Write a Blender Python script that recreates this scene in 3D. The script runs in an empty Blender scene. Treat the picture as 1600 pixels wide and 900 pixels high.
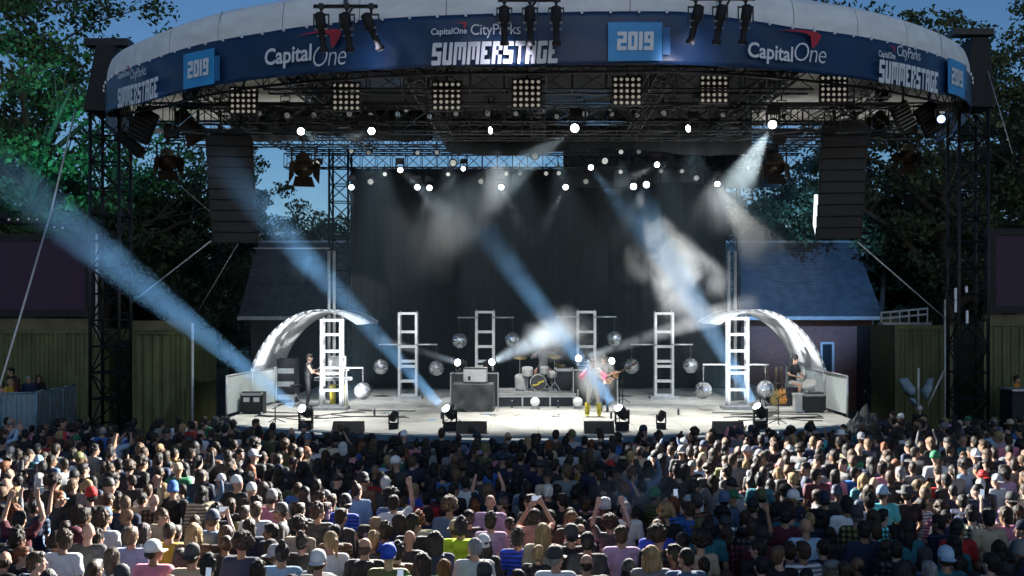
import bpy, bmesh, math, random
import numpy as np
from mathutils import Vector, Matrix, Euler, noise as mnoise

random.seed(7)
rng = np.random.default_rng(7)
S = bpy.context.scene
COL = S.collection
PI = math.pi
R = math.radians

# ------------------------------------------------------------------ camera
FPX, PX0, PY0, EYE = 1600.0, 841.0, 485.0, 4.5
cam = bpy.data.objects.new('camera', bpy.data.cameras.new('camera'))
COL.objects.link(cam)
cam.location = (0, 0, EYE)
cam.rotation_euler = (R(90), 0, 0)
cam.data.sensor_width = 36
cam.data.lens = 36.0
cam.data.shift_x = -41 / 1600
cam.data.shift_y = 35 / 1600
cam.data.clip_start = 0.2
cam.data.clip_end = 3000
S.camera = cam


def P(px, py, D):
    """a point of the place: seen at (px, py) of the photograph, D metres in front of the camera"""
    return Vector(((px - PX0) * D / FPX, D, EYE + (PY0 - py) * D / FPX))


# ------------------------------------------------------------------ sky
W = bpy.data.worlds.new('World')
S.world = W
W.use_nodes = True
wn = W.node_tree
sky = wn.nodes.new('ShaderNodeTexSky')
sky.sky_type = 'NISHITA'
sky.sun_disc = False
sky.sun_elevation = R(13)
sky.sun_rotation = R(170)
sky.altitude = 100
sky.air_density = 1.0
sky.dust_density = 0.3
sky.ozone_density = 5.2
bg = wn.nodes['Background']
wn.links.new(sky.outputs[0], bg.inputs[0])
bg.inputs[1].default_value = 0.08

sun = bpy.data.objects.new('sun', bpy.data.lights.new('sun', 'SUN'))
COL.objects.link(sun)
sun.data.energy = 0.32
sun.data.angle = R(60)
sun.data.color = (0.82, 0.92, 1.0)
sun.rotation_euler = (R(66), 0, R(10))

S.view_settings.view_transform = 'Standard'
S.view_settings.look = 'None'
S.view_settings.exposure = 0.0
S.view_settings.gamma = 1.0
S.render.engine = 'CYCLES'
cy = S.cycles
cy.use_denoising = True
try:
    cy.denoiser = 'OPENIMAGEDENOISE'
    cy.denoising_input_passes = 'RGB_ALBEDO_NORMAL'
except Exception:
    pass
cy.max_bounces = 5
cy.diffuse_bounces = 2
cy.glossy_bounces = 2
cy.transmission_bounces = 3
cy.transparent_max_bounces = 6
cy.volume_bounces = 0
cy.volume_step_rate = 0.6
cy.volume_max_steps = 96
cy.sample_clamp_indirect = 4.0
cy.sample_clamp_direct = 12.0
cy.use_adaptive_sampling = True
cy.adaptive_threshold = 0.02
cy.caustics_reflective = False
cy.caustics_refractive = False


# ------------------------------------------------------------------ helpers
def tag(o, label=None, cat=None, group=None, kind=None):
    if label: o['label'] = label
    if cat: o['category'] = cat
    if group: o['group'] = group
    if kind: o['kind'] = kind
    return o


def thing(name, label, cat, loc=(0, 0, 0), rz=0.0, group=None):
    o = bpy.data.objects.new(name, None)
    o.empty_display_size = 0.2
    COL.objects.link(o)
    o.location = loc
    o.rotation_euler = (0, 0, rz)
    return tag(o, label, cat, group)


def wloc(o):
    v = Vector((0, 0, 0))
    while o is not None:
        v = v + o.location
        o = o.parent
    return v


def link(name, me, parent=None, mat=None, loc=None, rot=None, kind=None):
    o = bpy.data.objects.new(name, me)
    COL.objects.link(o)
    if parent is not None: o.parent = parent
    if mat is not None:
        if not me.materials: me.materials.append(mat)
        elif me.materials[0] != mat:
            o.material_slots[0].link = 'OBJECT'
            o.material_slots[0].material = mat
    if loc is not None: o.location = loc
    if rot is not None:
        if hasattr(rot, 'to_euler'): rot = rot.to_euler()
        o.rotation_euler = rot
    if kind: o['kind'] = kind
    return o


def frame(d):
    d = Vector(d).normalized()
    a = Vector((0, 0, 1)) if abs(d.z) < 0.9 else Vector((1, 0, 0))
    u = d.cross(a).normalized()
    return u, d.cross(u).normalized()


class MB:
    def __init__(self):
        self.v, self.f = [], []

    def box(self, c, s, rot=None):
        n = len(self.v)
        c = Vector(c)
        for z in (-.5, .5):
            for x, y in ((-.5, -.5), (.5, -.5), (.5, .5), (-.5, .5)):
                p = Vector((x * s[0], y * s[1], z * s[2]))
                if rot is not None: p = rot @ p
                self.v.append(tuple(c + p))
        self.f += [(n + 3, n + 2, n + 1, n), (n + 4, n + 5, n + 6, n + 7)]
        for i in range(4):
            k = (i + 1) % 4
            self.f.append((n + i, n + k, n + 4 + k, n + 4 + i))
        return self

    def prism(self, pts, axis, length):
        """polygon pts (3d, planar) extruded by axis*length"""
        n = len(self.v)
        k = len(pts)
        a = Vector(axis) * length
        for p in pts: self.v.append(tuple(p))
        for p in pts: self.v.append(tuple(Vector(p) + a))
        self.f.append(tuple(range(n + k - 1, n - 1, -1)))
        self.f.append(tuple(range(n + k, n + 2 * k)))
        for i in range(k):
            j = (i + 1) % k
            self.f.append((n + i, n + j, n + k + j, n + k + i))
        return self

    def tube(self, a, b, r, r2=None, n=6, cap=True):
        a, b = Vector(a), Vector(b)
        if (b - a).length < 1e-6: return self
        if r2 is None: r2 = r
        u, w = frame(b - a)
        s = len(self.v)
        for p, q in ((a, r), (b, r2)):
            for i in range(n):
                t = 2 * PI * i / n
                self.v.append(tuple(p + u * (q * math.cos(t)) + w * (q * math.sin(t))))
        for i in range(n):
            j = (i + 1) % n
            self.f.append((s + i, s + j, s + n + j, s + n + i))
        if cap:
            self.f.append(tuple(range(s + n - 1, s - 1, -1)))
            self.f.append(tuple(range(s + n, s + 2 * n)))
        return self

    def path(self, pts, r, n=6):
        for i in range(len(pts) - 1): self.tube(pts[i], pts[i + 1], r, n=n)
        return self

    def lathe(self, prof, c=(0, 0, 0), axis=(0, 0, 1), n=16):
        c = Vector(c)
        d = Vector(axis).normalized()
        u, w = frame(d)
        s = len(self.v)
        for r, z in prof:
            for i in range(n):
                t = 2 * PI * i / n
                self.v.append(tuple(c + d * z + u * (r * math.cos(t)) + w * (r * math.sin(t))))
        for k in range(len(prof) - 1):
            for i in range(n):
                j = (i + 1) % n
                self.f.append((s + k * n + i, s + k * n + j, s + (k + 1) * n + j, s + (k + 1) * n + i))
        self.f.append(tuple(range(s + n - 1, s - 1, -1)))
        e = s + (len(prof) - 1) * n
        self.f.append(tuple(range(e, e + n)))
        return self

    def ball(self, c, r, n=10, m=7):
        rr = r if hasattr(r, '__len__') else (r, r, r)
        s = len(self.v)
        c = Vector(c)
        for k in range(1, m):
            a = PI * k / m
            for i in range(n):
                t = 2 * PI * i / n
                self.v.append((c.x + rr[0] * math.sin(a) * math.cos(t), c.y + rr[1] * math.sin(a) * math.sin(t), c.z + rr[2] * math.cos(a)))
        for k in range(m - 2):
            for i in range(n):
                j = (i + 1) % n
                self.f.append((s + k * n + i, s + (k + 1) * n + i, s + (k + 1) * n + j, s + k * n + j))
        t = len(self.v)
        self.v += [(c.x, c.y, c.z + rr[2]), (c.x, c.y, c.z - rr[2])]
        e = s + (m - 2) * n
        for i in range(n):
            j = (i + 1) % n
            self.f.append((t, s + i, s + j))
            self.f.append((t + 1, e + j, e + i))
        return self

    def grid(self, fn, nu, nv):
        s = len(self.v)
        for i in range(nu + 1):
            for j in range(nv + 1):
                self.v.append(tuple(fn(i / nu, j / nv)))
        for i in range(nu):
            for j in range(nv):
                a = s + i * (nv + 1) + j
                self.f.append((a, a + nv + 1, a + nv + 2, a + 1))
        return self

    def mesh(self, name, mat=None, smooth=False, off=None):
        v = self.v
        if off is not None:
            v = [(x - off[0], y - off[1], z - off[2]) for x, y, z in v]
        me = bpy.data.meshes.new(name)
        me.from_pydata(v, [], self.f)
        if mat is not None: me.materials.append(mat)
        if smooth: me.polygons.foreach_set('use_smooth', [True] * len(me.polygons))
        me.update()
        return me

    def build(self, name, mat, parent=None, smooth=False, world=True, kind=None):
        """world: coordinates are of the place; else local to the parent"""
        off = wloc(parent) if (world and parent is not None) else None
        return link(name, self.mesh(name, mat, smooth, off), parent, kind=kind)


def solidify(o, t, offset=0):
    m = o.modifiers.new('thick', 'SOLIDIFY')
    m.thickness = t
    m.offset = offset
    return o


def copy_tree(o, parent=None):
    c = o.copy()
    COL.objects.link(c)
    if parent is not None: c.parent = parent
    for ch in o.children: copy_tree(ch, c)
    return c


# ------------------------------------------------------------------ materials
def mat(name, col, rough=0.6, metal=0.0, var=0.15, scale=6.0, bump=0.0, bscale=30.0, emit=None, estr=0.0, spec=0.5, coord='Object', stretch=None):
    m = bpy.data.materials.new(name)
    m.use_nodes = True
    nt = m.node_tree
    b = nt.nodes['Principled BSDF']
    b.inputs['Roughness'].default_value = rough
    b.inputs['Metallic'].default_value = metal
    b.inputs['Specular IOR Level'].default_value = spec
    c = (*col, 1)
    tc = nt.nodes.new('ShaderNodeTexCoord')
    vec = tc.outputs[coord]
    if stretch:
        mp = nt.nodes.new('ShaderNodeMapping')
        mp.inputs['Scale'].default_value = stretch
        nt.links.new(vec, mp.inputs[0])
        vec = mp.outputs[0]
    if var > 0:
        nz = nt.nodes.new('ShaderNodeTexNoise')
        nz.inputs['Scale'].default_value = scale
        nz.inputs['Detail'].default_value = 5
        nt.links.new(vec, nz.inputs['Vector'])
        rp = nt.nodes.new('ShaderNodeValToRGB')
        rp.color_ramp.elements[0].position = 0.3
        rp.color_ramp.elements[1].position = 0.7
        rp.color_ramp.elements[0].color = tuple(x * (1 - var) for x in col) + (1,)
        rp.color_ramp.elements[1].color = tuple(min(1, x * (1 + var)) for x in col) + (1,)
        nt.links.new(nz.outputs['Fac'], rp.inputs[0])
        nt.links.new(rp.outputs[0], b.inputs['Base Color'])
    else:
        b.inputs['Base Color'].default_value = c
    if bump > 0:
        n2 = nt.nodes.new('ShaderNodeTexNoise')
        n2.inputs['Scale'].default_value = bscale
        n2.inputs['Detail'].default_value = 4
        nt.links.new(vec, n2.inputs['Vector'])
        bp = nt.nodes.new('ShaderNodeBump')
        bp.inputs['Strength'].default_value = bump
        bp.inputs['Distance'].default_value = 0.03
        nt.links.new(n2.outputs['Fac'], bp.inputs['Height'])
        nt.links.new(bp.outputs[0], b.inputs['Normal'])
    if emit:
        b.inputs['Emission Color'].default_value = (*emit, 1)
        b.inputs['Emission Strength'].default_value = estr
    return m


def objcol(name, rough=0.7, bump=0.0, bscale=40.0, var=0.2, scale=8.0, stretch=None, spec=0.4, attr=None, sss=0.0):
    """base colour from the object's own colour (or a colour attribute), with fine variation"""
    m = bpy.data.materials.new(name)
    m.use_nodes = True
    nt = m.node_tree
    b = nt.nodes['Principled BSDF']
    b.inputs['Roughness'].default_value = rough
    b.inputs['Specular IOR Level'].default_value = spec
    if attr:
        oi = nt.nodes.new('ShaderNodeAttribute')
        oi.attribute_name = attr
        src = oi.outputs['Color']
    else:
        oi = nt.nodes.new('ShaderNodeObjectInfo')
        src = oi.outputs['Color']
    tc = nt.nodes.new('ShaderNodeTexCoord')
    mp = nt.nodes.new('ShaderNodeMapping')
    mp.inputs['Scale'].default_value = stretch or (1, 1, 1)
    nt.links.new(tc.outputs['Object'], mp.inputs[0])
    nz = nt.nodes.new('ShaderNodeTexNoise')
    nz.inputs['Scale'].default_value = scale
    nz.inputs['Detail'].default_value = 4
    nt.links.new(mp.outputs[0], nz.inputs['Vector'])
    mr = nt.nodes.new('ShaderNodeMapRange')
    mr.inputs[1].default_value = 0.3
    mr.inputs[2].default_value = 0.7
    mr.inputs[3].default_value = 1 - var
    mr.inputs[4].default_value = 1 + var
    nt.links.new(nz.outputs['Fac'], mr.inputs[0])
    mx = nt.nodes.new('ShaderNodeVectorMath')
    mx.operation = 'SCALE'
    nt.links.new(src, mx.inputs[0])
    nt.links.new(mr.outputs[0], mx.inputs['Scale'])
    nt.links.new(mx.outputs[0], b.inputs['Base Color'])
    if bump > 0:
        n2 = nt.nodes.new('ShaderNodeTexNoise')
        n2.inputs['Scale'].default_value = bscale
        n2.inputs['Detail'].default_value = 3
        nt.links.new(mp.outputs[0], n2.inputs['Vector'])
        bp = nt.nodes.new('ShaderNodeBump')
        bp.inputs['Strength'].default_value = bump
        bp.inputs['Distance'].default_value = 0.02
        nt.links.new(n2.outputs['Fac'], bp.inputs['Height'])
        nt.links.new(bp.outputs[0], b.inputs['Normal'])
    return m


M = {}
M['black_metal'] = mat('black_metal', (0.012, 0.012, 0.014), 0.45, 0.3, 0.4)
M['rig_metal'] = mat('rig_metal', (0.05, 0.052, 0.055), 0.4, 0.5, 0.4)
M['black_box'] = mat('black_box', (0.009, 0.009, 0.011), 0.75, 0, 0.4, 3)
M['grille'] = mat('grille', (0.012, 0.012, 0.015), 0.5, 0.4, 0.4, 40)
M['alu'] = mat('alu', (0.62, 0.63, 0.64), 0.35, 0.75, 0.15, 5)
M['steel'] = mat('steel', (0.36, 0.38, 0.40), 0.45, 0.6, 0.2, 5)
M['white_pole'] = mat('white_pole', (0.6, 0.6, 0.6), 0.5, 0.2, 0.15)
M['canvas'] = mat('canvas', (0.86, 0.87, 0.88), 0.75, 0, 0.10, 1.3, 0.35, 2.0, stretch=(1, 1, 2.5))
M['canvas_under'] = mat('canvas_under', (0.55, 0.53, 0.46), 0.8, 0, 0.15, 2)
M['liner_black'] = mat('liner_black', (0.01, 0.01, 0.011), 0.85, 0, 0.3)
M['navy'] = mat('navy', (0.008, 0.036, 0.105), 0.42, 0, 0.22, 0.8, 0.9, 1.6, stretch=(1, 1, 0.5))
M['print_white'] = mat('print_white', (0.78, 0.80, 0.84), 0.5, 0, 0.06)
M['print_blue'] = mat('print_blue', (0.035, 0.30, 0.66), 0.45, 0, 0.12, 2)
M['print_blue_dark'] = mat('print_blue_dark', (0.02, 0.14, 0.36), 0.45, 0, 0.12, 2)
M['print_red'] = mat('print_red', (0.45, 0.02, 0.04), 0.5, 0, 0.1)
M['drape'] = mat('drape', (0.004, 0.0055, 0.007), 0.9, 0, 0.25, 2.0, 0.2, 6, stretch=(3, 1, 0.3))
M['deck'] = mat('deck', (0.42, 0.42, 0.39), 0.45, 0, 0.34, 1.6, 0.1, 8)
M['deck_edge'] = mat('deck_edge', (0.10, 0.17, 0.24), 0.5, 0, 0.2)
M['skirt'] = mat('skirt', (0.013, 0.015, 0.02), 0.8, 0, 0.3)
M['container'] = mat('container', (0.085, 0.092, 0.030), 0.6, 0, 0.35, 2.5, stretch=(1, 1, 0.3))
M['container_band'] = mat('container_band', (0.11, 0.09, 0.045), 0.7, 0, 0.3, 2)
M['screen'] = mat('screen', (0.008, 0.006, 0.012), 0.7, 0, 0.2, emit=(0.035, 0.012, 0.055), estr=0.16)
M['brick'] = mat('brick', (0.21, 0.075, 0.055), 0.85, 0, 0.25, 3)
M['brick_shaded'] = mat('brick_shaded', (0.03, 0.028, 0.028), 0.85, 0, 0.3, 3)  # shaded copy of the brick: shade put into the colour
M['shingle'] = mat('shingle', (0.05, 0.055, 0.065), 0.85, 0, 0.3, 3)
M['trim'] = mat('trim', (0.5, 0.52, 0.55), 0.6, 0, 0.1)
M['glass'] = mat('glass', (0.02, 0.03, 0.04), 0.1, 0, 0.1)
M['barrier'] = mat('barrier', (0.16, 0.26, 0.32), 0.5, 0.2, 0.25, 3)
M['mesh_panel'] = mat('mesh_panel', (0.44, 0.50, 0.50), 0.65, 0, 0.15, 12)
M['vinyl'] = mat('vinyl', (0.86, 0.86, 0.86), 0.65, 0, 0.06, 2, 0.25, 4)
M['bark'] = mat('bark', (0.055, 0.042, 0.03), 0.9, 0, 0.4, 4, 0.6, 10, stretch=(3, 3, 0.5))
M['asphalt'] = mat('asphalt', (0.05, 0.05, 0.05), 0.9, 0, 0.3, 0.8, 0.3, 60)
M['grass'] = mat('grass', (0.035, 0.06, 0.02), 0.95, 0, 0.35, 0.4)
M['cloth_grey'] = mat('cloth_grey', (0.045, 0.048, 0.05), 0.9, 0, 0.3, 3, 0.4, 5)
M['white_gear'] = mat('white_gear', (0.72, 0.70, 0.66), 0.5, 0, 0.1)
M['drum_shell'] = mat('drum_shell', (0.62, 0.60, 0.58), 0.3, 0.3, 0.1)
M['drum_head'] = mat('drum_head', (0.03, 0.028, 0.03), 0.5, 0, 0.2)
M['yellow'] = mat('yellow', (0.62, 0.50, 0.05), 0.5, 0, 0.15)
M['brass'] = mat('brass', (0.55, 0.40, 0.15), 0.3, 0.8, 0.15)
M['orange_wood'] = mat('orange_wood', (0.48, 0.20, 0.04), 0.35, 0, 0.2)
M['phone'] = mat('phone', (0.02, 0.02, 0.022), 0.3, 0, 0.1)
M['phone_screen'] = mat('phone_screen', (0.1, 0.1, 0.12), 0.2, 0, 0, emit=(0.6, 0.75, 1.0), estr=0.55)
M['lens_on'] = mat('lens_on', (0.8, 0.8, 0.8), 0.3, 0, 0, emit=(0.92, 0.97, 1.0), estr=14.0)
M['lens_mid'] = mat('lens_mid', (0.7, 0.7, 0.66), 0.3, 0, 0, emit=(0.85, 0.88, 0.82), estr=0.42)
M['lens_dim'] = mat('lens_dim', (0.42, 0.42, 0.40), 0.25, 0, 0.1, emit=(0.7, 0.72, 0.68), estr=0.10)  # weak emission put in for light caught by the glass
M['bulb'] = mat('bulb', (0.6, 0.57, 0.5), 0.3, 0, 0, emit=(1.0, 0.93, 0.80), estr=0.22)
M['lens_warm'] = mat('lens_warm', (0.5, 0.35, 0.2), 0.4, 0, 0.3, emit=(1.0, 0.55, 0.22), estr=0.45)
M['lens_blue'] = mat('lens_blue', (0.3, 0.4, 0.8), 0.3, 0, 0, emit=(0.35, 0.5, 1.0), estr=5.0)
M['strip_on'] = mat('strip_on', (0.8, 0.8, 0.8), 0.4, 0, 0, emit=(0.9, 0.96, 1.0), estr=1.6)
M['barn'] = mat('barn', (0.045, 0.03, 0.02), 0.5, 0.5, 0.3)
M['fabric_wing'] = mat('fabric_wing', (0.22, 0.30, 0.36), 0.8, 0, 0.3, 3)
M['case_trim'] = mat('case_trim', (0.5, 0.5, 0.5), 0.4, 0.8, 0.1)
M['skin'] = objcol('skin', 0.55, 0.05, 60, 0.12, 9)
M['shirt'] = objcol('shirt', 0.85, 0.35, 14, 0.18, 5)
M['hair'] = objcol('hair', 0.55, 0.9, 60, 0.5, 30, stretch=(1, 1, 0.2), spec=0.35)
M['shirt_striped'] = objcol('shirt_striped', 0.85, 0.35, 14, 0.18, 5)
M['shirt_checked'] = objcol('shirt_checked', 0.85, 0.35, 14, 0.18, 5)
for k_, axes in (('shirt_striped', 'Z'), ('shirt_checked', 'XZ')):       # woven stripes and checks
    nt_ = M[k_].node_tree
    b_ = nt_.nodes['Principled BSDF']
    src_ = b_.inputs['Base Color'].links[0].from_socket
    for ax in axes:
        tc_ = nt_.nodes.new('ShaderNodeTexCoord')
        wv = nt_.nodes.new('ShaderNodeTexWave')
        wv.bands_direction = ax
        wv.inputs['Scale'].default_value = 5.5 if k_ == 'shirt_striped' else 4.0
        wv.inputs['Distortion'].default_value = 0.6
        nt_.links.new(tc_.outputs['Object'], wv.inputs['Vector'])
        mp_ = nt_.nodes.new('ShaderNodeMapRange')
        mp_.inputs[1].default_value, mp_.inputs[2].default_value, mp_.inputs[3].default_value, mp_.inputs[4].default_value = 0.45, 0.55, 0.35, 1.5
        nt_.links.new(wv.outputs['Fac'], mp_.inputs[0])
        sc_ = nt_.nodes.new('ShaderNodeVectorMath')
        sc_.operation = 'SCALE'
        nt_.links.new(src_, sc_.inputs[0])
        nt_.links.new(mp_.outputs[0], sc_.inputs['Scale'])
        src_ = sc_.outputs[0]
    nt_.links.new(src_, b_.inputs['Base Color'])
M['cap'] = objcol('cap', 0.75, 0.1, 60, 0.12, 8)
M['crowd'] = objcol('crowd', 0.65, 0.15, 20, 0.15, 6, attr='tint')
M['denim'] = mat('denim', (0.03, 0.04, 0.07), 0.9, 0, 0.3, 4)
M['eye'] = mat('eye', (0.02, 0.015, 0.012), 0.3, 0, 0)
M['lip'] = mat('lip', (0.30, 0.10, 0.08), 0.5, 0, 0)


def mirror_material():
    """little mirror tiles: each with its own tilt and brightness"""
    m = bpy.data.materials.new('mirror_tile')
    m.use_nodes = True
    nt = m.node_tree
    b = nt.nodes['Principled BSDF']
    b.inputs['Metallic'].default_value = 0.95
    b.inputs['Roughness'].default_value = 0.14
    g = nt.nodes.new('ShaderNodeNewGeometry')
    rp = nt.nodes.new('ShaderNodeValToRGB')
    rp.color_ramp.elements[0].color = (0.55, 0.58, 0.62, 1)
    rp.color_ramp.elements[1].color = (0.95, 0.95, 0.95, 1)
    nt.links.new(g.outputs['Random Per Island'], rp.inputs[0])
    nt.links.new(rp.outputs[0], b.inputs['Base Color'])
    return m


M['mirror'] = mirror_material()


def leaf_material(name, dark, light):
    m = bpy.data.materials.new(name)
    m.use_nodes = True
    nt = m.node_tree
    b = nt.nodes['Principled BSDF']
    b.inputs['Roughness'].default_value = 0.55
    g = nt.nodes.new('ShaderNodeNewGeometry')
    rp = nt.nodes.new('ShaderNodeValToRGB')
    rp.color_ramp.elements[0].color = (*dark, 1)
    rp.color_ramp.elements[1].color = (*light, 1)
    nt.links.new(g.outputs['Random Per Island'], rp.inputs[0])
    nt.links.new(rp.outputs[0], b.inputs['Base Color'])
    tr = nt.nodes.new('ShaderNodeBsdfTranslucent')
    nt.links.new(rp.outputs[0], tr.inputs[0])
    mx = nt.nodes.new('ShaderNodeMixShader')
    mx.inputs[0].default_value = 0.25
    nt.links.new(b.outputs[0], mx.inputs[1])
    nt.links.new(tr.outputs[0], mx.inputs[2])
    nt.links.new(mx.outputs[0], nt.nodes['Material Output'].inputs[0])
    return m


M['leaf'] = leaf_material('leaf', (0.024, 0.046, 0.020), (0.095, 0.13, 0.05))
M['leaf_dark'] = leaf_material('leaf_dark', (0.022, 0.044, 0.022), (0.07, 0.11, 0.05))


def brick_material():
    m = M['brick']
    nt = m.node_tree
    b = nt.nodes['Principled BSDF']
    tc = nt.nodes.new('ShaderNodeTexCoord')
    mp = nt.nodes.new('ShaderNodeMapping')
    mp.inputs['Rotation'].default_value = (R(90), 0, 0)
    br = nt.nodes.new('ShaderNodeTexBrick')
    br.inputs['Scale'].default_value = 4.2
    br.inputs['Color1'].default_value = (0.24, 0.085, 0.06, 1)
    br.inputs['Color2'].default_value = (0.16, 0.055, 0.045, 1)
    br.inputs['Mortar'].default_value = (0.16, 0.13, 0.12, 1)
    nt.links.new(tc.outputs['Object'], mp.inputs[0])
    nt.links.new(mp.outputs[0], br.inputs['Vector'])
    nt.links.new(br.outputs[0], b.inputs['Base Color'])


brick_material()


# ------------------------------------------------------------------ lamps that shine
def spot(name, a, b, half_angle, watts, col=(1, 1, 1), blend=0.3, size=0.06):
    l = bpy.data.lights.new(name, 'SPOT')
    l.energy = watts
    l.color = col
    l.spot_size = 2 * half_angle
    l.spot_blend = blend
    l.shadow_soft_size = size
    o = bpy.data.objects.new(name, l)
    COL.objects.link(o)
    a, b = Vector(a), Vector(b)
    o.location = a
    o.rotation_euler = (b - a).to_track_quat('-Z', 'Y').to_euler()
    return o


def smoke_material(name, k, length, z0=0.0, z1=0.9, nscale=1.2, lo=0.35, hi=0.65, flat=0.15, aniso=0.0, sphere=False, r0=0.0, r1=0.0):
    """wispy smoke cut to the beam along local +Z; density shaped to set its brightness"""
    m = bpy.data.materials.new(name)
    m.use_nodes = True
    nt = m.node_tree
    nt.nodes.remove(nt.nodes['Principled BSDF'])
    pv = nt.nodes.new('ShaderNodeVolumePrincipled')
    pv.inputs['Color'].default_value = (0.92, 0.94, 0.96, 1)
    pv.inputs['Anisotropy'].default_value = aniso
    nt.links.new(pv.outputs[0], nt.nodes['Material Output'].inputs['Volume'])
    tc = nt.nodes.new('ShaderNodeTexCoord')
    nz = nt.nodes.new('ShaderNodeTexNoise')
    nz.inputs['Scale'].default_value = nscale
    nz.inputs['Detail'].default_value = 3
    nz.inputs['Roughness'].default_value = 0.5
    nz.inputs['Distortion'].default_value = 0.6
    nt.links.new(tc.outputs['Object'], nz.inputs['Vector'])
    mr = nt.nodes.new('ShaderNodeMapRange')
    mr.inputs[1].default_value = lo
    mr.inputs[2].default_value = hi
    mr.inputs[3].default_value = flat
    mr.inputs[4].default_value = 1.0
    nt.links.new(nz.outputs['Fac'], mr.inputs[0])
    sx = nt.nodes.new('ShaderNodeSeparateXYZ')
    nt.links.new(tc.outputs['Object'], sx.inputs[0])
    f = nt.nodes.new('ShaderNodeValToRGB')          # along the beam
    dv = nt.nodes.new('ShaderNodeMath')
    dv.operation = 'DIVIDE'
    dv.inputs[1].default_value = length
    nt.links.new(sx.outputs['Z'], dv.inputs[0])
    nt.links.new(dv.outputs[0], f.inputs[0])
    e = f.color_ramp.elements
    e[0].position = max(0.0, z0 - 0.02)
    e[0].color = (3.5, 3.5, 3.5, 1) if z0 <= 0 else (0, 0, 0, 1)  # thickened at the lamp end to brighten the beam there
    e[1].position = 1.0
    e[1].color = (0, 0, 0, 1)
    x = f.color_ramp.elements.new(min(0.97, max(z0 + 0.25, 0.3)))
    x.color = (0.85, 0.85, 0.85, 1)
    x = f.color_ramp.elements.new(min(0.985, z1))
    x.color = (1, 1, 1, 1)
    m1 = nt.nodes.new('ShaderNodeMath')
    m1.operation = 'MULTIPLY'
    nt.links.new(mr.outputs[0], m1.inputs[0])
    if sphere:                                       # a round cloud instead: thin at its rim
        ln = nt.nodes.new('ShaderNodeVectorMath')
        ln.operation = 'LENGTH'
        nt.links.new(tc.outputs['Object'], ln.inputs[0])
        ms = nt.nodes.new('ShaderNodeMapRange')
        ms.inputs[1].default_value, ms.inputs[2].default_value, ms.inputs[3].default_value, ms.inputs[4].default_value = 0.25, 1.0, 1.0, 0.0
        nt.links.new(ln.outputs['Value'], ms.inputs[0])
        nt.links.new(ms.outputs[0], m1.inputs[1])
    else:
        xy = nt.nodes.new('ShaderNodeCombineXYZ')    # smoke thins out towards the cone's rim
        nt.links.new(sx.outputs['X'], xy.inputs['X'])
        nt.links.new(sx.outputs['Y'], xy.inputs['Y'])
        ln = nt.nodes.new('ShaderNodeVectorMath')
        ln.operation = 'LENGTH'
        nt.links.new(xy.outputs[0], ln.inputs[0])
        wd = nt.nodes.new('ShaderNodeMath')
        wd.operation = 'MULTIPLY_ADD'
        nt.links.new(dv.outputs[0], wd.inputs[0])
        wd.inputs[1].default_value = r1 - r0
        wd.inputs[2].default_value = r0
        rt = nt.nodes.new('ShaderNodeMath')
        rt.operation = 'DIVIDE'
        nt.links.new(ln.outputs['Value'], rt.inputs[0])
        nt.links.new(wd.outputs[0], rt.inputs[1])
        rf = nt.nodes.new('ShaderNodeMapRange')
        rf.interpolation_type = 'SMOOTHSTEP'
        rf.inputs[1].default_value, rf.inputs[2].default_value, rf.inputs[3].default_value, rf.inputs[4].default_value = 0.15, 1.0, 1.0, 0.0
        nt.links.new(rt.outputs[0], rf.inputs[0])
        rm = nt.nodes.new('ShaderNodeMath')
        rm.operation = 'MULTIPLY'
        nt.links.new(rf.outputs[0], rm.inputs[0])
        nt.links.new(f.outputs[0], rm.inputs[1])
        nt.links.new(rm.outputs[0], m1.inputs[1])
    m2 = nt.nodes.new('ShaderNodeMath')
    m2.operation = 'MULTIPLY'
    nt.links.new(m1.outputs[0], m2.inputs[0])
    m2.inputs[1].default_value = k
    nt.links.new(m2.outputs[0], pv.inputs['Density'])
    return m


# ================================================================== SETTING: ground
g = MB()
g.grid(lambda u, v: (-150 + 300 * u, -60 + 260 * v, -0.03), 4, 4)
tag(g.build('ground', M['grass']), kind='structure')
g = MB()
g.grid(lambda u, v: (-26 + 52 * u, -6 + 60 * v, 0.0), 4, 4)
tag(g.build('plaza_pavement', M['asphalt']), kind='structure')

# ================================================================== canopy
CC, CR = 37.56, 14.56


def theta_of(px):
    s = (px - PX0) / FPX
    q = CC * CC - (1 + s * s) * (CC * CC - CR * CR)
    D = (CC - math.sqrt(max(q, 0))) / (1 + s * s)
    return math.atan2(s * D, CC - D), D


TPX = [168, 230, 304, 421, 540, 700, 841, 950, 1060, 1237, 1335, 1447, 1514]
TTOP = [131, 98, 73, 51, 35, 25, 21, 19, 19, 44, 57, 82, 118]
TBOT = [179, 162, 141, 123, 113, 105, 104, 102, 102, 113, 124, 144, 166]
_th, _zt, _zb = [], [], []
for px, t, b in zip(TPX, TTOP, TBOT):
    th, D = theta_of(min(max(px, 170), 1512))
    _th.append(th)
    _zt.append(EYE + (PY0 - t) * D / FPX)
    _zb.append(EYE + (PY0 - b) * D / FPX)
ztop = lambda th: float(np.interp(th, _th, _zt))
zbot = lambda th: float(np.interp(th, _th, _zb))


def ring(th, z, dr=0.0):
    return Vector(((CR + dr) * math.sin(th), CC - (CR + dr) * math.cos(th), z))


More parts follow.
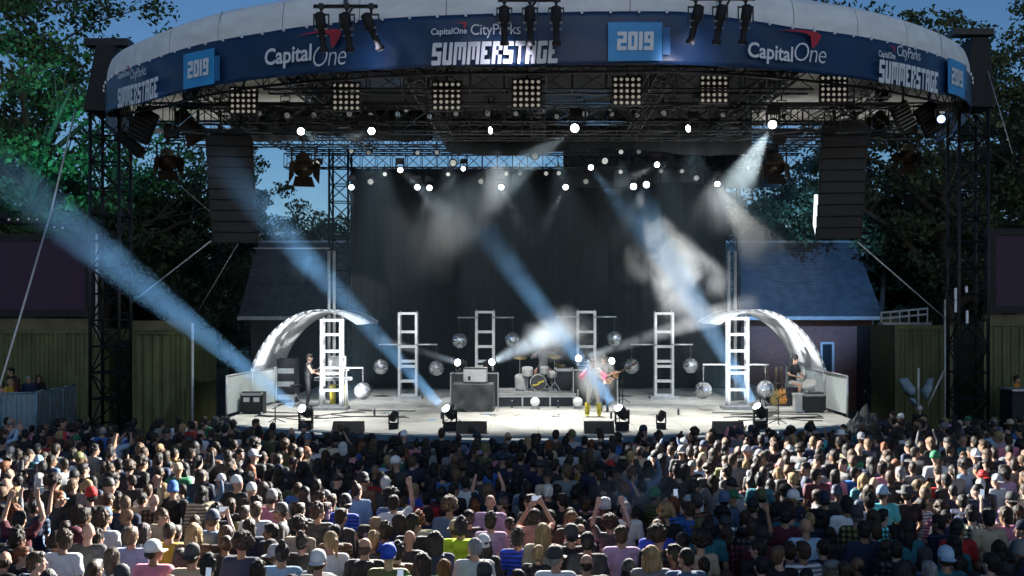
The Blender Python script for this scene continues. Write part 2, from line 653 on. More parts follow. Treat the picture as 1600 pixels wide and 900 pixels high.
roof = thing('canopy_roof', 'white canvas canopy roof curving in a half circle above the whole stage', 'stage canopy', (0, CC, 10.0))
TH0 = R(90)
NG = 22
for k in range(NG):
    a0 = -TH0 + 2 * TH0 * k / NG
    a1 = -TH0 + 2 * TH0 * (k + 1) / NG

    def gore(u, v, a0=a0, a1=a1):
        th = a0 + (a1 - a0) * (0.004 + 0.992 * u)
        zt = ztop(th)
        sag = -0.008 * math.sin(PI * u)
        if v < 0.55:
            w = v / 0.55
            dr = 0.02 + 0.07 * math.sin(PI * min(1, w * 0.9)) - 0.12 * w + sag + 0.02 * mnoise.noise((th * 14, w * 3, 1))
            return ring(th, zt - 0.06 + 0.80 * w + 0.012 * mnoise.noise((th * 30, w, 5)), dr)
        w = (v - 0.55) / 0.45
        rr = CR * (1 - w)
        z = zt + 0.74 + 1.9 * (1 - (1 - w) ** 2) + sag
        return Vector((max(rr, 0.02) * math.sin(th), CC - max(rr, 0.02) * math.cos(th) - 0.08 * (1 - w), z))
    mb = MB().grid(gore, 8, 16)
    mb.build('canvas_panel', M['canvas'], roof, smooth=True)
seam = MB()
for k in range(1, NG):
    th = -TH0 + 2 * TH0 * k / NG
    pts = [ring(th, ztop(th) - 0.05 + 0.8 * w, 0.03 + 0.07 * math.sin(PI * min(1, w * 0.9)) - 0.12 * w) for w in np.linspace(0, 1, 7)]
    if k % 5 == 2:
        seam.path(pts, 0.014, 5)
seam.build('canvas_seam', M['steel'], roof)
# underside: black liner added in the middle to keep it dark, cream canvas at the sides
for nm, m, xa, xb in (('added_liner', 'liner_black', -7.2, 7.2), ('ceiling_canvas', 'canvas_under', -14, -7.25), ('ceiling_canvas', 'canvas_under', 7.25, 14)):
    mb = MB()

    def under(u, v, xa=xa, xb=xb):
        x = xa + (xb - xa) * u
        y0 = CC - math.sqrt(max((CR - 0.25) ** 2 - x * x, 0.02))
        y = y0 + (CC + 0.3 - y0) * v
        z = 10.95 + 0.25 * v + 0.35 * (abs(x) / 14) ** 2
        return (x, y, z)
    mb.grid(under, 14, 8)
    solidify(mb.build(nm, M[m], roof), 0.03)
# rear edge beam
MB().tube((-CR, CC + 0.3, 11.15), (CR, CC + 0.3, 11.15), 0.09, n=8).build('rear_beam', M['canvas_under'], roof, smooth=True)
rg = MB()
for dz in (0.0, -0.32):
    pts = [ring(t, zbot(t) + 0.25 + dz, -0.35) for t in np.linspace(-TH0, TH0, 61)]
    rg.path(pts, 0.035, 6)
for i in range(120):
    t0, t1 = -TH0 + 2 * TH0 * i / 120, -TH0 + 2 * TH0 * (i + 1) / 120
    a, b = ring(t0, zbot(t0) + 0.25, -0.35), ring(t1, zbot(t1) - 0.07, -0.35)
    if i % 2: a, b = ring(t0, zbot(t0) - 0.07, -0.35), ring(t1, zbot(t1) + 0.25, -0.35)
    rg.tube(a, b, 0.016, n=4)
rg.build('ring_truss', M['black_metal'], roof)

banner = thing('fascia_banner', 'long navy blue banner wrapped round the front edge of the canopy', 'banner', (0, CC - CR, 10.0))


def cloth(u, v):
    th = -TH0 + 2 * TH0 * u
    z = zbot(th) + (ztop(th) - zbot(th)) * v
    edge = 1 - abs(2 * v - 1)
    d = 0.065 * mnoise.noise((th * 16 + 0.8 * v, v * 1.7, 3.1)) * (0.4 + edge) + 0.035 * mnoise.noise((th * 45 + 2.0 * v, v * 2, 9)) * (1 - v)
    return ring(th, z, 0.06 + d)


solidify(MB().grid(cloth, 260, 10).build('banner_cloth', M['navy'], banner, smooth=True), 0.01)
grom = MB()
for i in range(64):
    th = -R(80) + R(160) * i / 63
    p = ring(th, ztop(th) - 0.02, 0.12)
    grom.box(p, (0.05, 0.04, 0.09), Matrix.Rotation(th, 3, 'Z'))
grom.build('grommet', M['print_white'], banner, kind='stuff')

BLOCK = {'S': '111/100/111/001/111', 'U': '101/101/101/101/111', 'M': '11111/10101/10101/10101/10001', 'E': '111/100/110/100/111',
         'R': '111/101/110/101/101', 'T': '111/010/010/010/010', 'A': '111/101/111/101/101', 'G': '111/100/101/101/111',
         '2': '111/001/111/100/111', '0': '111/101/101/101/111', '1': '10/10/10/10/10', '9': '111/101/111/001/111'}


def block_text(s, slant=0.12, gap=0.10):
    """heavy condensed lettering as flat cells; returns (vertices in the unit box 0..1, faces)"""
    rows = [0.0, 0.21, 0.39, 0.60, 0.79, 1.0]
    v, f, x = [], [], 0.0
    for ch in s:
        g = BLOCK[ch].split('/')
        n = len(g[0])
        ws = {3: [0.23, 0.16, 0.23], 5: [0.21, 0.10, 0.17, 0.10, 0.21], 2: [0.24, 0.02]}[n]
        xs = [x]
        for w in ws: xs.append(xs[-1] + w)
        for r in range(5):
            for c in range(n):
                if g[r][c] == '1':
                    k = len(v)
                    yb, yt = 1 - rows[r + 1], 1 - rows[r]
                    ch_ = 0.05
                    cut_l = (r == 0 and c == 0 and ch in 'SGA029') or False
                    cut_r = (r == 0 and c == n - 1 and ch in 'SRGA029')
                    cut_bl = (r == 4 and c == 0 and ch in 'SUG0')
                    cut_br = (r == 4 and c == n - 1 and ch in 'SUG02')
                    pts = []
                    pts += [(xs[c] + ch_, yb), ] if cut_bl else [(xs[c], yb)]
                    pts += [(xs[c + 1] - ch_, yb), (xs[c + 1], yb + ch_)] if cut_br else [(xs[c + 1], yb)]
                    pts += [(xs[c + 1], yt - ch_), (xs[c + 1] - ch_, yt)] if cut_r else [(xs[c + 1], yt)]
                    pts += [(xs[c] + ch_, yt), (xs[c], yt - ch_)] if cut_l else [(xs[c], yt)]
                    if cut_bl: pts += [(xs[c], yb + ch_)]
                    v += pts
                    f.append(tuple(range(k, k + len(pts))))
        x = xs[-1] + gap
    tot = x - gap
    v = [((a + slant * b) / (tot + slant), b) for a, b in v]
    return v, f


def font_text(s, shear=0.0, offset=0.0, space=1.0):
    cu = bpy.data.curves.new('lettering', 'FONT')
    cu.body = s
    cu.size = 1
    cu.shear = shear
    cu.offset = offset
    cu.space_character = space
    cu.resolution_u = 3
    cu.fill_mode = 'FRONT' if hasattr(cu, 'fill_mode') else cu.fill_mode
    o = bpy.data.objects.new('lettering', cu)
    COL.objects.link(o)
    bpy.context.view_layer.update()
    dg = bpy.context.evaluated_depsgraph_get()
    me = bpy.data.meshes.new_from_object(o.evaluated_get(dg))
    bpy.data.objects.remove(o)
    v = np.array([tuple(q.co) for q in me.vertices])
    f = [tuple(p.vertices) for p in me.polygons]
    bpy.data.meshes.remove(me)
    lo, hi = v.min(0), v.max(0)
    v = (v - lo) / np.maximum(hi - lo, 1e-6)
    return [(a, b) for a, b, _ in v], f


def on_banner(name, vf, px0, px1, py0, py1, m, dr=0.19, tilt=0.0):
    """flat print laid on the banner's curve: px0..px1, py0 (top) .. py1 (bottom)"""
    v, f = vf
    t0, D0 = theta_of(px0)
    t1, D1 = theta_of(px1)
    tm, Dm = theta_of((px0 + px1) / 2)
    za, zb_ = EYE + (PY0 - py0) * Dm / FPX, EYE + (PY0 - py1) * Dm / FPX
    out = []
    for a, b in v:
        th = t0 + (t1 - t0) * a
        mid = (ztop(th) + zbot(th)) / 2 - (ztop(tm) + zbot(tm)) / 2
        out.append(tuple(ring(th, zb_ + (za - zb_) * b + mid, dr)))
    mb = MB()
    mb.v, mb.f = out, list(f)
    return mb.build(name, M[m], banner)


def rect_vf(n=10):
    v, f = [], []
    for i in range(n + 1): v += [(i / n, 0.0), (i / n, 1.0)]
    for i in range(n): f.append((2 * i, 2 * i + 2, 2 * i + 3, 2 * i + 1))
    return v, f


def swoosh_vf():
    up = [(0.0, 0.80), (0.3, 0.93), (0.6, 1.0), (0.85, 0.98), (1.0, 0.86), (0.98, 0.6), (0.90, 0.28), (0.80, 0.0)]
    lo = [(0.0, 0.80), (0.3, 0.86), (0.52, 0.86), (0.68, 0.80), (0.75, 0.68), (0.76, 0.5), (0.77, 0.25), (0.80, 0.0)]
    v = up + lo
    n = len(up)
    return v, [(i, n + i, n + i + 1, i + 1) for i in range(n - 1)]


FT_CAP = font_text('Capital', 0.05, 0.022)
FT_ONE = font_text('One', 0.22, -0.012, 0.9)
FT_CITY = font_text('CityParks', 0.0, 0.0, 0.95)
FT_SMALL = font_text('CapitalOne', 0.05, 0.015)
BT_SUM = block_text('SUMMERSTAGE')
BT_YR = block_text('2019', 0.04, 0.09)


def bank(x0, x1, yt, yb):
    w, h = x1 - x0, yb - yt
    on_banner('lettering', FT_CAP, x0, x0 + 0.58 * w, yt + 0.42 * h, yb, 'print_white')
    on_banner('lettering', FT_ONE, x0 + 0.595 * w, x1, yt + 0.40 * h, yb - 0.06 * h, 'print_white', 0.192)
    on_banner('swoosh', swoosh_vf(), x0 + 0.38 * w, x0 + 0.94 * w, yt, yt + 0.52 * h, 'print_red', 0.18)


def summer(x0, x1, yt, yb):
    w, h = x1 - x0, yb - yt
    on_banner('lettering', BT_SUM, x0, x1, yt + 0.46 * h, yb, 'print_white')
    on_banner('lettering', FT_SMALL, x0, x0 + 0.28 * w, yt + 0.14 * h, yt + 0.34 * h, 'print_white')
    on_banner('lettering', FT_CITY, x0 + 0.31 * w, x0 + 0.70 * w, yt + 0.04 * h, yt + 0.38 * h, 'print_white')
    on_banner('swoosh', swoosh_vf(), x0 + 0.17 * w, x0 + 0.28 * w, yt, yt + 0.18 * h, 'print_red', 0.185)


def year(x0, x1, yt, yb, tab):
    w, h = x1 - x0, yb - yt
    on_banner('blue_square', rect_vf(), x0, x1, yt, yb, 'print_blue', 0.175)
    if tab: on_banner('blue_square', rect_vf(4), x1 + 0.01 * w, x1 + tab * w, yt + 0.13 * h, yb - 0.16 * h, 'print_blue_dark', 0.175)
    on_banner('lettering', BT_YR, x0 + 0.16 * w, x1 - 0.16 * w, yt + 0.25 * h, yb - 0.27 * h, 'print_white', 0.20)


bank(422, 547, 50, 109)
bank(1162, 1282, 49, 103)
summer(677, 873, 38, 103)
summer(195, 258, 105, 163)
summer(1363, 1455, 74, 138)
year(296, 344, 82, 137, 0.17)
year(948, 1031, 38, 98, 0.15)
year(1471, 1497, 96, 150, 0.12)


# ================================================================== trusses
def truss_geo(p0, p1, w, h, seg):
    """(list of four chord tubes, one lattice) for a box truss from p0 to p1"""
    p0, p1 = Vector(p0), Vector(p1)
    d = (p1 - p0).normalized()
    if abs(d.z) > 0.9: u, n = Vector((1, 0, 0)), Vector((0, 1, 0))
    else:
        n = Vector((0, 0, 1))
        u = d.cross(n).normalized()
    c = [(u * (a * w / 2) + n * (b * h / 2)) for a, b in ((-1, -1), (1, -1), (1, 1), (-1, 1))]
    return d, c


def truss(name, label, p0, p1, w, h, seg, cat='truss', group=None, m='black_metal', rc=0.028, rl=0.014, root=None, base=None):
    p0, p1 = Vector(p0), Vector(p1)
    d, c = truss_geo(p0, p1, w, h, seg)
    t = root or thing(name, label, cat, base or p0, 0, group)
    for q in c:
        MB().tube(p0 + q, p1 + q, rc, n=6).build('chord', M[m], t, smooth=True)
    la = MB()
    for k in range(seg):
        a, b = p0.lerp(p1, k / seg), p0.lerp(p1, (k + 1) / seg)
        for i in range(4):
            q, q2 = c[i], c[(i + 1) % 4]
            if (k + i) % 2: la.tube(a + q, b + q2, rl, n=4, cap=False)
            else: la.tube(a + q2, b + q, rl, n=4, cap=False)
            la.tube(a + q, a + q2, rl, n=4, cap=False)
    la.build('lattice', M[m], t, kind='stuff')
    return t


for i, (D, z, lab) in enumerate(((25.6, 10.25, 'black cross truss just behind the banner, first under the canopy'),
                                 (28.0, 9.72, 'low black cross truss carrying the row of bright stage lights'),
                                 (31.0, 10.45, 'black cross truss above the hanging speaker columns'),
                                 (34.5, 10.55, 'black cross truss deep under the canopy ceiling'),
                                 (37.2, 10.75, 'black cross truss along the rear edge of the canopy'))):
    hw = math.sqrt(max((CR - 0.8) ** 2 - (CC - D) ** 2, 1))
    hw = min(hw, 12.5)
    truss('roof_truss', lab, (-hw, D, z), (hw, D, z), 0.55, 0.55 if i != 1 else 0.7, int(hw * 2.4), group='cross trusses under the canopy', m='rig_metal')
for i, x in enumerate((-9.2, -6.2, -3.1, 0.0, 3.1, 6.2, 9.2)):
    D0 = CC - math.sqrt((CR - 0.8) ** 2 - x * x)
    truss('roof_truss', 'black front to back canopy truss, %s' % ('outermost on the tree side', 'above the tree side shelter', 'next to the middle, tree side', 'over the drum riser', 'next to the middle, house side', 'above the house side shelter', 'outermost on the house side')[i],
          (x, D0, 10.42), (x, 37.6, 10.62), 0.42, 0.42, int((37.6 - D0) / 0.6), group='long trusses under the canopy', m='rig_metal')
# upstage trusses against the sky
for z, D, lab in ((EYE + (485 - 224) * 40 / 1600, 40.0, 'upper black truss spanning the sky behind the canopy'),
                  (EYE + (485 - 252) * 40.6 / 1600, 40.6, 'lower black truss from which the black backdrop hangs')):
    truss('upstage_truss', lab, P(446, 0, D) * Vector((1, 1, 0)) + Vector((0, 0, z)) if False else Vector((P(446, 0, D).x, D, z)), Vector((P(1250, 0, D).x, D, z)), 0.5, 0.55, 34, group='trusses behind the canopy')

# black masking drapes hung in the roof (they hide the sky behind the rig)
for i, (x0, x1, D, z0, z1, lab) in enumerate(((-9.9, -3.4, 33.0, 10.05, 11.05, 'short black masking cloth hung high under the canopy, speaker side'),
                                              (-3.2, 7.4, 35.5, 10.0, 11.15, 'long black masking cloth hung high under the canopy middle'),
                                              (1.0, 9.6, 40.9, 9.5, 11.2, 'black masking cloth closing the sky behind the house side'))):
    mb = MB()
    mb.grid(lambda u, v: (x0 + (x1 - x0) * u, D + 0.08 * math.sin(u * 60), z0 + (z1 - z0) * v - 0.12 * math.sin(u * 9) * (1 - v)), 90, 3)
    o = mb.build('masking_drape', M['drape'], smooth=True)
    tag(solidify(o, 0.02), lab, 'drape', 'masking drapes under the canopy')

# ================================================================== towers
tw = thing('lattice_tower', 'tall black lattice tower with a hooded top in front of the green container and tree', 'tower', P(173, 0, 33) * Vector((1, 1, 0)))
x = P(173, 0, 33).x
truss('', '', (x, 33, 0), (x, 33, P(0, 175, 33).z), 0.92, 0.92, 13, root=tw, rc=0.055, rl=0.03)
MB().prism([(x - 0.62, 32.4, P(0, 178, 33).z), (x + 0.42, 32.4, P(0, 178, 33).z), (x + 0.34, 32.4, P(0, 78, 33).z), (x - 0.22, 32.4, P(0, 78, 33).z)], (0, 1, 0), 1.2).build('hood', M['black_box'], tw)
MB().box((x - 0.06, 33, P(0, 68, 33).z), (1.4, 0.5, 0.22)).build('head_block', M['black_metal'], tw)
MB().box((x, 33, 0.15), (1.5, 1.5, 0.3)).build('base', M['black_box'], tw)
tw = thing('lattice_tower', 'tall black lattice tower beside the container with two grey cloths', 'tower', P(1512, 0, 33) * Vector((1, 1, 0)))
x = P(1512, 0, 33).x
truss('', '', (x, 33, 0), (x, 33, P(0, 175, 33).z), 0.92, 0.92, 13, root=tw, rc=0.055, rl=0.03)
MB().prism([(x - 0.42, 32.4, P(0, 172, 33).z), (x + 0.62, 32.4, P(0, 172, 33).z), (x + 0.42, 32.4, P(0, 66, 33).z), (x - 0.1, 32.4, P(0, 66, 33).z)], (0, 1, 0), 1.2).build('hood', M['black_box'], tw)
MB().box((x + 0.1, 33, P(0, 52, 33).z), (1.3, 0.5, 0.2)).build('head_block', M['black_metal'], tw)
MB().box((x, 33, 0.15), (1.5, 1.5, 0.3)).build('base', M['black_box'], tw)
for (px, py, h) in ((1493, 460, 0.5), (1493, 478, 0.5), (1510, 452, 0.25), (1511, 495, 0.5)):
    MB().box(P(px, py, 32.4), (0.07, 0.05, h * 0.8)).build('tape_mark', M['print_white'], tw)

truss('lattice_tower', 'black lattice tower at the edge of the black backdrop by the open sky', P(532, 0, 40.3) * Vector((1, 1, 0)) + Vector((0, 0, 1.38)), (P(532, 0, 40.3).x, 40.3, P(0, 236, 40.3).z), 0.74, 0.74, 14, cat='tower', rc=0.045, rl=0.022)
truss('lattice_tower', 'black lattice tower between the backdrop and the blue lit house roof', (P(1142, 0, 41.6).x, 41.6, 1.38), (P(1142, 0, 41.6).x, 41.6, P(0, 240, 41.6).z), 0.6, 0.6, 14, cat='tower', rc=0.045, rl=0.022)
# slim white light pipes in pairs
for pxs, lab in (((514, 522), 'slim white pole standing over the curved shelter, %s of its pair'), ((1139, 1149), 'slim white pole above the shelter in front of the house, %s of its pair')):
    for px, w in zip(pxs, ('outer', 'inner') if pxs[0] < 800 else ('inner', 'outer')):
        o = MB().tube((P(px, 0, 36).x, 36, 1.4), P(px, 392, 36), 0.055, n=8).build('light_pole', M['white_pole'], smooth=True)
        tag(o, lab % w, 'pole', 'slim white poles behind the shelters')

# ================================================================== backdrop
mb = MB()
bx0, bx1 = P(549, 0, 41).x, P(1131, 0, 41).x
bz = P(0, 264, 41).z
mb.grid(lambda u, v: (bx0 + (bx1 - bx0) * u, 41 + 0.028 * math.sin(u * 150) + 0.02 * math.sin(u * 331), 1.35 + (bz - 1.35) * v), 260, 4)
o = mb.build('black_backdrop', M['drape'], smooth=True)
tag(solidify(o, 0.02), 'tall pleated black drape hung across the back of the stage', 'backdrop', kind='thing')

# ================================================================== house behind the stage
hs = thing('brick_house', 'red brick house with a long grey shingled hip roof behind the stage', 'house', (0.8, 47, 0))
hx0, hx1 = P(392, 0, 46).x, P(1366, 0, 46).x
ze, zr = P(0, 495, 45.4).z, P(0, 379, 49).z
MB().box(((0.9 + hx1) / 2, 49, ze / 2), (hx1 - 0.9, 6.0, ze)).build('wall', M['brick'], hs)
MB().box(((hx0 + 0.9) / 2, 49, ze / 2), (0.9 - hx0 - 0.01, 5.99, ze)).build('wall', M['brick_shaded'], hs)  # same house wall in shade, its darkness put into the colour
rx0, rx1 = P(404, 0, 49).x, P(1336, 0, 49).x
ex0, ex1 = hx0 - 0.4, hx1 + 0.2
NC = 26
for side in (0, 1):
    co = MB()
    for k in range(NC):
        a, b = k / NC, (k + 1.25) / NC
        b = min(b, 1.0)
        ya, yb = (45.4 + 3.6 * a, 45.4 + 3.6 * b) if side == 0 else (52.6 - 3.6 * a, 52.6 - 3.6 * b)
        za, zb2 = ze + (zr - ze) * a + 0.035, ze + (zr - ze) * b + 0.005
        xa0, xa1 = ex0 + (rx0 - ex0) * a, ex1 + (rx1 - ex1) * a
        xb0, xb1 = ex0 + (rx0 - ex0) * b, ex1 + (rx1 - ex1) * b
        n = len(co.v)
        co.v += [(xa0, ya, za), (xa1, ya, za), (xb1, yb, zb2), (xb0, yb, zb2), (xa0, ya, za - 0.03), (xa1, ya, za - 0.03)]
        co.f += [(n, n + 1, n + 2, n + 3), (n + 4, n + 5, n + 1, n)]
    co.build('shingle', M['shingle'], hs, kind='stuff')
mb = MB()
for xe, xr in ((ex0, rx0), (ex1, rx1)):
    n = len(mb.v)
    mb.v += [(xe, 45.4, ze), (xe, 52.6, ze), (xr, 49, zr)]
    mb.f.append((n, n + 1, n + 2))
n = len(mb.v)
mb.v += [(ex0, 45.4, ze - 0.01), (ex1, 45.4, ze - 0.01), (ex1, 52.6, ze - 0.01), (ex0, 52.6, ze - 0.01)]
mb.f.append((n, n + 1, n + 2, n + 3))
mb.build('roof', M['shingle'], hs)
MB().tube((rx0, 49, zr + 0.03), (rx1, 49, zr + 0.03), 0.07, n=6).build('ridge_cap', M['steel'], hs)
MB().box(((ex0 + ex1) / 2, 45.33, ze - 0.06), (ex1 - ex0, 0.12, 0.16)).build('gutter', M['steel'], hs)
MB().tube((hx1 - 0.1, 45.9, 0), (hx1 - 0.1, 45.9, ze), 0.05, n=6).build('downpipe', M['steel'], hs)
wp = P(1292, 565, 46)
f = MB()
for sx in (-1, 1): f.box((wp.x + sx * 0.26, 45.96, wp.z), (0.09, 0.1, 1.75))
for sz in (-1, 1): f.box((wp.x, 45.96, wp.z + sz * 0.83), (0.43, 0.1, 0.09))
fr = f.build('window', M['trim'], hs)
MB().box((wp.x, 45.985, wp.z), (0.43, 0.02, 1.56)).build('pane', M['glass'], fr)

cab = thing('red_cabin', 'small dark cabin with a white framed window beside the brick house', 'cabin', P(1398, 0, 44) * Vector((1, 1, 0)))
cx = P(1398, 0, 44).x
MB().box((cx, 45.2, 1.9), (2.0, 2.4, 3.8)).build('wall', M['brick_shaded'], cab)
MB().box((P(1390, 508, 43.9).x, 43.97, P(0, 508, 44).z), (0.75, 0.06, 0.8)).build('wall_board', M['container_band'], cab)
f = MB()
w = P(1390, 545, 43.9)
for sx in (-1, 1): f.box((w.x + sx * 0.26, 43.95, w.z), (0.08, 0.1, 0.68))
for sz in (-1, 1): f.box((w.x, 43.95, w.z + sz * 0.30), (0.44, 0.1, 0.08))
f.box((w.x, 43.95, w.z), (0.04, 0.08, 0.52))
fr = f.build('window', M['trim'], cab)
MB().box((w.x, 43.98, w.z), (0.44, 0.02, 0.52)).build('pane', M['glass'], fr)

# pale stair / catwalk rail above the container
rl = thing('catwalk', 'pale metal catwalk with railing jutting over the green container beside the house', 'catwalk', P(1412, 500, 40))
fx = MB()
for py in (488, 497):
    fx.tube(P(1376, py + 1, 40), P(1450, py - 6, 40), 0.04, n=5)
fx.build('rail', M['white_pole'], rl)
fx = MB()
for i in range(6):
    px = 1377 + i * 14.4
    fx.tube(P(px, 507, 40), P(px, 488 - i * 1.3, 40), 0.03, n=5)
fx.build('post', M['white_pole'], rl)
MB().box(P(1413, 506, 40), (1.9, 0.6, 0.12)).build('walkway', M['steel'], rl)


# ================================================================== containers
def corrugated(name, label, px0, px1, pytop, D, band=False, depth=2.4):
    x0, x1, zt = P(px0, 0, D).x, P(px1, 0, D).x, P(0, pytop, D).z
    t = thing(name, label, 'container', ((x0 + x1) / 2, D, 0))
    per, dep = 0.30, 0.045
    n = max(3, int(round((x1 - x0 - 0.2) / per)))
    xs, prof = x0 + 0.1, []
    stp = (x1 - x0 - 0.2) / n
    for i in range(n):
        a = xs + i * stp
        prof += [(a, 0), (a + stp * 0.32, 0), (a + stp * 0.46, dep), (a + stp * 0.80, dep), (a + stp * 0.97, 0)]
    mb = MB()
    lo, hi = 0.16, zt - 0.14
    for k, (a, d) in enumerate(prof): mb.v += [(a, D + 0.02 + d, lo), (a, D + 0.02 + d, hi)]
    for k in range(len(prof) - 1): mb.f.append((2 * k, 2 * k + 2, 2 * k + 3, 2 * k + 1))
    mb.build('corrugated_panel', M['container'], t)
    for x in (x0 + 0.05, x1 - 0.05):
        MB().box((x, D + 0.03, zt / 2), (0.10, 0.14, zt)).build('corner_post', M['container'], t)
    MB().box(((x0 + x1) / 2, D + 0.03, zt - 0.07), (x1 - x0 - 0.205, 0.13, 0.135)).build('top_rail', M['container'], t)
    MB().box(((x0 + x1) / 2, D + 0.03, 0.08), (x1 - x0 - 0.205, 0.13, 0.155)).build('bottom_rail', M['container'], t)
    MB().box(((x0 + x1) / 2, D + depth / 2 + 0.15, zt / 2 - 0.01), (x1 - x0 - 0.02, depth, zt - 0.02)).build('body', M['container'], t)
    if band:
        MB().box(((x0 + x1) / 2, D - 0.06, zt + 0.16), (x1 - x0 + 0.05, 0.12, 0.34)).build('board', M['container_band'], t)
    return t


corrugated('green_container', 'dark green corrugated container under the purple screen and behind the barrier', -60, 158, 515, 35.0)
corrugated('green_container', 'narrow green corrugated container with a tan board on top between tower and pole', 206, 302, 516, 35.2, True)
corrugated('green_container', 'green corrugated container with two grey cloths hanging in front', 1398, 1488, 508, 35.0)
corrugated('green_container', 'green corrugated container at the edge, under the dark screen by the tower', 1537, 1680, 503, 35.0)
for px, pt, D, lab in ((301, 505, 34.8, 'thin grey pole at the corner of the narrow green container'), (1477, 468, 34.6, 'thin grey pole in front of the green container with grey cloths'), (151, 365, 34.6, 'thin white pole beside the purple screen')):
    o = MB().tube((P(px, 0, D).x, D, 0 if px != 151 else 3.6), P(px, pt, D), 0.045, n=8).build('thin_pole', M['white_pole'], smooth=True)
    tag(o, lab, 'pole')


def video_screen(label, px0, px1, py0, py1, D):
    x0, x1, z1, z0 = P(px0, 0, D).x, P(px1, 0, D).x, P(0, py0, D).z, P(0, py1, D).z
    t = thing('video_screen', label, 'screen', ((x0 + x1) / 2, D, z0))
    MB().box(((x0 + x1) / 2, D + 0.1, (z0 + z1) / 2), (x1 - x0, 0.16, z1 - z0)).build('panel', M['screen'], t)
    fr = MB()
    for xx in (x0 - 0.15, x1 + 0.15): fr.box((xx, D + 0.1, (z0 + z1) / 2), (0.29, 0.3, z1 - z0 + 0.5))
    for zz in (z0 - 0.12, z1 + 0.12): fr.box(((x0 + x1) / 2, D + 0.1, zz), (x1 - x0, 0.28, 0.23))
    fr.build('frame', M['black_box'], t)
    MB().box(((x0 + x1) / 2, D + 0.3, z0 - 0.55), (x1 - x0 + 0.6, 0.3, 0.5)).build('plinth', M['container_band'], t)
    MB().box(((x0 + x1) / 2, D + 0.9, (z0 - 0.85) / 1), (x1 - x0 + 0.5, 0.8, 0.12)).build('shelf', M['black_box'], t)
    return t


video_screen('large dark purple video screen above the container behind the barrier', -40, 133, 377, 484, 34.9)
video_screen('dark purple video screen by the tower on the house side', 1556, 1680, 368, 478, 34.9)
# small floodlights on top of the left screen
fl0 = None
for i, (px, py) in enumerate(((14, 343), (28, 343), (45, 342), (58, 343), (85, 355), (98, 356), (6, 370), (34, 371), (50, 374), (62, 369), (78, 372))):
    t = thing('small_floodlight', 'small round floodlight on the rail above the purple screen', 'floodlight', P(px, py, 35.6), 0, 'floodlights above the purple screen')
    if fl0 is None:
        fl0 = (MB().lathe([(0.05, 0.12), (0.09, 0.02), (0.1, 0)], axis=(0, 1, 0), n=10).mesh('body', M['black_box']),
               MB().lathe([(0.03, 0), (0.045, -0.006)], axis=(0, 1, 0), n=10).mesh('lens', M['lens_dim']))
    link('body', fl0[0], t)
    link('lens', fl0[1], t)
o = MB().tube(P(-40, 348, 35.7), P(120, 352, 35.7), 0.05, n=6).tube(P(-40, 376, 35.7), P(120, 378, 35.7), 0.05, n=6).tube(P(60, 349, 35.7), P(60, 390, 35.7), 0.05).build('light_rail', M['black_metal'])
tag(o, 'black rail with a row of small floodlights above the purple screen', 'rail')

# ================================================================== stage deck
DZ = 1.38
stage = thing('stage', 'wide raised stage with a pale plywood deck and black skirt', 'stage', (0, 27, 0))
HWD = 9.0
front = lambda x: 25.45 + 3.0 * (abs(x) / HWD) ** 2
nx = 14
pw = 2 * HWD / nx
for i in range(nx):
    xa, xb = -HWD + i * pw + 0.004, -HWD + (i + 1) * pw - 0.004
    fa = MB()
    k = len(fa.v)
    fa.prism([(xa, front(xa), DZ), (xb, front(xb), DZ), (xb, 28.6, DZ), (xa, 28.6, DZ)], (0, 0, -1), 0.08)
    fa.build('deck_panel', M['deck'], stage)
me = MB().box((0, 0, -0.04), (pw - 0.008, 2.42, 0.08)).mesh('deck_panel', M['deck'])
for j in range(6):
    for i in range(nx):
        link('deck_panel', me, stage, loc=Vector((-HWD + (i + .5) * pw, 28.605 + (j + .5) * 2.43, DZ + rng.uniform(-.002, .002))) - Vector((0, 27, 0)))
lip, skirt, strip = MB(), MB(), MB()
xs = np.linspace(-HWD, HWD, 29)
for a, b in zip(xs[:-1], xs[1:]):
    lip.prism([(a, front(a) - 0.10, DZ - 0.02), (b, front(b) - 0.10, DZ - 0.02), (b, front(b) - 0.005, DZ - 0.02), (a, front(a) - 0.005, DZ - 0.02)], (0, 0, -1), 0.16)
    skirt.prism([(a, front(a) + 0.02, DZ - 0.19), (b, front(b) + 0.02, DZ - 0.19), (b, front(b) + 0.08, DZ - 0.19), (a, front(a) + 0.08, DZ - 0.19)], (0, 0, -1), DZ - 0.19)
lip.build('front_lip', M['deck_edge'], stage)
skirt.build('skirt', M['skirt'], stage)
for s in (-1, 1):
    MB().box((s * (HWD - 0.05), 35, (DZ - 0.1) / 2), (0.1, 15.4, DZ - 0.1)).build('side_skirt', M['skirt'], stage)
# segments of a light strip set into the front lip
for x0, x1 in ((-1.9, -1.1), (-0.75, 0.25), (1.2, 2.1), (-6.4, -5.6), (3.5, 4.3), (5.6, 6.3)):
    mb = MB()
    mb.prism([(x0, front(x0) - 0.112, DZ - 0.05), (x1, front(x1) - 0.112, DZ - 0.05), (x1, front(x1) - 0.101, DZ - 0.05), (x0, front(x0) - 0.101, DZ - 0.05)], (0, 0, -1), 0.045)
    mb.build('light_strip', M['lens_mid'], stage)
# pit barrier in front of the stage
pb = thing('pit_barrier', 'low black barrier along the foot of the stage front', 'barrier', (0, 24.6, 0))
for a, b in zip(xs[:-1:2], xs[2::2]):
    MB().prism([(a + .01, front(a) - 0.75, 0), (b - .01, front(b) - 0.75, 0), (b - .01, front(b) - 0.69, 0), (a + .01, front(a) - 0.69, 0)], (0, 0, 1), 1.1).build('panel', M['skirt'], pb)
    MB().tube((a + .01, front(a) - 0.72, 1.13), (b - .01, front(b) - 0.72, 1.13), 0.03, n=6).build('rail', M['steel'], pb)
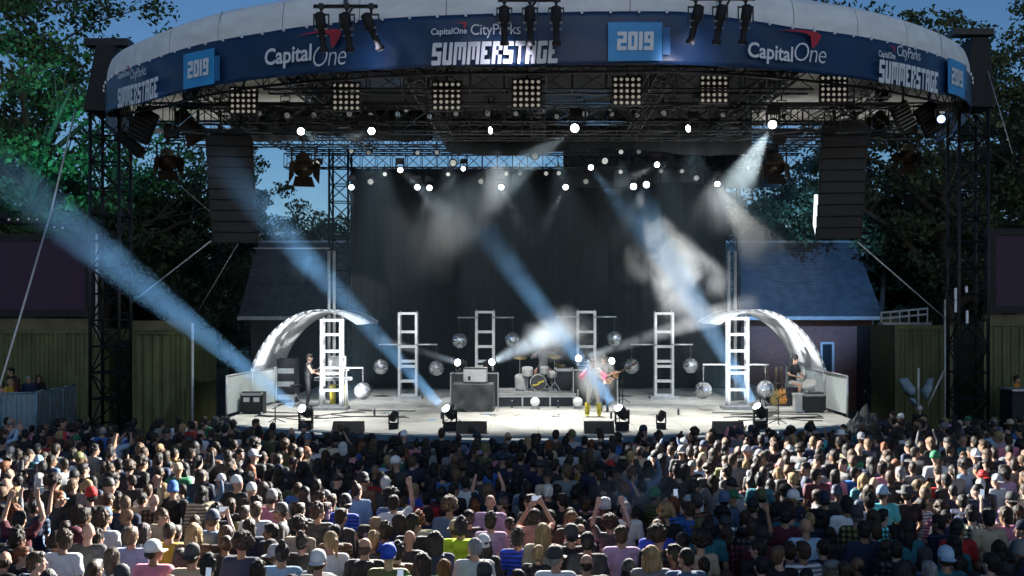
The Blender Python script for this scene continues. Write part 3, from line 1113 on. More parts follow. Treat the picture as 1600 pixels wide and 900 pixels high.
#PART3
# ================================================================== stage props
def deckD(py): return (EYE - DZ) * FPX / (py - PY0)


def arch(sgn, label):
    px = 500 if sgn < 0 else 1182
    D0, D1 = 33.0, 37.2
    c = P(px, 0, D0).x
    a, h = 2.35, 3.06
    t = thing('curved_shelter', label, 'shelter', (c, D0, DZ), 0, 'white curved shelters at the stage sides')
    A0, A1 = R(180), R(60)

    def fn(u, v, da=0.0):
        an = A0 + (A1 - A0) * u
        x = (a + da) * math.cos(an)
        z = (h + da) * math.sin(an)
        rip = 0.012 * mnoise.noise((u * 5, v * 3, sgn * 3.0)) + 0.008 * math.cos(v * 4 * PI)
        x += rip * math.cos(an)
        z += rip * math.sin(an)
        return (c - sgn * x, D0 + (D1 - D0) * v, DZ + 0.01 + z)
    solidify(MB().grid(fn, 36, 18).build('vinyl_cover', M['vinyl'], t, smooth=True), 0.012)
    for v in (0.0, 0.5, 1.0):
        pts = [Vector(fn(k / 20, v, 0.05)) for k in range(21)]
        MB().path(pts, 0.035, 6).build('hoop', M['alu'], t, smooth=True)
    return t


arch(-1, 'white curved vinyl shelter over the keyboard player')
arch(1, 'white curved vinyl shelter over the seated guitar player in front of the house')


def side_barrier(sgn, label):
    a = P(353 if sgn < 0 else 1325, 0, 29.9)
    b = P(449 if sgn < 0 else 1238, 0, 35.5)
    a, b = Vector((a.x, 29.9, DZ)), Vector((b.x, 36.4, DZ))
    t = thing('mesh_barrier', label, 'barrier', a, 0, 'mesh barriers at the stage sides')
    n = 3
    for k in range(n):
        p, q = a.lerp(b, (k + .02) / n), a.lerp(b, (k + .98) / n)
        d = (q - p).normalized()
        s = d.cross(Vector((0, 0, 1)))
        MB().prism([p + s * .01 + Vector((0, 0, .08)), q + s * .01 + Vector((0, 0, .08)), q + s * .01 + Vector((0, 0, 1.16)), p + s * .01 + Vector((0, 0, 1.16))], s, 0.015).build('mesh_panel', M['mesh_panel'], t)
        MB().path([p, p + Vector((0, 0, 1.2)), q + Vector((0, 0, 1.2)), q], 0.03, 6).build('frame', M['alu'], t, smooth=True)
    return t


side_barrier(-1, 'grey mesh barrier along the stage edge beside the keyboard player')
side_barrier(1, 'grey mesh barrier along the stage edge in front of the brick house')


def ladder_tower(px, D, htop, label, arms):
    x = P(px, 0, D).x
    t = thing('ladder_tower', label, 'tower', (x, D, DZ), 0, 'silver ladder towers on the stage')
    w, dp = 0.30, 0.16
    po = {}
    for sx in (-1, 1):
        for sy in (-1, 1):
            MB().box((sx * w, sy * dp, 0.1 + htop / 2), (0.085, 0.085, htop)).build('post', M['alu'], t, world=False)
    hs_ = [0.12, 0.62, 1.14, 1.32, 1.84, 2.36, htop + 0.06]
    for z in hs_:
        for sy in (-1, 1):
            MB().box((0, sy * dp, z), (2 * w - 0.09, 0.06, 0.085)).build('rung', M['alu'], t, world=False)
    la = MB()
    for sx in (-1, 1):
        for k in range(6):
            z0, z1 = 0.15 + htop * k / 6, 0.15 + htop * (k + 1) / 6
            la.tube((sx * w, -dp if k % 2 else dp, z0), (sx * w, dp if k % 2 else -dp, z1), 0.018, n=5)
    la.build('lattice', M['alu'], t, world=False, kind='stuff')
    MB().box((0, 0, 0.05), (1.0, 0.7, 0.095)).build('base_plate', M['steel'], t, world=False)
    for (pxa, py) in arms:
        z = P(0, py, D).z - DZ
        xa = P(pxa, 0, D).x - x
        s = 1 if xa > 0 else -1
        MB().tube((s * 0.25, -dp - 0.06, z), (xa + s * 0.05, -dp - 0.06, z), 0.028, n=6).build('arm', M['alu'], t, smooth=True, world=False)
    return t


FDB = 36.3
LT = [(638, FDB, 2.95, 'plain silver ladder tower between the keyboard player and the cloth covered table', [(682, 538), (595, 538)]),
      (758, FDB, 3.0, 'silver ladder tower with a cross arm right behind the cloth covered table', [(718, 496), (801, 496)]),
      (916, FDB, 3.0, 'silver ladder tower with a cross arm behind the singer', [(872, 495), (960, 495)]),
      (1037, FDB, 2.95, 'silver ladder tower between the orange guitar and the house side shelter', [(987, 538), (1079, 538)]),
      (519, 32.2, 2.75, 'silver ladder tower in front of the keyboards', [(567, 574)]),
      (1152, 32.4, 2.80, 'silver ladder tower in front of the house side shelter', [(1099, 569), (1196, 569)])]
for a in LT: ladder_tower(*a)


def mirror_ball_mesh(r):
    tiles = MB()
    m = 15
    for k in range(m):
        a0, a1 = PI * (k + 0.06) / m, PI * (k + 0.94) / m
        am = (a0 + a1) / 2
        n = max(4, int(2 * m * math.sin(am)))
        for i in range(n):
            t0, t1 = 2 * PI * (i + .05) / n, 2 * PI * (i + .95) / n
            q = [Vector((math.sin(a) * math.cos(t), math.sin(a) * math.sin(t), math.cos(a))) * r for a, t in ((a0, t0), (a1, t0), (a1, t1), (a0, t1))]
            c = sum(q, Vector()) / 4
            rot = Matrix.Rotation(random.uniform(-.20, .20), 3, Vector((random.gauss(0, 1), random.gauss(0, 1), random.gauss(0, 1))).normalized())
            s = len(tiles.v)
            tiles.v += [tuple(c + rot @ (p - c)) for p in q]
            tiles.f.append((s, s + 1, s + 2, s + 3))
    return tiles.mesh('mirror_tile', M['mirror'])


mbm = mirror_ball_mesh(0.275)
core = MB().ball((0, 0, 0), 0.262, 20, 12).mesh('core', M['steel'], True)
balls = [(595, 573, 'outermost mirror ball on the plain ladder tower, keyboard side', FDB, 538), (682, 575, 'mirror ball between the plain ladder tower and the cloth covered table', FDB, 538),
         (718, 532, 'mirror ball hanging above the cloth covered table', FDB, 496), (801, 531, 'mirror ball hanging beside the drummer over the cable', FDB, 496),
         (872, 530, 'mirror ball lost in the bright smoke behind the drummer', FDB, 495), (960, 529, 'mirror ball high above the orange guitar', FDB, 495),
         (987, 572, 'mirror ball just beside the orange guitar', FDB, 538), (1079, 571, 'mirror ball beside the plain tower on the house side', FDB, 538),
         (567, 611, 'low mirror ball next to the keyboards, just over the deck', 32.2, 574), (1099, 610, 'low mirror ball on the inner arm of the house side front tower', 32.4, 569),
         (1196, 608, 'low mirror ball right behind a blue floor light', 32.4, 569)]
for px, py, lab, D, pya in balls:
    p = P(px, py, D - 0.22)
    t = thing('mirror_ball', lab, 'mirror ball', p, 0, 'mirror balls hanging from the ladder towers')
    link('mirror_tile', mbm, t, kind='stuff', rot=(random.random(), random.random(), random.random()))
    link('core', core, t)
    top = P(px, pya, D - 0.22)
    ch = MB().tube((0, 0, 0.26), (0, 0, top.z - p.z), 0.012, n=5)
    for k in range(3): ch.ball((0, 0, top.z - p.z - 0.08 - k * 0.09), (0.035, 0.035, 0.045), 8, 5)
    ch.build('chain', M['black_metal'], t, world=False)


# ---- lamp prototypes
def lamp_meshes(s):
    yk = MB().box((-0.17 * s, 0, -0.13 * s), (0.045 * s, 0.10 * s, 0.34 * s)).box((0.17 * s, 0, -0.13 * s), (0.045 * s, 0.10 * s, 0.34 * s)).box((0, 0, 0.045 * s), (0.385 * s, 0.11 * s, 0.05 * s)).mesh('yoke', M['black_metal'])
    bs = MB().box((0, 0, 0.16 * s), (0.34 * s, 0.28 * s, 0.17 * s)).mesh('base', M['black_box'])
    hd = MB().lathe([(0.05 * s, -0.20 * s), (0.12 * s, -0.17 * s), (0.145 * s, -0.05 * s), (0.14 * s, 0.10 * s), (0.125 * s, 0.19 * s)], n=14).mesh('head', M['black_box'], True)
    rm = MB().lathe([(0.135 * s, 0.17 * s), (0.135 * s, 0.205 * s), (0.115 * s, 0.205 * s)], n=14).mesh('rim', M['black_metal'])
    ln = MB().lathe([(0.11 * s, 0.206 * s), (0.09 * s, 0.222 * s), (0.03 * s, 0.23 * s)], n=14).mesh('lens', M['lens_on'], True)
    return yk, bs, hd, rm, ln


LM = {s: lamp_meshes(s) for s in (0.7, 0.85, 1.0, 1.2)}


def moving_head(loc, aim, label, lens='lens_on', s=1.0, up=False, group='moving head lights in the rig', rz=0.0):
    """hung (or standing, up=True) lamp; its head turns about the yoke's pivot. loc = centre of the head"""
    yk, bs, hd, rm, ln = LM[s]
    t = thing('moving_light', label, 'stage light', loc, 0, group)
    flip = (PI, 0, 0) if up else (0, 0, 0)
    off = Vector((0, 0, 0.22 * s * (-1 if up else 1)))
    link('yoke', yk, t, loc=off, rot=flip)
    link('base', bs, t, loc=off, rot=flip)
    q = (Vector(aim) - Vector(loc)).to_track_quat('Z', 'Y')
    h = link('head', hd, t, rot=q)
    link('rim', rm, h)
    link('lens', ln, h, mat=M[lens])
    return t


# bright lamps: (px, py, D, aim px, py, D, lens, where)
BR = [(469, 205, 28.3, 600, 225, 22, 'at the tree side end of the low truss'), (581, 204, 28.3, 500, 330, 20, 'second along the low truss from the tree side'),
      (900, 199, 28.3, 700, 330, 22, 'big and round near the middle of the low truss'), (1208, 193, 28.3, 1120, 330, 23, 'at the house end of the low truss, brightest of all'),
      (775, 203, 28.3, 640, 215, 26, 'as a narrow glint on the low truss above the drape'), (1083, 199, 28.3, 950, 230, 26, 'as a narrow glint on the low truss, house side'),
      (625, 265, 36.5, 740, 420, 26, 'first of the upper row, beaming across the drape'), (652, 292, 36.5, 700, 420, 26, 'first of a close pair in front of the black drape'),
      (671, 293, 36.5, 690, 420, 26, 'second of a close pair in front of the black drape'), (725, 263, 36.5, 660, 300, 30, 'small oval glint above the close pair'),
      (783, 292, 36.5, 815, 400, 26, 'single, over the middle of the black drape'), (549, 292, 37.5, 549, 420, 28, 'lowest, against the backdrop tower with a stripe of light'),
      (884, 292, 36.5, 840, 400, 26, 'single, above the drummer in front of the drape'), (923, 261, 36.5, 1000, 400, 26, 'in the upper row with a blue beam to the smoke cloud'),
      (1027, 257, 36.5, 930, 330, 26, 'in the upper row pointing back across the stage'), (989, 290, 36.5, 1080, 450, 30, 'first of the close pair above the big smoke cloud'),
      (1010, 288, 36.5, 1010, 400, 26, 'second of the close pair above the big smoke cloud'), (1120, 286, 36.5, 1200, 420, 32, 'alone, casting a cream cone onto the house roof')]
for px, py, D, ax, ay, aD, w in BR:
    narrow = 'glint' in w
    p = P(px, py, D - (0.9 if D < 30 else 0))
    aim = P(ax, ay, aD)
    if not narrow: aim = p + ((aim - p).normalized() + (Vector((0, 0, EYE)) - p).normalized() * 1.6)
    moving_head(p, aim, 'lit white lamp ' + w, s=1.0 if ('big' in w or 'brightest' in w) else (0.85 if D < 30 else 0.7 if narrow else 0.85))
# dim lamps: par cans
par_can = MB().lathe([(0.06, -0.26), (0.10, -0.22), (0.115, 0.0), (0.12, 0.08)], n=12).mesh('can', M['black_box'], True)
par_lens = MB().lathe([(0.113, 0.06), (0.08, 0.085), (0.02, 0.09)], n=12).mesh('lens', M['lens_dim'], True)
par_yoke = MB().box((-0.14, 0, 0.1), (0.02, 0.05, 0.30)).box((0.14, 0, 0.1), (0.02, 0.05, 0.30)).box((0, 0, 0.255), (0.30, 0.05, 0.02)).tube((0, 0, 0.26), (0, 0, 0.42), 0.025).mesh('yoke', M['black_metal'])
DIM = [(495, 255, 37, 1.4, 'lens_mid'), (580, 283, 37, 1.2, 'lens_dim'), (601, 272, 37, 0.85, 'lens_mid'), (700, 272, 37, 0.8, 'lens_mid'), (708, 254, 37, 1.3, 'lens_mid'), (752, 283, 37, 1.1, 'lens_dim'), (791, 271, 37, 0.85, 'lens_mid'),
       (812, 271, 37, 0.85, 'lens_dim'), (835, 243, 37, 1.3, 'lens_dim'), (853, 271, 37, 0.85, 'lens_mid'), (873, 270, 37, 0.9, 'lens_mid'), (915, 283, 37, 1.1, 'lens_dim'), (944, 251, 37, 1.3, 'lens_mid'),
       (970, 237, 37, 0.95, 'lens_mid'), (998, 237, 37, 0.95, 'lens_dim'), (970, 268, 37, 0.85, 'lens_mid'), (1033, 267, 37, 0.9, 'lens_dim'), (1065, 267, 37, 0.85, 'lens_dim'), (1076, 236, 37, 0.95, 'lens_dim'),
       (1101, 236, 37, 0.95, 'lens_dim'), (1087, 278, 37, 1.1, 'lens_dim'), (549, 236, 38, 0.9, 'lens_dim'), (577, 238, 38, 0.9, 'lens_dim'), (652, 238, 38, 0.9, 'lens_dim'), (682, 238, 38, 0.9, 'lens_dim'), (1160, 240, 37, 0.9, 'lens_dim'), (1168, 262, 37, .8, 'lens_dim')]
for row_y, D in ((181, 29.0), (167, 31.5)):
    for px in range(400, 1270, 46):
        DIM.append((px + random.randint(-9, 9), row_y + random.randint(-4, 4), D, random.choice((0.8, 0.9, 1.0)), 'lens_dim'))
for i, (px, py, D, s, ln) in enumerate(DIM):
    t = thing('par_can', ('small unlit par can lamp hung against the sky and drape in the upper rig' if D > 36 else 'small unlit par can lamp in the dark row right under the banner' if D < 30 else 'small unlit par can lamp in the second dark row under the canopy') if ln == 'lens_dim' else 'faintly glowing round par can lamp hanging in front of the black backdrop', 'stage light', P(px, py, D), 0,
              'unlit par cans in the rig' if ln == 'lens_dim' else 'faintly glowing par cans in the rig')
    t.scale = (s,) * 3
    q = Vector((random.uniform(-.3, .3), -1, random.uniform(-.35, -.1))).to_track_quat('Z', 'Y')
    c = link('can', par_can, t, rot=q)
    link('lens', par_lens, c, mat=M[ln])
    link('yoke', par_yoke, t)

# five-by-five blinder panels
bl_body = MB().box((0, 0.06, 0), (0.74, 0.10, 0.74)).mesh('panel', M['black_box'])
bl_bulb = MB().lathe([(0.044, 0.0), (0.038, 0.022), (0.015, 0.032)], axis=(0, -1, 0), n=10).mesh('bulb', M['bulb'], True)
bl_cell = MB()
for k in range(6):
    q = -0.36 + 0.144 * k
    bl_cell.box((q, -0.01, 0), (0.016, 0.05, 0.736))
for k in range(6):
    q = -0.36 + 0.144 * k
    bl_cell.box((0, -0.012, q), (0.735, 0.04, 0.015))
bl_grid = bl_cell.mesh('cell_grid', M['black_metal'])
wh = ['outermost, beside the tall speaker column on the tree side', 'second from the tree side speaker column', 'under the start of the big banner word', 'under the end of the big banner word', 'just below the bright blue square in the middle', 'below the bank name on the house side', 'outermost on the house side, near the second speaker column']
for i, (px, py, D) in enumerate(((380, 157, 27.2), (541, 151, 26.2), (698, 150, 25.4), (823, 146, 25.2), (980, 142, 25.3), (1116, 139, 25.8), (1303, 139, 27.0))):
    t = thing('blinder_panel', 'five by five bulb panel, ' + wh[i], 'light panel', P(px, py, D), 0, 'five by five bulb panels under the banner')
    link('panel', bl_body, t)
    link('cell_grid', bl_grid, t, kind='stuff')
    for a in range(5):
        for b in range(5):
            link('bulb', bl_bulb, t, loc=(-0.288 + 0.144 * a, 0.008, -0.288 + 0.144 * b))
    MB().tube((0, 0.06, 0.37), (0, 0.06, 0.72), 0.03).build('hanger', M['black_metal'], t, world=False)

# profile spotlights on bars in front of the banner
pf_body = MB().lathe([(0.04, -0.34), (0.115, -0.30), (0.115, -0.02), (0.075, 0.04), (0.07, 0.40), (0.10, 0.42), (0.10, 0.50)], n=12).mesh('barrel', M['black_box'], True)
pf_lens = MB().lathe([(0.08, 0.495), (0.06, 0.506), (0.01, 0.51)], n=12).mesh('lens', M['lens_dim'], True)
pf_rib = MB().box((0, 0, 0.02), (0.30, 0.05, 0.03)).box((0, 0, 0.16), (0.24, 0.03, 0.03)).mesh('shutter', M['steel'])
pf_yoke = MB().box((-0.16, 0, 0.12), (0.025, 0.05, 0.32)).box((0.16, 0, 0.12), (0.025, 0.05, 0.32)).box((0, 0, 0.29), (0.345, 0.05, 0.03)).tube((0, 0, 0.3), (0, 0, 0.46), 0.03).box((0, 0, 0.47), (0.09, 0.1, 0.12)).mesh('yoke', M['black_metal'])
cl_lab = ['over the bank name on the tree side', 'over the middle of the banner', 'over the bank name on the house side']
for ci, (x0, x1, yb, lamps, tilt) in enumerate(((490, 590, 10, ((502, 48), (542, 44), (580, 48)), (0.05, 0.1, 0.42)), (778, 876, 0, ((788, 40), (828, 36), (869, 34)), (0.0, 0.02, 0.02)), (1078, 1180, -2, ((1087, 40), (1125, 36), (1165, 36)), (-0.22, -0.12, -0.08)))):
    D = 22.2
    t = thing('light_bar', 'short black bar holding three profile lamps ' + cl_lab[ci], 'light bar', P((x0 + x1) / 2, yb, D))
    MB().tube(P(x0, yb, D), P(x1, yb, D), 0.045, n=8).build('pipe', M['black_metal'], t)
    th, DD = theta_of((x0 + x1) / 2)
    MB().tube(P((x0 + x1) / 2, yb, D), ring(th, ztop(th) + 0.55, 0), 0.05, n=8).tube(P((x0 + x1) / 2 + 12, yb, D), ring(th, ztop(th) + 0.1, 0), 0.03, n=6).build('outrigger', M['black_metal'], t)
    for li, (px, py) in enumerate(lamps):
        zc = P(0, yb, D).z - 0.47
        l = thing('profile_lamp', 'black profile lamp, %s of the bar %s' % (('tree end', 'middle', 'house end')[li], cl_lab[ci]), 'stage light', (P(px, 0, D).x, D, zc), 0, 'profile lamps in front of the banner')
        aim = Vector((tilt[li], 0.33, -1))
        q = aim.to_track_quat('Z', 'Y')
        b = link('barrel', pf_body, l, rot=q)
        link('lens', pf_lens, b, mat=M['lens_mid'] if (ci, li) in ((0, 2), (1, 1)) else M['lens_dim'])
        link('shutter', pf_rib, b)
        link('yoke', pf_yoke, l)

# big scoop lamps with barn doors
sc_body = MB().lathe([(0.08, -0.42), (0.20, -0.36), (0.24, -0.1), (0.29, 0.22), (0.31, 0.26)], n=16).mesh('housing', M['barn'], True)
sc_lens = MB().lathe([(0.27, 0.235), (0.2, 0.20), (0.02, 0.14)], n=16).mesh('lens', M['lens_warm'], True)
sc_door = MB().prism([(-0.24, 0.27, 0.26), (0.24, 0.27, 0.26), (0.32, 0.42, 0.58), (-0.32, 0.42, 0.58)], (0, 0.6, -0.3), 0.03).mesh('barn_door', M['barn'])
sc_yoke = MB().box((-0.34, 0, 0.2), (0.04, 0.08, 0.55)).box((0.34, 0, 0.2), (0.04, 0.08, 0.55)).box((0, 0, 0.48), (0.72, 0.08, 0.05)).tube((0, 0, 0.5), (0, 0, 1.1), 0.05).box((0.1, 0.05, 0.85), (0.4, 0.3, 0.35)).mesh('yoke', M['black_metal'])
for px, py, D, s, aim, ln, lab in ((262, 248, 30.5, 0.95, (0.45, -1.0, -0.8), 'lens_warm', 'big brown barn door lamp with warm lens hanging by the tree side tower'),
                                  (474, 256, 30, 1.0, (0.3, -1.0, -0.8), 'lens_warm', 'big barn door lamp glowing amber against the blue sky'),
                                  (1213, 255, 31, 0.9, (-.2, -0.8, -0.8), 'lens_dim', 'big brown barn door lamp beside the strong white beam'),
                                  (1374, 186, 30, 0.8, (-0.5, -1.0, -0.7), 'lens_warm', 'barn door lamp with warm glow right under the house end of the banner'),
                                  (1418, 240, 30.5, 0.9, (-0.4, -1.0, -0.8), 'lens_warm', 'big barn door lamp hanging against the pale sky beside the speaker column'),
                                  (292, 192, 30, 1.0, (0.6, 0.2, -1), 'lens_dim', 'unlit barn door lamp tucked under the tree side end of the banner')):
    t = thing('barn_door_lamp', lab, 'stage light', P(px, py, D), 0, 'barn door lamps at the canopy edge')
    t.scale = (s,) * 3
    q = Vector(aim).to_track_quat('Z', 'Y')
    b = link('housing', sc_body, t, rot=q)
    link('lens', sc_lens, b, mat=M[ln])
    for k in range(4): link('barn_door', sc_door, b, rot=(0, 0, k * PI / 2))
    link('yoke', sc_yoke, t)
# tilted flood boxes
for px, py, D, rx, ry, w, h, lab in ((224, 196, 30, 0.3, 0.5, 0.62, 0.95, 'black tilted flood box beside the hooded tower on the tree side'), (206, 226, 30.5, 0.3, 0.75, 0.9, 0.26, 'slim black tilted flood box below the other by the tower'),
                                     (1452, 186, 30, 0.3, -0.6, 0.6, 0.9, 'black tilted flood box below the small year square'), (1411, 182, 30, 0.2, -0.5, 0.5, 0.8, 'louvred black flood box by the house end of the banner')):
    t = thing('flood_box', lab, 'stage light', P(px, py, D), 0, 'tilted flood boxes at the canopy ends')
    rot = Euler((rx, ry, 0)).to_matrix()
    MB().box((0, 0, 0), (w, 0.22, h), rot).build('housing', M['black_box'], t, world=False)
    lv = MB()
    for k in range(7): lv.box(rot @ Vector((0, -0.15, -h * 0.42 + k * h * 0.14)), (w * 0.96, 0.08, 0.02), rot)
    lv.build('louvre', M['steel'] if 'louvred' in lab else M['black_metal'], t, world=False)
    MB().tube((0, 0, 0), (0, 0, 1.0), 0.035).build('hanger', M['black_metal'], t, world=False)
moving_head(P(1470, 186, 29.6), P(1520, 190, 20), 'blue lit lamp under the small year square at the canopy end', 'lens_blue', 1.0)


# line array speaker columns
cabm = MB().prism([(-0.66, -0.30, -0.155), (0.66, -0.30, -0.155), (0.60, 0.30, -0.115), (-0.60, 0.30, -0.115)], (0, 0, 1), 0.30).mesh('cabinet', M['black_box'])
grl = MB().box((0, -0.315, -0.005), (1.24, 0.02, 0.26)).mesh('grille', M['grille'])
for px0, px1, pt, pb_, lab, s in ((323, 398, 214, 377, 'hanging black speaker column against the sky on the tree side', -1), (1284, 1352, 197, 371, 'hanging black speaker column on the house side in front of trees', 1)):
    D = 30.0
    top, bot = P((px0 + px1) / 2, pt, D), P((px0 + px1) / 2, pb_, D)
    t = thing('speaker_column', lab, 'loudspeaker', top, 0, 'hanging speaker columns')
    n = 10
    hh = (top.z - bot.z) / n
    for k in range(n):
        bend = 0.006 * k * k
        c = link('cabinet', cabm, t, loc=(0.012 * k * -s, bend * 0.6, -hh * (k + .5)), rot=(R(0.9 * k), 0, s * R(-7)))
        c.scale = (1, 1, hh / 0.307)
        link('grille', grl, c)
    fr = MB().box((0, 0, 0.06), (1.1, 0.5, 0.1)).box((-0.3, 0, 0.2), (0.08, 0.3, 0.25)).box((0.3, 0, 0.2), (0.08, 0.3, 0.25)).tube((-0.3, 0, 0.3), (-0.3, 0, 1.2), 0.03).tube((0.3, 0, 0.3), (0.3, 0, 1.2), 0.03)
    fr.build('rigging_frame', M['black_metal'], t, world=False)
st = MB().prism([P(1273, 304, 30.2), P(1286, 304, 30.2), P(1282, 352, 30.2), P(1276, 372, 30.2), P(1271, 350, 30.2)], (0, 1, 0), 0.06).build('lit_panel', M['strip_on'])
tag(st, 'narrow bright white panel shining beside the house side speaker column', 'light panel')

# ---- cables
for pts, r, lab, m in (([P(118, 170, 32), P(80, 330, 29), P(0, 602, 25.5)], 0.028, 'pale guy rope running down from the tree side tower past the screen', 'white_pole'),
                       ([P(248, 262, 31), P(330, 332, 31)], 0.014, 'thin cable from the barn door lamp to the speaker column', 'steel'),
                       ([P(330, 376, 31), P(204, 474, 33)], 0.020, 'pale tie line from the speaker column down to the tower', 'white_pole'),
                       ([P(372, 380, 31), P(310, 485, 34)], 0.012, 'faint tie line below the tree side speaker column', 'steel'),
                       ([P(1340, 378, 31), P(1482, 502, 34)], 0.020, 'tie line from the house side speaker column to the grey pole', 'white_pole'),
                       ([P(1528, 60, 33), P(1582, 240, 31)], 0.018, 'thin guy wire beside the house side tower', 'steel'),
                       ([P(396, 388, 38), P(515, 388, 38)], 0.030, 'horizontal pale pipe added as the lit line of the house roof edge', 'white_pole')):  # pale pipe stands in for the lit roof edge line
    tag(MB().path(pts, r, 6).build('cable' if 'pipe' not in lab else 'pipe', M[m], smooth=True), lab, 'cable' if 'pipe' not in lab else 'pipe')

# ---- cloth covered table with a case and two lamps (and its twin beside the singer)
tb = thing('covered_table', 'table covered with a dark grey cloth at the middle of the stage', 'table', P(740, 0, deckD(641)) * Vector((1, 1, 0)) + Vector((0, 0, DZ)))
mb = MB()
Wt, Ht, Dp = 0.63, 0.84, 0.5
sect = [(-Wt - .02, 0.30), (-Wt * .62, 0.0), (-Wt - .04, Ht * .86), (-Wt * .45, Ht)]


def tcl(u, v):
    x = -Wt + 2 * Wt * u
    z = Ht * (1 - v)
    z = max(z, 0.03 + max(0, 0.30 * (0.35 - u)) * 2.0)
    y = -Dp - 0.05 * v - 0.03 * math.sin(u * 17 + 2) * v - 0.03 * mnoise.noise((u * 5, v * 3, 2)) - 0.05 * abs(u - .5) * v
    return (x, y, z)


mb.grid(tcl, 30, 10)
mb.grid(lambda u, v: (-Wt + 2 * Wt * u, -Dp + 2 * Dp * v, Ht + 0.004 + 0.01 * mnoise.noise((u * 4, v * 4, 7))), 12, 8)
mb.grid(lambda u, v: (-Wt - 0.02 * v, Dp - 2 * Dp * u, Ht * (1 - v) + 0.02), 8, 6)
mb.grid(lambda u, v: (Wt + 0.02 * v, -Dp + 2 * Dp * u, Ht * (1 - v) + 0.02), 8, 6)
mb.build('cloth', M['cloth_grey'], tb, True, world=False)
for sx in (-1, 1):
    for sy in (-1, 1): MB().box((sx * 0.55, sy * 0.42, 0.40), (0.05, 0.05, 0.8)).build('leg', M['steel'], tb, world=False)
MB().box((0, 0, 0.815), (1.2, 0.96, 0.03)).build('top', M['steel'], tb, world=False)
o = thing('speckled_case', 'speckled white case standing on the covered table', 'case', P(743, 0, 32.1) * Vector((1, 1, 0)) + Vector((0, 0, DZ + Ht + 0.02)))
MB().box((0, 0, 0.24), (0.72, 0.45, 0.46)).build('body', M['white_gear'], o, world=False)
ed = MB()
for sx in (-1, 1):
    for sz in (0.02, 0.46): ed.box((0, -0.226, sz), (0.74, 0.03, 0.03))
    ed.box((sx * 0.355, -0.226, 0.24), (0.03, 0.03, 0.40))
ed.build('edging', M['case_trim'], o, world=False)
MB().box((-0.18, -0.235, 0.15), (0.08, 0.02, 0.12)).build('latch', M['black_metal'], o, world=False)


def riser_box(px, D, w, h, lab):
    t = thing('flight_case', lab, 'case', P(px, 0, D) * Vector((1, 1, 0)) + Vector((0, 0, DZ)), 0, 'black flight cases carrying lights')
    MB().box((0, 0, h / 2), (w, 0.55, h - 0.02)).build('body', M['black_box'], t, world=False)
    e = MB()
    for sx in (-1, 1): e.box((sx * (w / 2 - .01), -0.28, h / 2), (0.035, 0.03, h))
    for z in (0.02, h - 0.02): e.box((0, -0.281, z), (w - 0.06, 0.03, 0.035))
    e.build('edging', M['case_trim'], t, world=False)
    return t


riser_box(720, 33.2, 0.62, 1.12, 'tall black flight case behind the covered table, under the thin blue beam')
riser_box(766, 33.2, 0.55, 1.12, 'tall black flight case behind the covered table, nearest the drummer')
riser_box(951, 33.6, 0.55, 1.15, 'tall black flight case beside the orange guitar')
riser_box(908, 33.6, 0.55, 1.2, 'tall black flight case just behind the singer')
MH = [(720, 568, 33.1, P(590, 528, 31), 'lit moving light on the flight case throwing a thin blue beam', 'lens_on'), (764, 568, 33.1, P(890, 510, 31), 'lit moving light on the flight case beaming at the drummer', 'lens_on'),
      (951, 566, 33.5, P(1200, 460, 30), 'lit moving light on the flight case by the orange guitar', 'lens_on'), (908, 560, 33.5, P(800, 560, 31), 'lit moving light on the flight case behind the singer', 'lens_on')]
for px, py, D, aim, lab, ln in MH:
    a = aim if True else aim
    p = P(px, py, D)
    d = (aim - p).normalized() + (Vector((0, 0, EYE)) - p).normalized() * 0.7
    moving_head(p, p + d, lab, ln, 1.0, True, 'moving lights on flight cases')

# ---- floor moving lights along the stage front (big) and dark ones
FL = [(478, 652, 26.9, P(60, 320, 24), 'big blue lit floor light at the foot of the keyboard rig'), (703, 652, 26.6, P(380, 300, 27), 'big blue lit floor light in front of the covered table'),
      (972, 650, 26.6, P(765, 372, 28), 'big blue lit floor light at the singer\'s feet'), (1188, 648, 26.9, P(985, 330, 30), 'big blue lit floor light in front of the house side shelter')]
for px, py, D, aim, lab in FL:
    p = P(px, py, D)
    p.z = DZ + 0.465
    d = (aim - p).normalized() * 0.8 + (Vector((0, 0, EYE)) - p).normalized() * 0.75
    moving_head(p, p + d, lab, 'lens_on', 1.0, True, 'big floor lights along the stage front')
for px, py, D, lab in ((615, 656, 27.0, 'dark unlit floor light between the first two monitors'), (1033, 656, 27.0, 'dark unlit floor light leaning near the singer\'s monitor')):
    p = P(px, py, D)
    p.z = DZ + 0.465 * 0.7
    moving_head(p, p + Vector((0.5, 0.3, 1)), lab, 'lens_dim', 0.7, True, 'dark floor lights along the stage front')
# floor monitors
wg = MB().prism([(-0.38, -0.30, 0), (-0.38, 0.28, 0), (-0.38, 0.21, 0.27), (-0.38, 0.0, 0.29)], (1, 0, 0), 0.76).mesh('body', M['black_box'])
wgg = MB().prism([(-0.35, 0.275, 0.04), (-0.35, 0.283, 0.04), (-0.35, 0.226, 0.25), (-0.35, 0.218, 0.25)], (1, 0, 0), 0.70).mesh('grille', M['grille'])
for px, lab in ((544, 'black wedge monitor at the stage front between keyboards and covered table'), (737, 'black wedge monitor at the stage front below the covered table'), (936, 'black wedge monitor at the stage front below the singer'), (1138, 'black wedge monitor at the stage front on the house side')):
    t = thing('wedge_monitor', lab, 'monitor speaker', P(px, 0, 26.15) * Vector((1, 1, 0)) + Vector((0, 0, DZ + 0.003)), 0, 'wedge monitors along the stage front')
    link('body', wg, t)
    link('grille', wgg, t)
    MB().box((0.0, -0.19, 0.14), (0.16, 0.02, 0.04)).build('handle', M['grille'], t, world=False)
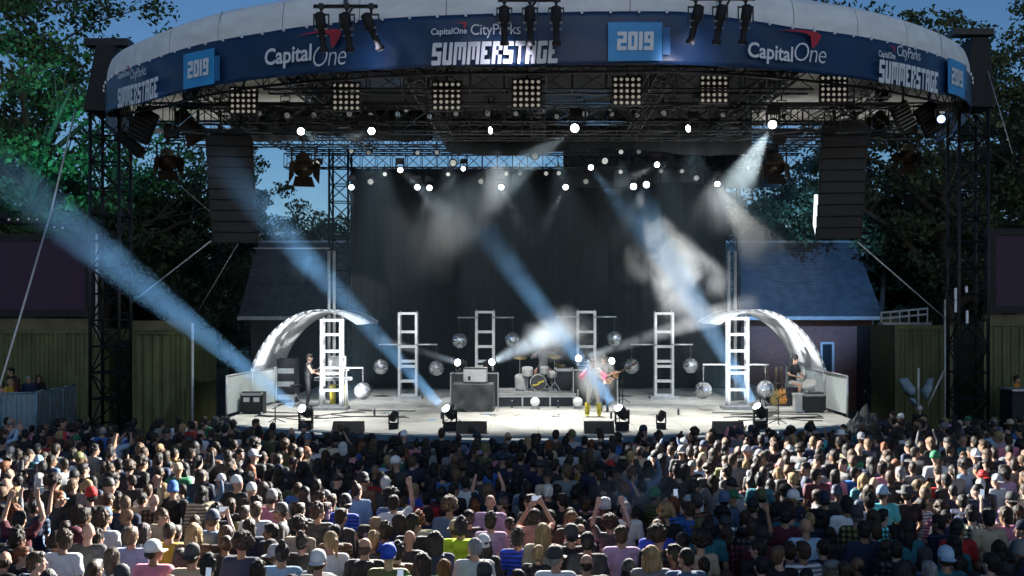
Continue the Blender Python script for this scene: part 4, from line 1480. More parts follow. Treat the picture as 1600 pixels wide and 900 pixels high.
# small globe lamps before the drum riser
for px, lab in ((836, 'small round white lamp on the deck in front of the bass drum'), (903, 'small round white lamp on the deck beside the singer')):
    t = thing('globe_lamp', lab, 'lamp', P(px, 636, 32.4) * Vector((1, 1, 0)) + Vector((0, 0, DZ)), 0, 'globe lamps before the drum riser')
    MB().ball((0, 0, 0.23), 0.15, 14, 9).build('globe', M['lens_mid'], t, True, world=False)
    MB().lathe([(0.14, 0), (0.12, 0.06), (0.05, 0.09)], n=12).tube((0, 0, 0.4), (0, 0, 0.62), 0.03).build('stand', M['steel'], t, world=False)

# ---- drum riser, drums and amplifiers
rs = thing('drum_riser', 'low drum riser with a pale top and black front in the middle of the stage', 'riser', (P(838, 0, 34.3).x, 33.3, DZ))
RH = 0.42
for i in range(3):
    MB().box((-0.87 + 0.87 * i, 1.2, RH - 0.03), (0.86, 2.4, 0.06)).build('deck_panel', M['deck'], rs, world=False)
MB().box((0, 0.05, RH / 2 - 0.05), (2.6, 0.06, RH - 0.12)).build('front_cloth', M['skirt'], rs, world=False)
MB().box((0, 0.0, RH - 0.10), (2.62, 0.035, 0.05)).build('front_rail', M['alu'], rs, world=False)
for x in (-1.27, -0.45, 0.45, 1.27): MB().box((x, 0.02, RH / 2 - .05), (0.05, 0.05, RH - 0.1)).build('leg', M['alu'], rs, world=False)
RZ = DZ + RH
dk = thing('drum_kit', 'drum kit with a black bass drum marked by a yellow slash on the riser', 'drums', (P(841, 0, 34.2).x, 34.2, RZ))
MB().lathe([(0.27, 0), (0.28, 0.02), (0.28, 0.38), (0.27, 0.40)], (0, -0.1, 0.29), (0, 1, 0), 24).build('bass_drum', M['drum_shell'], dk, True, world=False)
bd = MB().lathe([(0.255, 0), (0.255, 0.01)], (0, -0.115, 0.29), (0, 1, 0), 24).build('drum_head', M['drum_head'], dk, world=False)
MB().prism([(-0.20, -0.118, 0.23), (-0.02, -0.118, 0.25), (0.0, -0.118, 0.32), (0.20, -0.118, 0.38), (0.19, -0.118, 0.32), (0.04, -0.118, 0.27), (0.02, -0.118, 0.22), (-0.18, -0.118, 0.18)][::-1], (0, -1, 0), 0.004).build('slash_print', M['yellow'], bd, world=False)
for (x, y, z, r, h, nm) in ((-0.36, 0.02, 0.66, 0.19, 0.24, 'rack_tom'), (0.20, 0.05, 0.70, 0.15, 0.2, 'rack_tom'), (-0.55, 0.35, 0.30, 0.24, 0.42, 'floor_tom'), (0.46, 0.30, 0.55, 0.18, 0.15, 'snare_drum')):
    dr = MB().lathe([(r * .98, 0), (r, 0.02), (r, h - .02), (r * .98, h)], (x, y, z - h / 2), (0, -0.25, 1), 20).build(nm, M['drum_shell'], dk, True, world=False)
    MB().lathe([(r * .95, 0), (r * .95, 0.012)], Vector((x, y, z - h / 2)) + Vector((0, -0.2425, 0.970)) * (h + .002), (0, -0.25, 1), 20).build('drum_head', M['white_gear'], dr, world=False)
    MB().tube((x, y, 0), (x, y, z - h / 2), 0.015).build('drum_stand', M['alu'], dk, world=False)
for (x, y, z, r) in ((-0.62, 0.25, 1.12, 0.24), (0.55, 0.2, 1.15, 0.26), (0.72, 0.5, 0.85, 0.2)):
    MB().lathe([(0.02, 0.03), (0.06, 0.02), (r, 0.0)], (x, y, z), (0.1, -0.3, 1), 20).build('cymbal', M['brass'], dk, True, world=False)
    MB().tube((x, y, 0.2), (x, y, z + 0.03), 0.014).tube((x, y, 0.3), (x - .2, y - .15, 0), 0.012).tube((x, y, 0.3), (x + .2, y - .15, 0), 0.012).tube((x, y, 0.3), (x, y + .25, 0), 0.012).build('cymbal_stand', M['alu'], dk, world=False)


def amp(px, D, z, w, h, lab, name='amplifier', white=False, dp=0.4):
    t = thing(name, lab, 'amplifier', (P(px, 0, D).x, D, z))
    MB().box((0, 0, h / 2), (w, dp, h)).build('cabinet', M['black_box'], t, world=False)
    MB().box((0, -dp / 2 - .006, h * 0.42), (w * 0.88, 0.012, h * 0.72)).build('grille', M['grille'], t, world=False)
    MB().box((0, -dp / 2 - .012, h * 0.90), (w * 0.88, 0.025, h * 0.12)).build('control_panel', M['steel'], t, world=False)
    e = MB()
    for sx in (-1, 1):
        for z in (0.03, h - 0.03): e.box((sx * (w / 2 - .03), -dp / 2 - .005, z), (0.07, 0.03, 0.07))
    e.build('corner', M['case_trim'], t, world=False)
    if white:
        for sx in (-1, 1): MB().box((sx * w * 0.22, -dp / 2 - .016, h * 0.66), (w * 0.26, 0.03, h * 0.20)).build('lit_panel', M['white_gear'], t, world=False)
    return t


amp(881, 34.6, RZ, 0.62, 0.78, 'dark amplifier stack on the riser between drummer and singer')
amp(396, 31.0, DZ, 0.68, 0.66, 'black box with two white panels at the keyboard side barrier', white=True)
amp(1268, 31.5, DZ, 0.72, 0.60, 'black amplifier box by the house side barrier', dp=0.6)
amp(936, 35.0, DZ, 0.66, 1.15, 'tall amplifier stack behind the orange guitar')
o = thing('reflector_lamp', 'tilted white reflector lamp lying on top of the black amplifier box', 'lamp', P(1268, 0, 31.5) * Vector((1, 1, 0)) + Vector((0, 0, DZ + 0.60)))
MB().lathe([(0.05, 0), (0.16, 0.10), (0.22, 0.22)], (0, 0, 0.12), (-0.5, -0.6, 0.6), 14).build('shade', M['white_gear'], o, True, world=False)
MB().box((0, 0, 0.06), (0.2, 0.2, 0.115)).build('base', M['white_gear'], o, world=False)
o = thing('white_crate', 'small pale crate standing against the black amplifier by the house side barrier', 'crate', P(1246, 0, 31.3) * Vector((1, 1, 0)) + Vector((0, 0, DZ)))
MB().box((0, 0, 0.28), (0.22, 0.3, 0.5)).box((0, 0, 0.56), (0.26, 0.34, 0.06)).build('body', M['white_gear'], o, world=False)

# ---- keyboards
kb = thing('keyboard_rig', 'two tier keyboard stand with pale keyboards behind the front ladder tower', 'keyboards', P(521, 0, 33.0) * Vector((1, 1, 0)) + Vector((0, 0, DZ)))
for z, w, nm in ((0.92, 1.15, 'keyboard'), (1.22, 0.95, 'keyboard')):
    k = MB().box((0, 0, z), (w, 0.36, 0.09)).build(nm, M['white_gear'], kb, world=False)
    MB().box((0, -0.185, z), (w * 0.98, 0.012, 0.05)).build('side_panel', M['black_box'], k, world=False)
    ks = MB()
    for i in range(24): ks.box((-w * .46 + i * w * .04, 0.06, z + 0.05), (w * .034, 0.2, 0.02))
    ks.build('keys', M['print_white'], k, world=False, kind='stuff')
for sx in (-1, 1):
    MB().tube((sx * 0.42, -0.2, 0), (sx * 0.42, 0.0, 1.25), 0.025).tube((sx * 0.42, 0.25, 0), (sx * 0.42, 0.0, 0.9), 0.025).build('leg', M['alu'], kb, world=False)
MB().box((0.12, 0.05, 1.46), (0.5, 0.3, 0.36)).build('mixer', M['white_gear'], kb, world=False)
o = thing('yellow_case', 'bright yellow case standing under the keyboards', 'case', P(529, 0, 33.2) * Vector((1, 1, 0)) + Vector((0, 0, DZ)))
MB().box((0, 0, 0.36), (0.50, 0.34, 0.70)).build('body', M['yellow'], o, world=False)
MB().box((0, -0.18, 0.36), (0.12, 0.03, 0.715)).box((0, 0, 0.75), (0.16, 0.06, 0.05)).build('strap', M['black_box'], o, world=False)
o = thing('stool', 'dark round stool beside the keyboard player', 'stool', P(462, 0, 33.4) * Vector((1, 1, 0)) + Vector((0, 0, DZ)))
MB().lathe([(0.16, 0.62), (0.18, 0.66), (0.17, 0.70)], n=14).build('seat', M['black_box'], o, True, world=False)
for k in range(3): MB().tube((0, 0, 0.4), (0.25 * math.cos(k * 2.1), 0.25 * math.sin(k * 2.1), 0), 0.02).build('leg', M['steel'], o, world=False)
o = thing('equipment_rack', 'dark equipment rack with a pale post inside the keyboard shelter', 'rack', P(450, 0, 34.8) * Vector((1, 1, 0)) + Vector((0, 0, DZ)))
MB().box((0, 0, 0.75), (0.62, 0.6, 1.48)).build('cabinet', M['black_box'], o, world=False)
for k in range(6): MB().box((0, -0.31, 0.2 + k * 0.22), (0.54, 0.03, 0.17)).build('rack_unit', M['grille'] if k % 2 else M['steel'], o, world=False)


# ---- guitars
def guitar_mesh():
    b = MB()
    pts = []
    for i in range(28):
        t = 2 * PI * i / 28
        r = 0.20 + 0.035 * math.cos(2 * t) - 0.02 * math.cos(3 * t)
        x, z = r * math.sin(t) * 0.92, -r * math.cos(t) * 1.15
        pts.append((x * (1 - 0.28 * math.exp(-((z - 0.04) / 0.06) ** 2)), -0.022, z))
    b.prism(pts[::-1], (0, 1, 0), 0.045)
    n = MB().box((0, -0.012, 0.52), (0.05, 0.03, 0.62)).box((0, -0.008, 0.90), (0.085, 0.022, 0.17))
    p = MB().box((0, -0.03, -0.02), (0.09, 0.012, 0.02)).box((0, -0.03, 0.07), (0.08, 0.012, 0.02)).box((0.09, -0.03, -0.12), (0.03, 0.02, 0.03))
    return b.mesh('body', M['orange_wood'], False), n.mesh('neck', M['barn']), p.mesh('pickup', M['black_box'])


GM = guitar_mesh()


def guitar(loc, rot, lab, m='orange_wood'):
    t = thing('guitar', lab, 'guitar', loc)
    t.rotation_euler = rot
    link('body', GM[0], t, mat=M[m])
    link('neck', GM[1], t)
    link('pickup', GM[2], t)
    return t


for i, (px, D, m, lab) in enumerate(((1211, 33.2, 'brass', 'honey coloured guitar in the stand, nearest the ladder tower'), (1222, 33.3, 'orange_wood', 'amber guitar in the stand next to the seated player'), (1203, 33.8, 'black_box', 'black guitar at the back of the guitar stand'))):
    guitar(P(px, 0, D) * Vector((1, 1, 0)) + Vector((0, 0, DZ + 0.30)), (R(-8), R(6 - 5 * i), R(10)), lab, m)
o = thing('guitar_stand', 'black guitar stand holding three guitars under the house side shelter', 'stand', P(1212, 0, 33.45) * Vector((1, 1, 0)) + Vector((0, 0, DZ)))
MB().tube((-0.4, -0.25, 0.06), (0.4, -0.25, 0.06), 0.03).tube((-0.4, 0.45, 0.7), (0.4, 0.45, 0.7), 0.025).build('rail', M['black_metal'], o, world=False)
for sx in (-0.38, 0.38): MB().tube((sx, -0.3, 0), (sx, 0.45, 0.72), 0.02).tube((sx, 0.45, 0.7), (sx, 0.6, 0), 0.02).build('leg', M['black_metal'], o, world=False)


def mic_stand(px, D, h, lab, boom=0.35):
    t = thing('mic_stand', lab, 'microphone stand', P(px, 0, D) * Vector((1, 1, 0)) + Vector((0, 0, DZ)), 0, 'microphone stands on stage')
    MB().tube((0, 0, 0.02), (0, 0, h), 0.016).build('pole', M['black_metal'], t, world=False)
    for k in range(3): MB().tube((0, 0, 0.14), (0.28 * math.cos(k * 2.09 + .4), 0.28 * math.sin(k * 2.09 + .4), 0.01), 0.012).build('foot', M['black_metal'], t, world=False)
    MB().tube((-boom * .3, 0, h - 0.06), (boom, -0.1, h + 0.1), 0.012).build('boom', M['black_metal'], t, world=False)
    MB().ball((boom + .03, -0.11, h + 0.11), 0.04, 8, 6).tube((boom, -0.1, h + 0.1), (boom - .14, -0.08, h + 0.06), 0.018).build('microphone', M['grille'], t, True, world=False)


mic_stand(706, 28.6, 1.35, 'thin black microphone stand in front of the covered table', 0.2)
mic_stand(968, 28.4, 1.2, 'thin black microphone stand beside the singer', -0.25)
mic_stand(1216, 28.0, 0.75, 'low black microphone stand on the deck on the house side', 0.2)
mic_stand(430, 28.3, 0.45, 'very low microphone stand on the deck on the keyboard side', 0.25)
mic_stand(973, 34.5, 1.35, 'microphone stand behind the orange guitar', 0.25)

# ---- cables lying on the deck
for i in range(16):
    s = -1 if i < 8 else 1
    x = s * random.uniform(3.0, 7.8)
    y = random.uniform(28.6, 31.8)
    pts, a = [], random.uniform(-0.4, 0.4) + (0 if s > 0 else PI)
    for k in range(14):
        pts.append((x, y, DZ + 0.018))
        a += random.uniform(-.5, .5)
        x += 0.22 * math.cos(a)
        y += 0.16 * math.sin(a)
        x = s * min(max(abs(x), 2.5), 8.3)
        y = max(y, front(x) + 1.0)
    tag(MB().path(pts, 0.014, 5).build('deck_cable', M['black_metal']), 'black cable snaking over the pale deck', 'cable', 'cables on the deck')
for (px, py, w, h, lab) in ((345, 661, 0.5, 0.22, 'dark crumpled cover heaped at the tree side corner of the stage'), (1352, 662, 0.55, 0.32, 'black and white crumpled cover heaped at the house side corner of the stage')):
    D = 28.0
    c = P(px, py, D)
    mb = MB()
    mb.grid(lambda u, v: (c.x + (u - .5) * 2.2 * w, D + (v - .5) * 0.9, c.z - 0.2 + h * 1.5 * math.sin(PI * u) * math.sin(PI * v) * (1 + 0.9 * mnoise.noise((u * 7, v * 6, px * 1.0))) + 0.08 * mnoise.noise((u * 20, v * 14, 3))), 40, 24)
    tag(solidify(mb.build('crumpled_cover', M['tarp'] if 'tarp' in M else M['cloth_grey'], smooth=False), 0.02), lab, 'cover')
    tag(MB().box((c.x, D, (c.z - 0.22) / 2), (1.2, 0.9, c.z - 0.22)).build('road_case', M['black_box']), 'black road case under the crumpled cover at the %s corner' % ('tree side' if px < 800 else 'house side'), 'case')

# ---- tree side viewing platform and barrier
pf = thing('viewing_platform', 'dark raised viewing platform behind the blue grey barrier', 'platform', (P(30, 0, 31).x, 31, 0))
a, b, c = P(118, 0, 33), P(57, 0, 30), P(-60, 0, 29)
a, b, c = [Vector((q.x, q.y, 0)) for q in (a, b, c)]
d_ = Vector((P(-60, 0, 34).x, 34.0, 0))
e_ = Vector((a.x, 34.0, 0))
MB().prism([c, b, a, e_, d_], (0, 0, 1), 0.88).build('deck', M['skirt'], pf)
fb = thing('crowd_barrier', 'blue grey metal crowd barrier on the platform below the purple screen', 'barrier', Vector((b.x, b.y, 0.9)))
for p, q, n in ((a, b, 3), (b, c, 2)):
    for k in range(n):
        s, e = p.lerp(q, (k + .01) / n), p.lerp(q, (k + .99) / n)
        up = Vector((0, 0, 1))
        MB().path([s + up * .9, s + up * 2.1, e + up * 2.1, e + up * .9], 0.03, 6).build('frame', M['barrier'], fb, True)
        dd = (e - s).normalized()
        nn = dd.cross(up)
        MB().prism([s + up * .98 + nn * .01, e + up * .98 + nn * .01, e + up * 2.06 + nn * .01, s + up * 2.06 + nn * .01], nn, 0.01).build('infill_panel', M['barrier'], fb)
        for j in range(1, 7):
            m_ = s.lerp(e, j / 7) - nn * .02
            MB().tube(m_ + up * .92, m_ + up * 2.08, 0.014, n=5).build('bar', M['steel'], fb)
# house side booth and cloths
o = thing('dark_booth', 'dark booth counter at the edge in front of the green container', 'booth', (P(1600, 0, 33.5).x, 33.5, 0))
MB().box((P(1604, 0, 33.5).x, 33.5, 0.95), (1.35, 0.9, 1.9)).build('counter', M['skirt'], o)
MB().box((P(1604, 0, 33.5).x, 33.46, 1.93), (1.45, 1.05, 0.06)).build('top', M['steel'], o)
o = thing('hanging_cloth', 'two blue grey cloths tied to a thin pole in front of the green container', 'cloth', P(1434, 620, 33.6))
MB().tube(P(1435, 575, 33.6), P(1435, 640, 33.6), 0.035).build('pole', M['white_pole'], o, True)
MB().tube(P(1476, 578, 33.6), P(1450, 632, 33.6), 0.03).build('strut', M['white_pole'], o, True)
for pts in ([(1404, 592), (1418, 590), (1432, 608), (1430, 618), (1420, 620), (1411, 612)], [(1438, 610), (1450, 592), (1459, 590), (1458, 604), (1450, 620), (1446, 626)], [(1419, 622), (1428, 621), (1434, 634), (1426, 633)]):
    cc = sum((P(x, y, 33.5) for x, y in pts), Vector()) / len(pts)
    mb = MB()
    ring_ = []
    L = len(pts)
    for i in range(L):
        p, q = P(*pts[i], 33.5), P(*pts[(i + 1) % L], 33.5)
        for k in range(3): ring_.append(p.lerp(q, k / 3))
    n = len(ring_)
    for f_ in (1.0, 0.7, 0.35):
        for p in ring_:
            r_ = cc.lerp(p, f_)
            mb.v.append((r_.x + 0.02 * mnoise.noise(r_ * 3), r_.y - 0.22 * (1 - f_ ** 2) + 0.1 * mnoise.noise(r_ * 4), r_.z))
    mb.v.append((cc.x, cc.y - 0.24, cc.z))
    for l in range(2):
        for i in range(n):
            j = (i + 1) % n
            mb.f.append((l * n + i, l * n + j, (l + 1) * n + j, (l + 1) * n + i))
    for i in range(n): mb.f.append((2 * n + i, 2 * n + (i + 1) % n, 3 * n))
    solidify(mb.build('cloth', M['fabric_wing'], o, True), 0.02)
#PART4

# ---- tape marks and bottles on the deck
for i in range(14):
    x, y, a = random.uniform(-6.5, 6.5), random.uniform(28.9, 31.2), random.uniform(0, 3)
    for q in (0, PI / 2)[:1 + i % 2]:
        MB().box((x, y, DZ + 0.0065 + 0.002 * (q > 0)), (0.34, 0.05, 0.002), Matrix.Rotation(a + q, 3, 'Z')).build('tape_mark', M['black_box'] if i % 3 else M['print_blue'], stage)
for i, (px, D, lab) in enumerate(((690, 29.4, 'in front of the covered table'), (800, 32.9, 'before the drum riser'), (872, 32.8, 'by the globe lamp before the riser'), (955, 29.5, 'near the singer'), (1060, 30.5, 'on the open deck, house side'), (585, 30.4, 'on the open deck, keyboard side'))):
    t = thing('water_bottle', 'small water bottle standing on the deck ' + lab, 'bottle', (P(px, 0, D).x, D, DZ), 0, 'water bottles on the deck')
    MB().lathe([(0.03, 0.003), (0.034, 0.02), (0.034, 0.15), (0.014, 0.19), (0.014, 0.21)], n=10).build('body', M['glass'], t, True, world=False)
    MB().lathe([(0.016, 0.208), (0.016, 0.232)], n=10).build('cap', M['print_white'], t, world=False)
# ================================================================== trees
def tree_meshes(seed, h, cr, nclump, leaf, m, lean=0.0, low=0.25):
    rg = np.random.default_rng(seed)
    rd = random.Random(seed)
    tr = MB()
    # trunk
    pts, p = [], Vector((0, 0, 0))
    n = 7
    for i in range(n + 1):
        pts.append(p.copy())
        p = p + Vector((rd.uniform(-.25, .25) + lean, rd.uniform(-.25, .25), h * 0.72 / n))
    r0 = h * 0.022
    for i in range(n): tr.tube(pts[i], pts[i + 1], r0 * (1 - i / (n + 1.5)), r0 * (1 - (i + 1) / (n + 1.5)), 8, False)
    tips = []
    for i in range(13):
        t = rd.uniform(low, 0.98)
        k = min(int(t * n), n - 1)
        a = pts[k].lerp(pts[k + 1], t * n - k)
        an = i * 2.4 + rd.uniform(-.4, .4)
        L = cr * rd.uniform(0.55, 1.0) * (1.15 - 0.5 * abs(t - 0.55))
        b = a + Vector((math.cos(an) * L, math.sin(an) * L, L * rd.uniform(0.25, 0.8)))
        mid = a.lerp(b, 0.5) + Vector((0, 0, L * 0.08))
        rr = r0 * (1 - t) * 0.6 + 0.05
        tr.tube(a, mid, rr, rr * .6, 6, False).tube(mid, b, rr * .6, rr * .25, 5, False)
        tips += [(b, 1.0), (mid, 0.8)]
        for q in range(3):
            c = mid.lerp(b, rd.uniform(.2, .9)) + Vector((rd.uniform(-1, 1), rd.uniform(-1, 1), rd.uniform(-.2, 1))) * L * 0.35
            tr.tube(mid.lerp(b, 0.4), c, rr * .3, rr * .1, 4, False)
            tips.append((c, 0.8))
    tips.append((pts[-1] + Vector((0, 0, h * 0.15)), 1.0))
    # clumps of leaves
    cs = []
    while len(cs) < nclump:
        b, w = tips[rd.randrange(len(tips))]
        c = Vector(b) + Vector((rd.gauss(0, 1), rd.gauss(0, 1), rd.gauss(0, .75))) * cr * 0.17
        if c.z > h * low * 0.8: cs.append((c, rd.uniform(0.5, 1.15) * cr * 0.14))
    V = []
    for c, s in cs:
        k = int(60 + 110 * (s / (cr * 0.14)))
        q = rg.normal(size=(k, 3))
        q /= np.linalg.norm(q, axis=1)[:, None] + 1e-9
        q *= (rg.random((k, 1)) ** 0.5) * s * np.array([1.25, 1.25, 0.8])
        q += np.array(c)
        u = rg.normal(size=(k, 3))
        u /= np.linalg.norm(u, axis=1)[:, None] + 1e-9
        w = rg.normal(size=(k, 3))
        w = np.cross(u, w)
        w /= np.linalg.norm(w, axis=1)[:, None] + 1e-9
        sz = (leaf * rg.uniform(0.6, 1.35, (k, 1)))
        V.append(np.stack([q - u * sz, q - w * sz * .55, q + u * sz, q + w * sz * .55], axis=1).reshape(-1, 3))
    V = np.concatenate(V)
    F = np.arange(len(V)).reshape(-1, 4)
    me = bpy.data.meshes.new('crown')
    me.from_pydata(V.tolist(), [], F.tolist())
    me.materials.append(M[m])
    me.update()
    return tr.mesh('trunk', M['bark'], True), me


TM = [tree_meshes(11, 20, 6.5, 120, 0.125, 'leaf'), tree_meshes(12, 15, 5.8, 190, 0.13, 'leaf_dark', 0, 0.12), tree_meshes(13, 21, 7.5, 105, 0.13, 'leaf', 0.1, 0.3), tree_meshes(14, 13, 6.2, 210, 0.15, 'leaf_dark', 0, 0.06)]
TREES = [(40, 46, 0, 1.12, 'tall leafy tree lit green behind the purple screen'), (170, 50, 2, 0.95, 'tall loose tree behind the hooded tower with green lit leaves'), (-60, 52, 2, 1.15, 'tall tree at the outer edge behind the purple screen'),
         (265, 53, 1, 0.80, 'dense dark tree between the hooded tower and the speaker column'), (150, 56, 3, 1.0, 'broad dark tree low behind the hooded tower'), (365, 57, 1, 0.86, 'dark tree standing right behind the tree side speaker column'),
         (455, 63, 3, 0.86, 'distant dark tree below the open blue sky'), (520, 66, 3, 0.84, 'farthest dark tree behind the backdrop tower'), (60, 60, 3, 1.15, 'broad dark tree deep behind the purple screen'),
         (1380, 52, 1, 0.80, 'dark tree rising over the brick house beside the speaker column'), (1475, 46, 0, 0.98, 'tall airy tree with sky gaps beside the house side tower'), (1600, 47, 2, 1.0, 'tall airy tree at the outer edge over the dark screen'),
         (1440, 60, 3, 0.92, 'broad dark tree low behind the catwalk'), (1560, 60, 3, 0.95, 'broad dark tree low behind the dark screen'),
         (1290, 58, 1, 0.92, 'dark tree behind the house roof by the bright white panel'), (1225, 62, 3, 1.0, 'distant dark tree behind the house ridge'),
         (1545, 56, 0, 1.0, 'tall tree standing behind the house side tower')]
for i, (px, D, k, s, lab) in enumerate(TREES):
    t = thing('tree', lab, 'tree', (P(px, 0, D).x, D, 0), i * 1.9, 'trees round the stage')
    t.scale = (s, s, s)
    link('trunk', TM[k][0], t)
    link('crown', TM[k][1], t)
tl = thing('hedge_line', 'dark far tree line closing the view behind the house and stage', 'tree line', (0, 85, 0))
tl['kind'] = 'stuff'
for i, x in enumerate(np.linspace(-75, 75, 17)):
    o = link('foliage', TM[3][1], tl, loc=(x, random.uniform(-5, 5), -1.2), rot=(0, 0, i))
    o.scale = (1.3, 1.3, 1.05)

# ================================================================== people
def capsule(a, b, r0, r1, n=10):
    a, b = np.array(a, float), np.array(b, float)
    d = b - a
    L = np.linalg.norm(d) + 1e-9
    d /= L
    h = np.array([0, 0, 1.0]) if abs(d[2]) < .9 else np.array([1.0, 0, 0])
    u = np.cross(d, h)
    u /= np.linalg.norm(u)
    w = np.cross(d, u)
    th = np.arange(n) * 2 * np.pi / n
    circ = np.outer(np.cos(th), u) + np.outer(np.sin(th), w)
    V, F = [a - d * r0], []
    rings = []
    for ph in (-60, -30, 0): rings.append((a + d * r0 * math.sin(R(ph)), r0 * math.cos(R(ph))))
    for ph in (0, 30, 60): rings.append((b + d * r1 * math.sin(R(ph)), r1 * math.cos(R(ph))))
    for c, r in rings: V += list(c + circ * r)
    V.append(b + d * r1)
    for i in range(n): F.append((0, 1 + (i + 1) % n, 1 + i))
    for k in range(len(rings) - 1):
        for i in range(n):
            j = (i + 1) % n
            F.append((1 + k * n + i, 1 + k * n + j, 1 + (k + 1) * n + j, 1 + (k + 1) * n + i))
    e = 1 + (len(rings) - 1) * n
    for i in range(n): F.append((e + i, e + (i + 1) % n, len(V) - 1))
    return V, F


def ellipsoid(c, r, rot=None, n=14, m=9):
    mb = MB().ball((0, 0, 0), r, n, m)
    V = []
    for v in mb.v:
        q = Vector(v)
        if rot is not None: q = rot @ q
        V.append((q.x + c[0], q.y + c[1], q.z + c[2]))
    return V, mb.f


class Flesh:
    """closed primitives grown together into ONE continuous skin by a voxel remesh"""

    def __init__(self): self.v, self.f = [], []

    def add(self, vf):
        n = len(self.v)
        self.v += [tuple(map(float, p)) for p in vf[0]]
        self.f += [tuple(i + n for i in q) for q in vf[1]]
        return self

    def cap(self, a, b, r0, r1=None): return self.add(capsule(a, b, r0, r1 if r1 is not None else r0))

    def ell(self, c, r, rot=None): return self.add(ellipsoid(c, r, rot))

    def grow(self, name, vox=0.011, smooth=3, ratio=None):
        me = bpy.data.meshes.new('t')
        me.from_pydata(self.v, [], self.f)
        o = bpy.data.objects.new('t', me)
        COL.objects.link(o)
        md = o.modifiers.new('r', 'REMESH')
        md.mode = 'VOXEL'
        md.voxel_size = vox
        if smooth:
            ms = o.modifiers.new('s', 'SMOOTH')
            ms.iterations = smooth
            ms.factor = 0.5
        if ratio:
            dm = o.modifiers.new('d', 'DECIMATE')
            dm.ratio = ratio
        dg = bpy.context.evaluated_depsgraph_get()
        out = bpy.data.meshes.new_from_object(o.evaluated_get(dg))
        bpy.data.objects.remove(o)
        bpy.data.meshes.remove(me)
        out.name = name
        out.polygons.foreach_set('use_smooth', [True] * len(out.polygons))
        return out


def jn(**k):
    j = dict(shL=(-.175, 0, 1.41), elL=(-.235, -.03, 1.13), wrL=(-.225, .12, .92), shR=(.175, 0, 1.41), elR=(.235, -.03, 1.13), wrR=(.225, .12, .92),
             hipL=(-.085, 0, .92), knL=(-.095, .02, .50), anL=(-.10, -.02, .09), hipR=(.085, 0, .92), knR=(.095, .02, .50), anR=(.10, -.02, .09), pel=(0, 0, .95), wst=(0, 0, 1.10), chs=(0, 0, 1.29), nk=(0, -.01, 1.44), hd=(0, .02, 1.62))
    j.update(k)
    return {a: np.array(b, float) for a, b in j.items()}


def hand(F, el, wr, curl=0.25, spread=1.0, side=1):
    d = wr - el
    d = d / np.linalg.norm(d)
    h = np.array([0, 1.0, 0]) if abs(d[1]) < .8 else np.array([0, 0, 1.0])
    s = np.cross(d, h)
    s /= np.linalg.norm(s)
    nrm = np.cross(s, d)
    kn = []
    for i, q in enumerate((-1.5, -.5, .5, 1.5)):
        k = wr + d * (0.085 - 0.006 * abs(q)) + s * q * 0.021 * spread
        F.cap(wr + s * q * 0.010, k, 0.018, 0.013)
        L = (0.066, 0.078, 0.074, 0.058)[i]
        m = k + d * L * .5 * math.cos(curl) + nrm * L * .5 * math.sin(curl) + s * q * 0.004 * spread
        e = m + d * L * .5 * math.cos(curl * 2.3) + nrm * L * .5 * math.sin(curl * 2.3) + s * q * 0.004 * spread
        F.cap(k, m, 0.0105, 0.0095)
        F.cap(m, e, 0.0095, 0.0075)
    F.cap(wr + d * .02, wr + d * 0.045 - s * 0.042 * side, 0.016, 0.013)
    F.cap(wr + d * 0.045 - s * 0.042 * side, wr + d * 0.085 - s * 0.055 * side + nrm * 0.012, 0.012, 0.009)


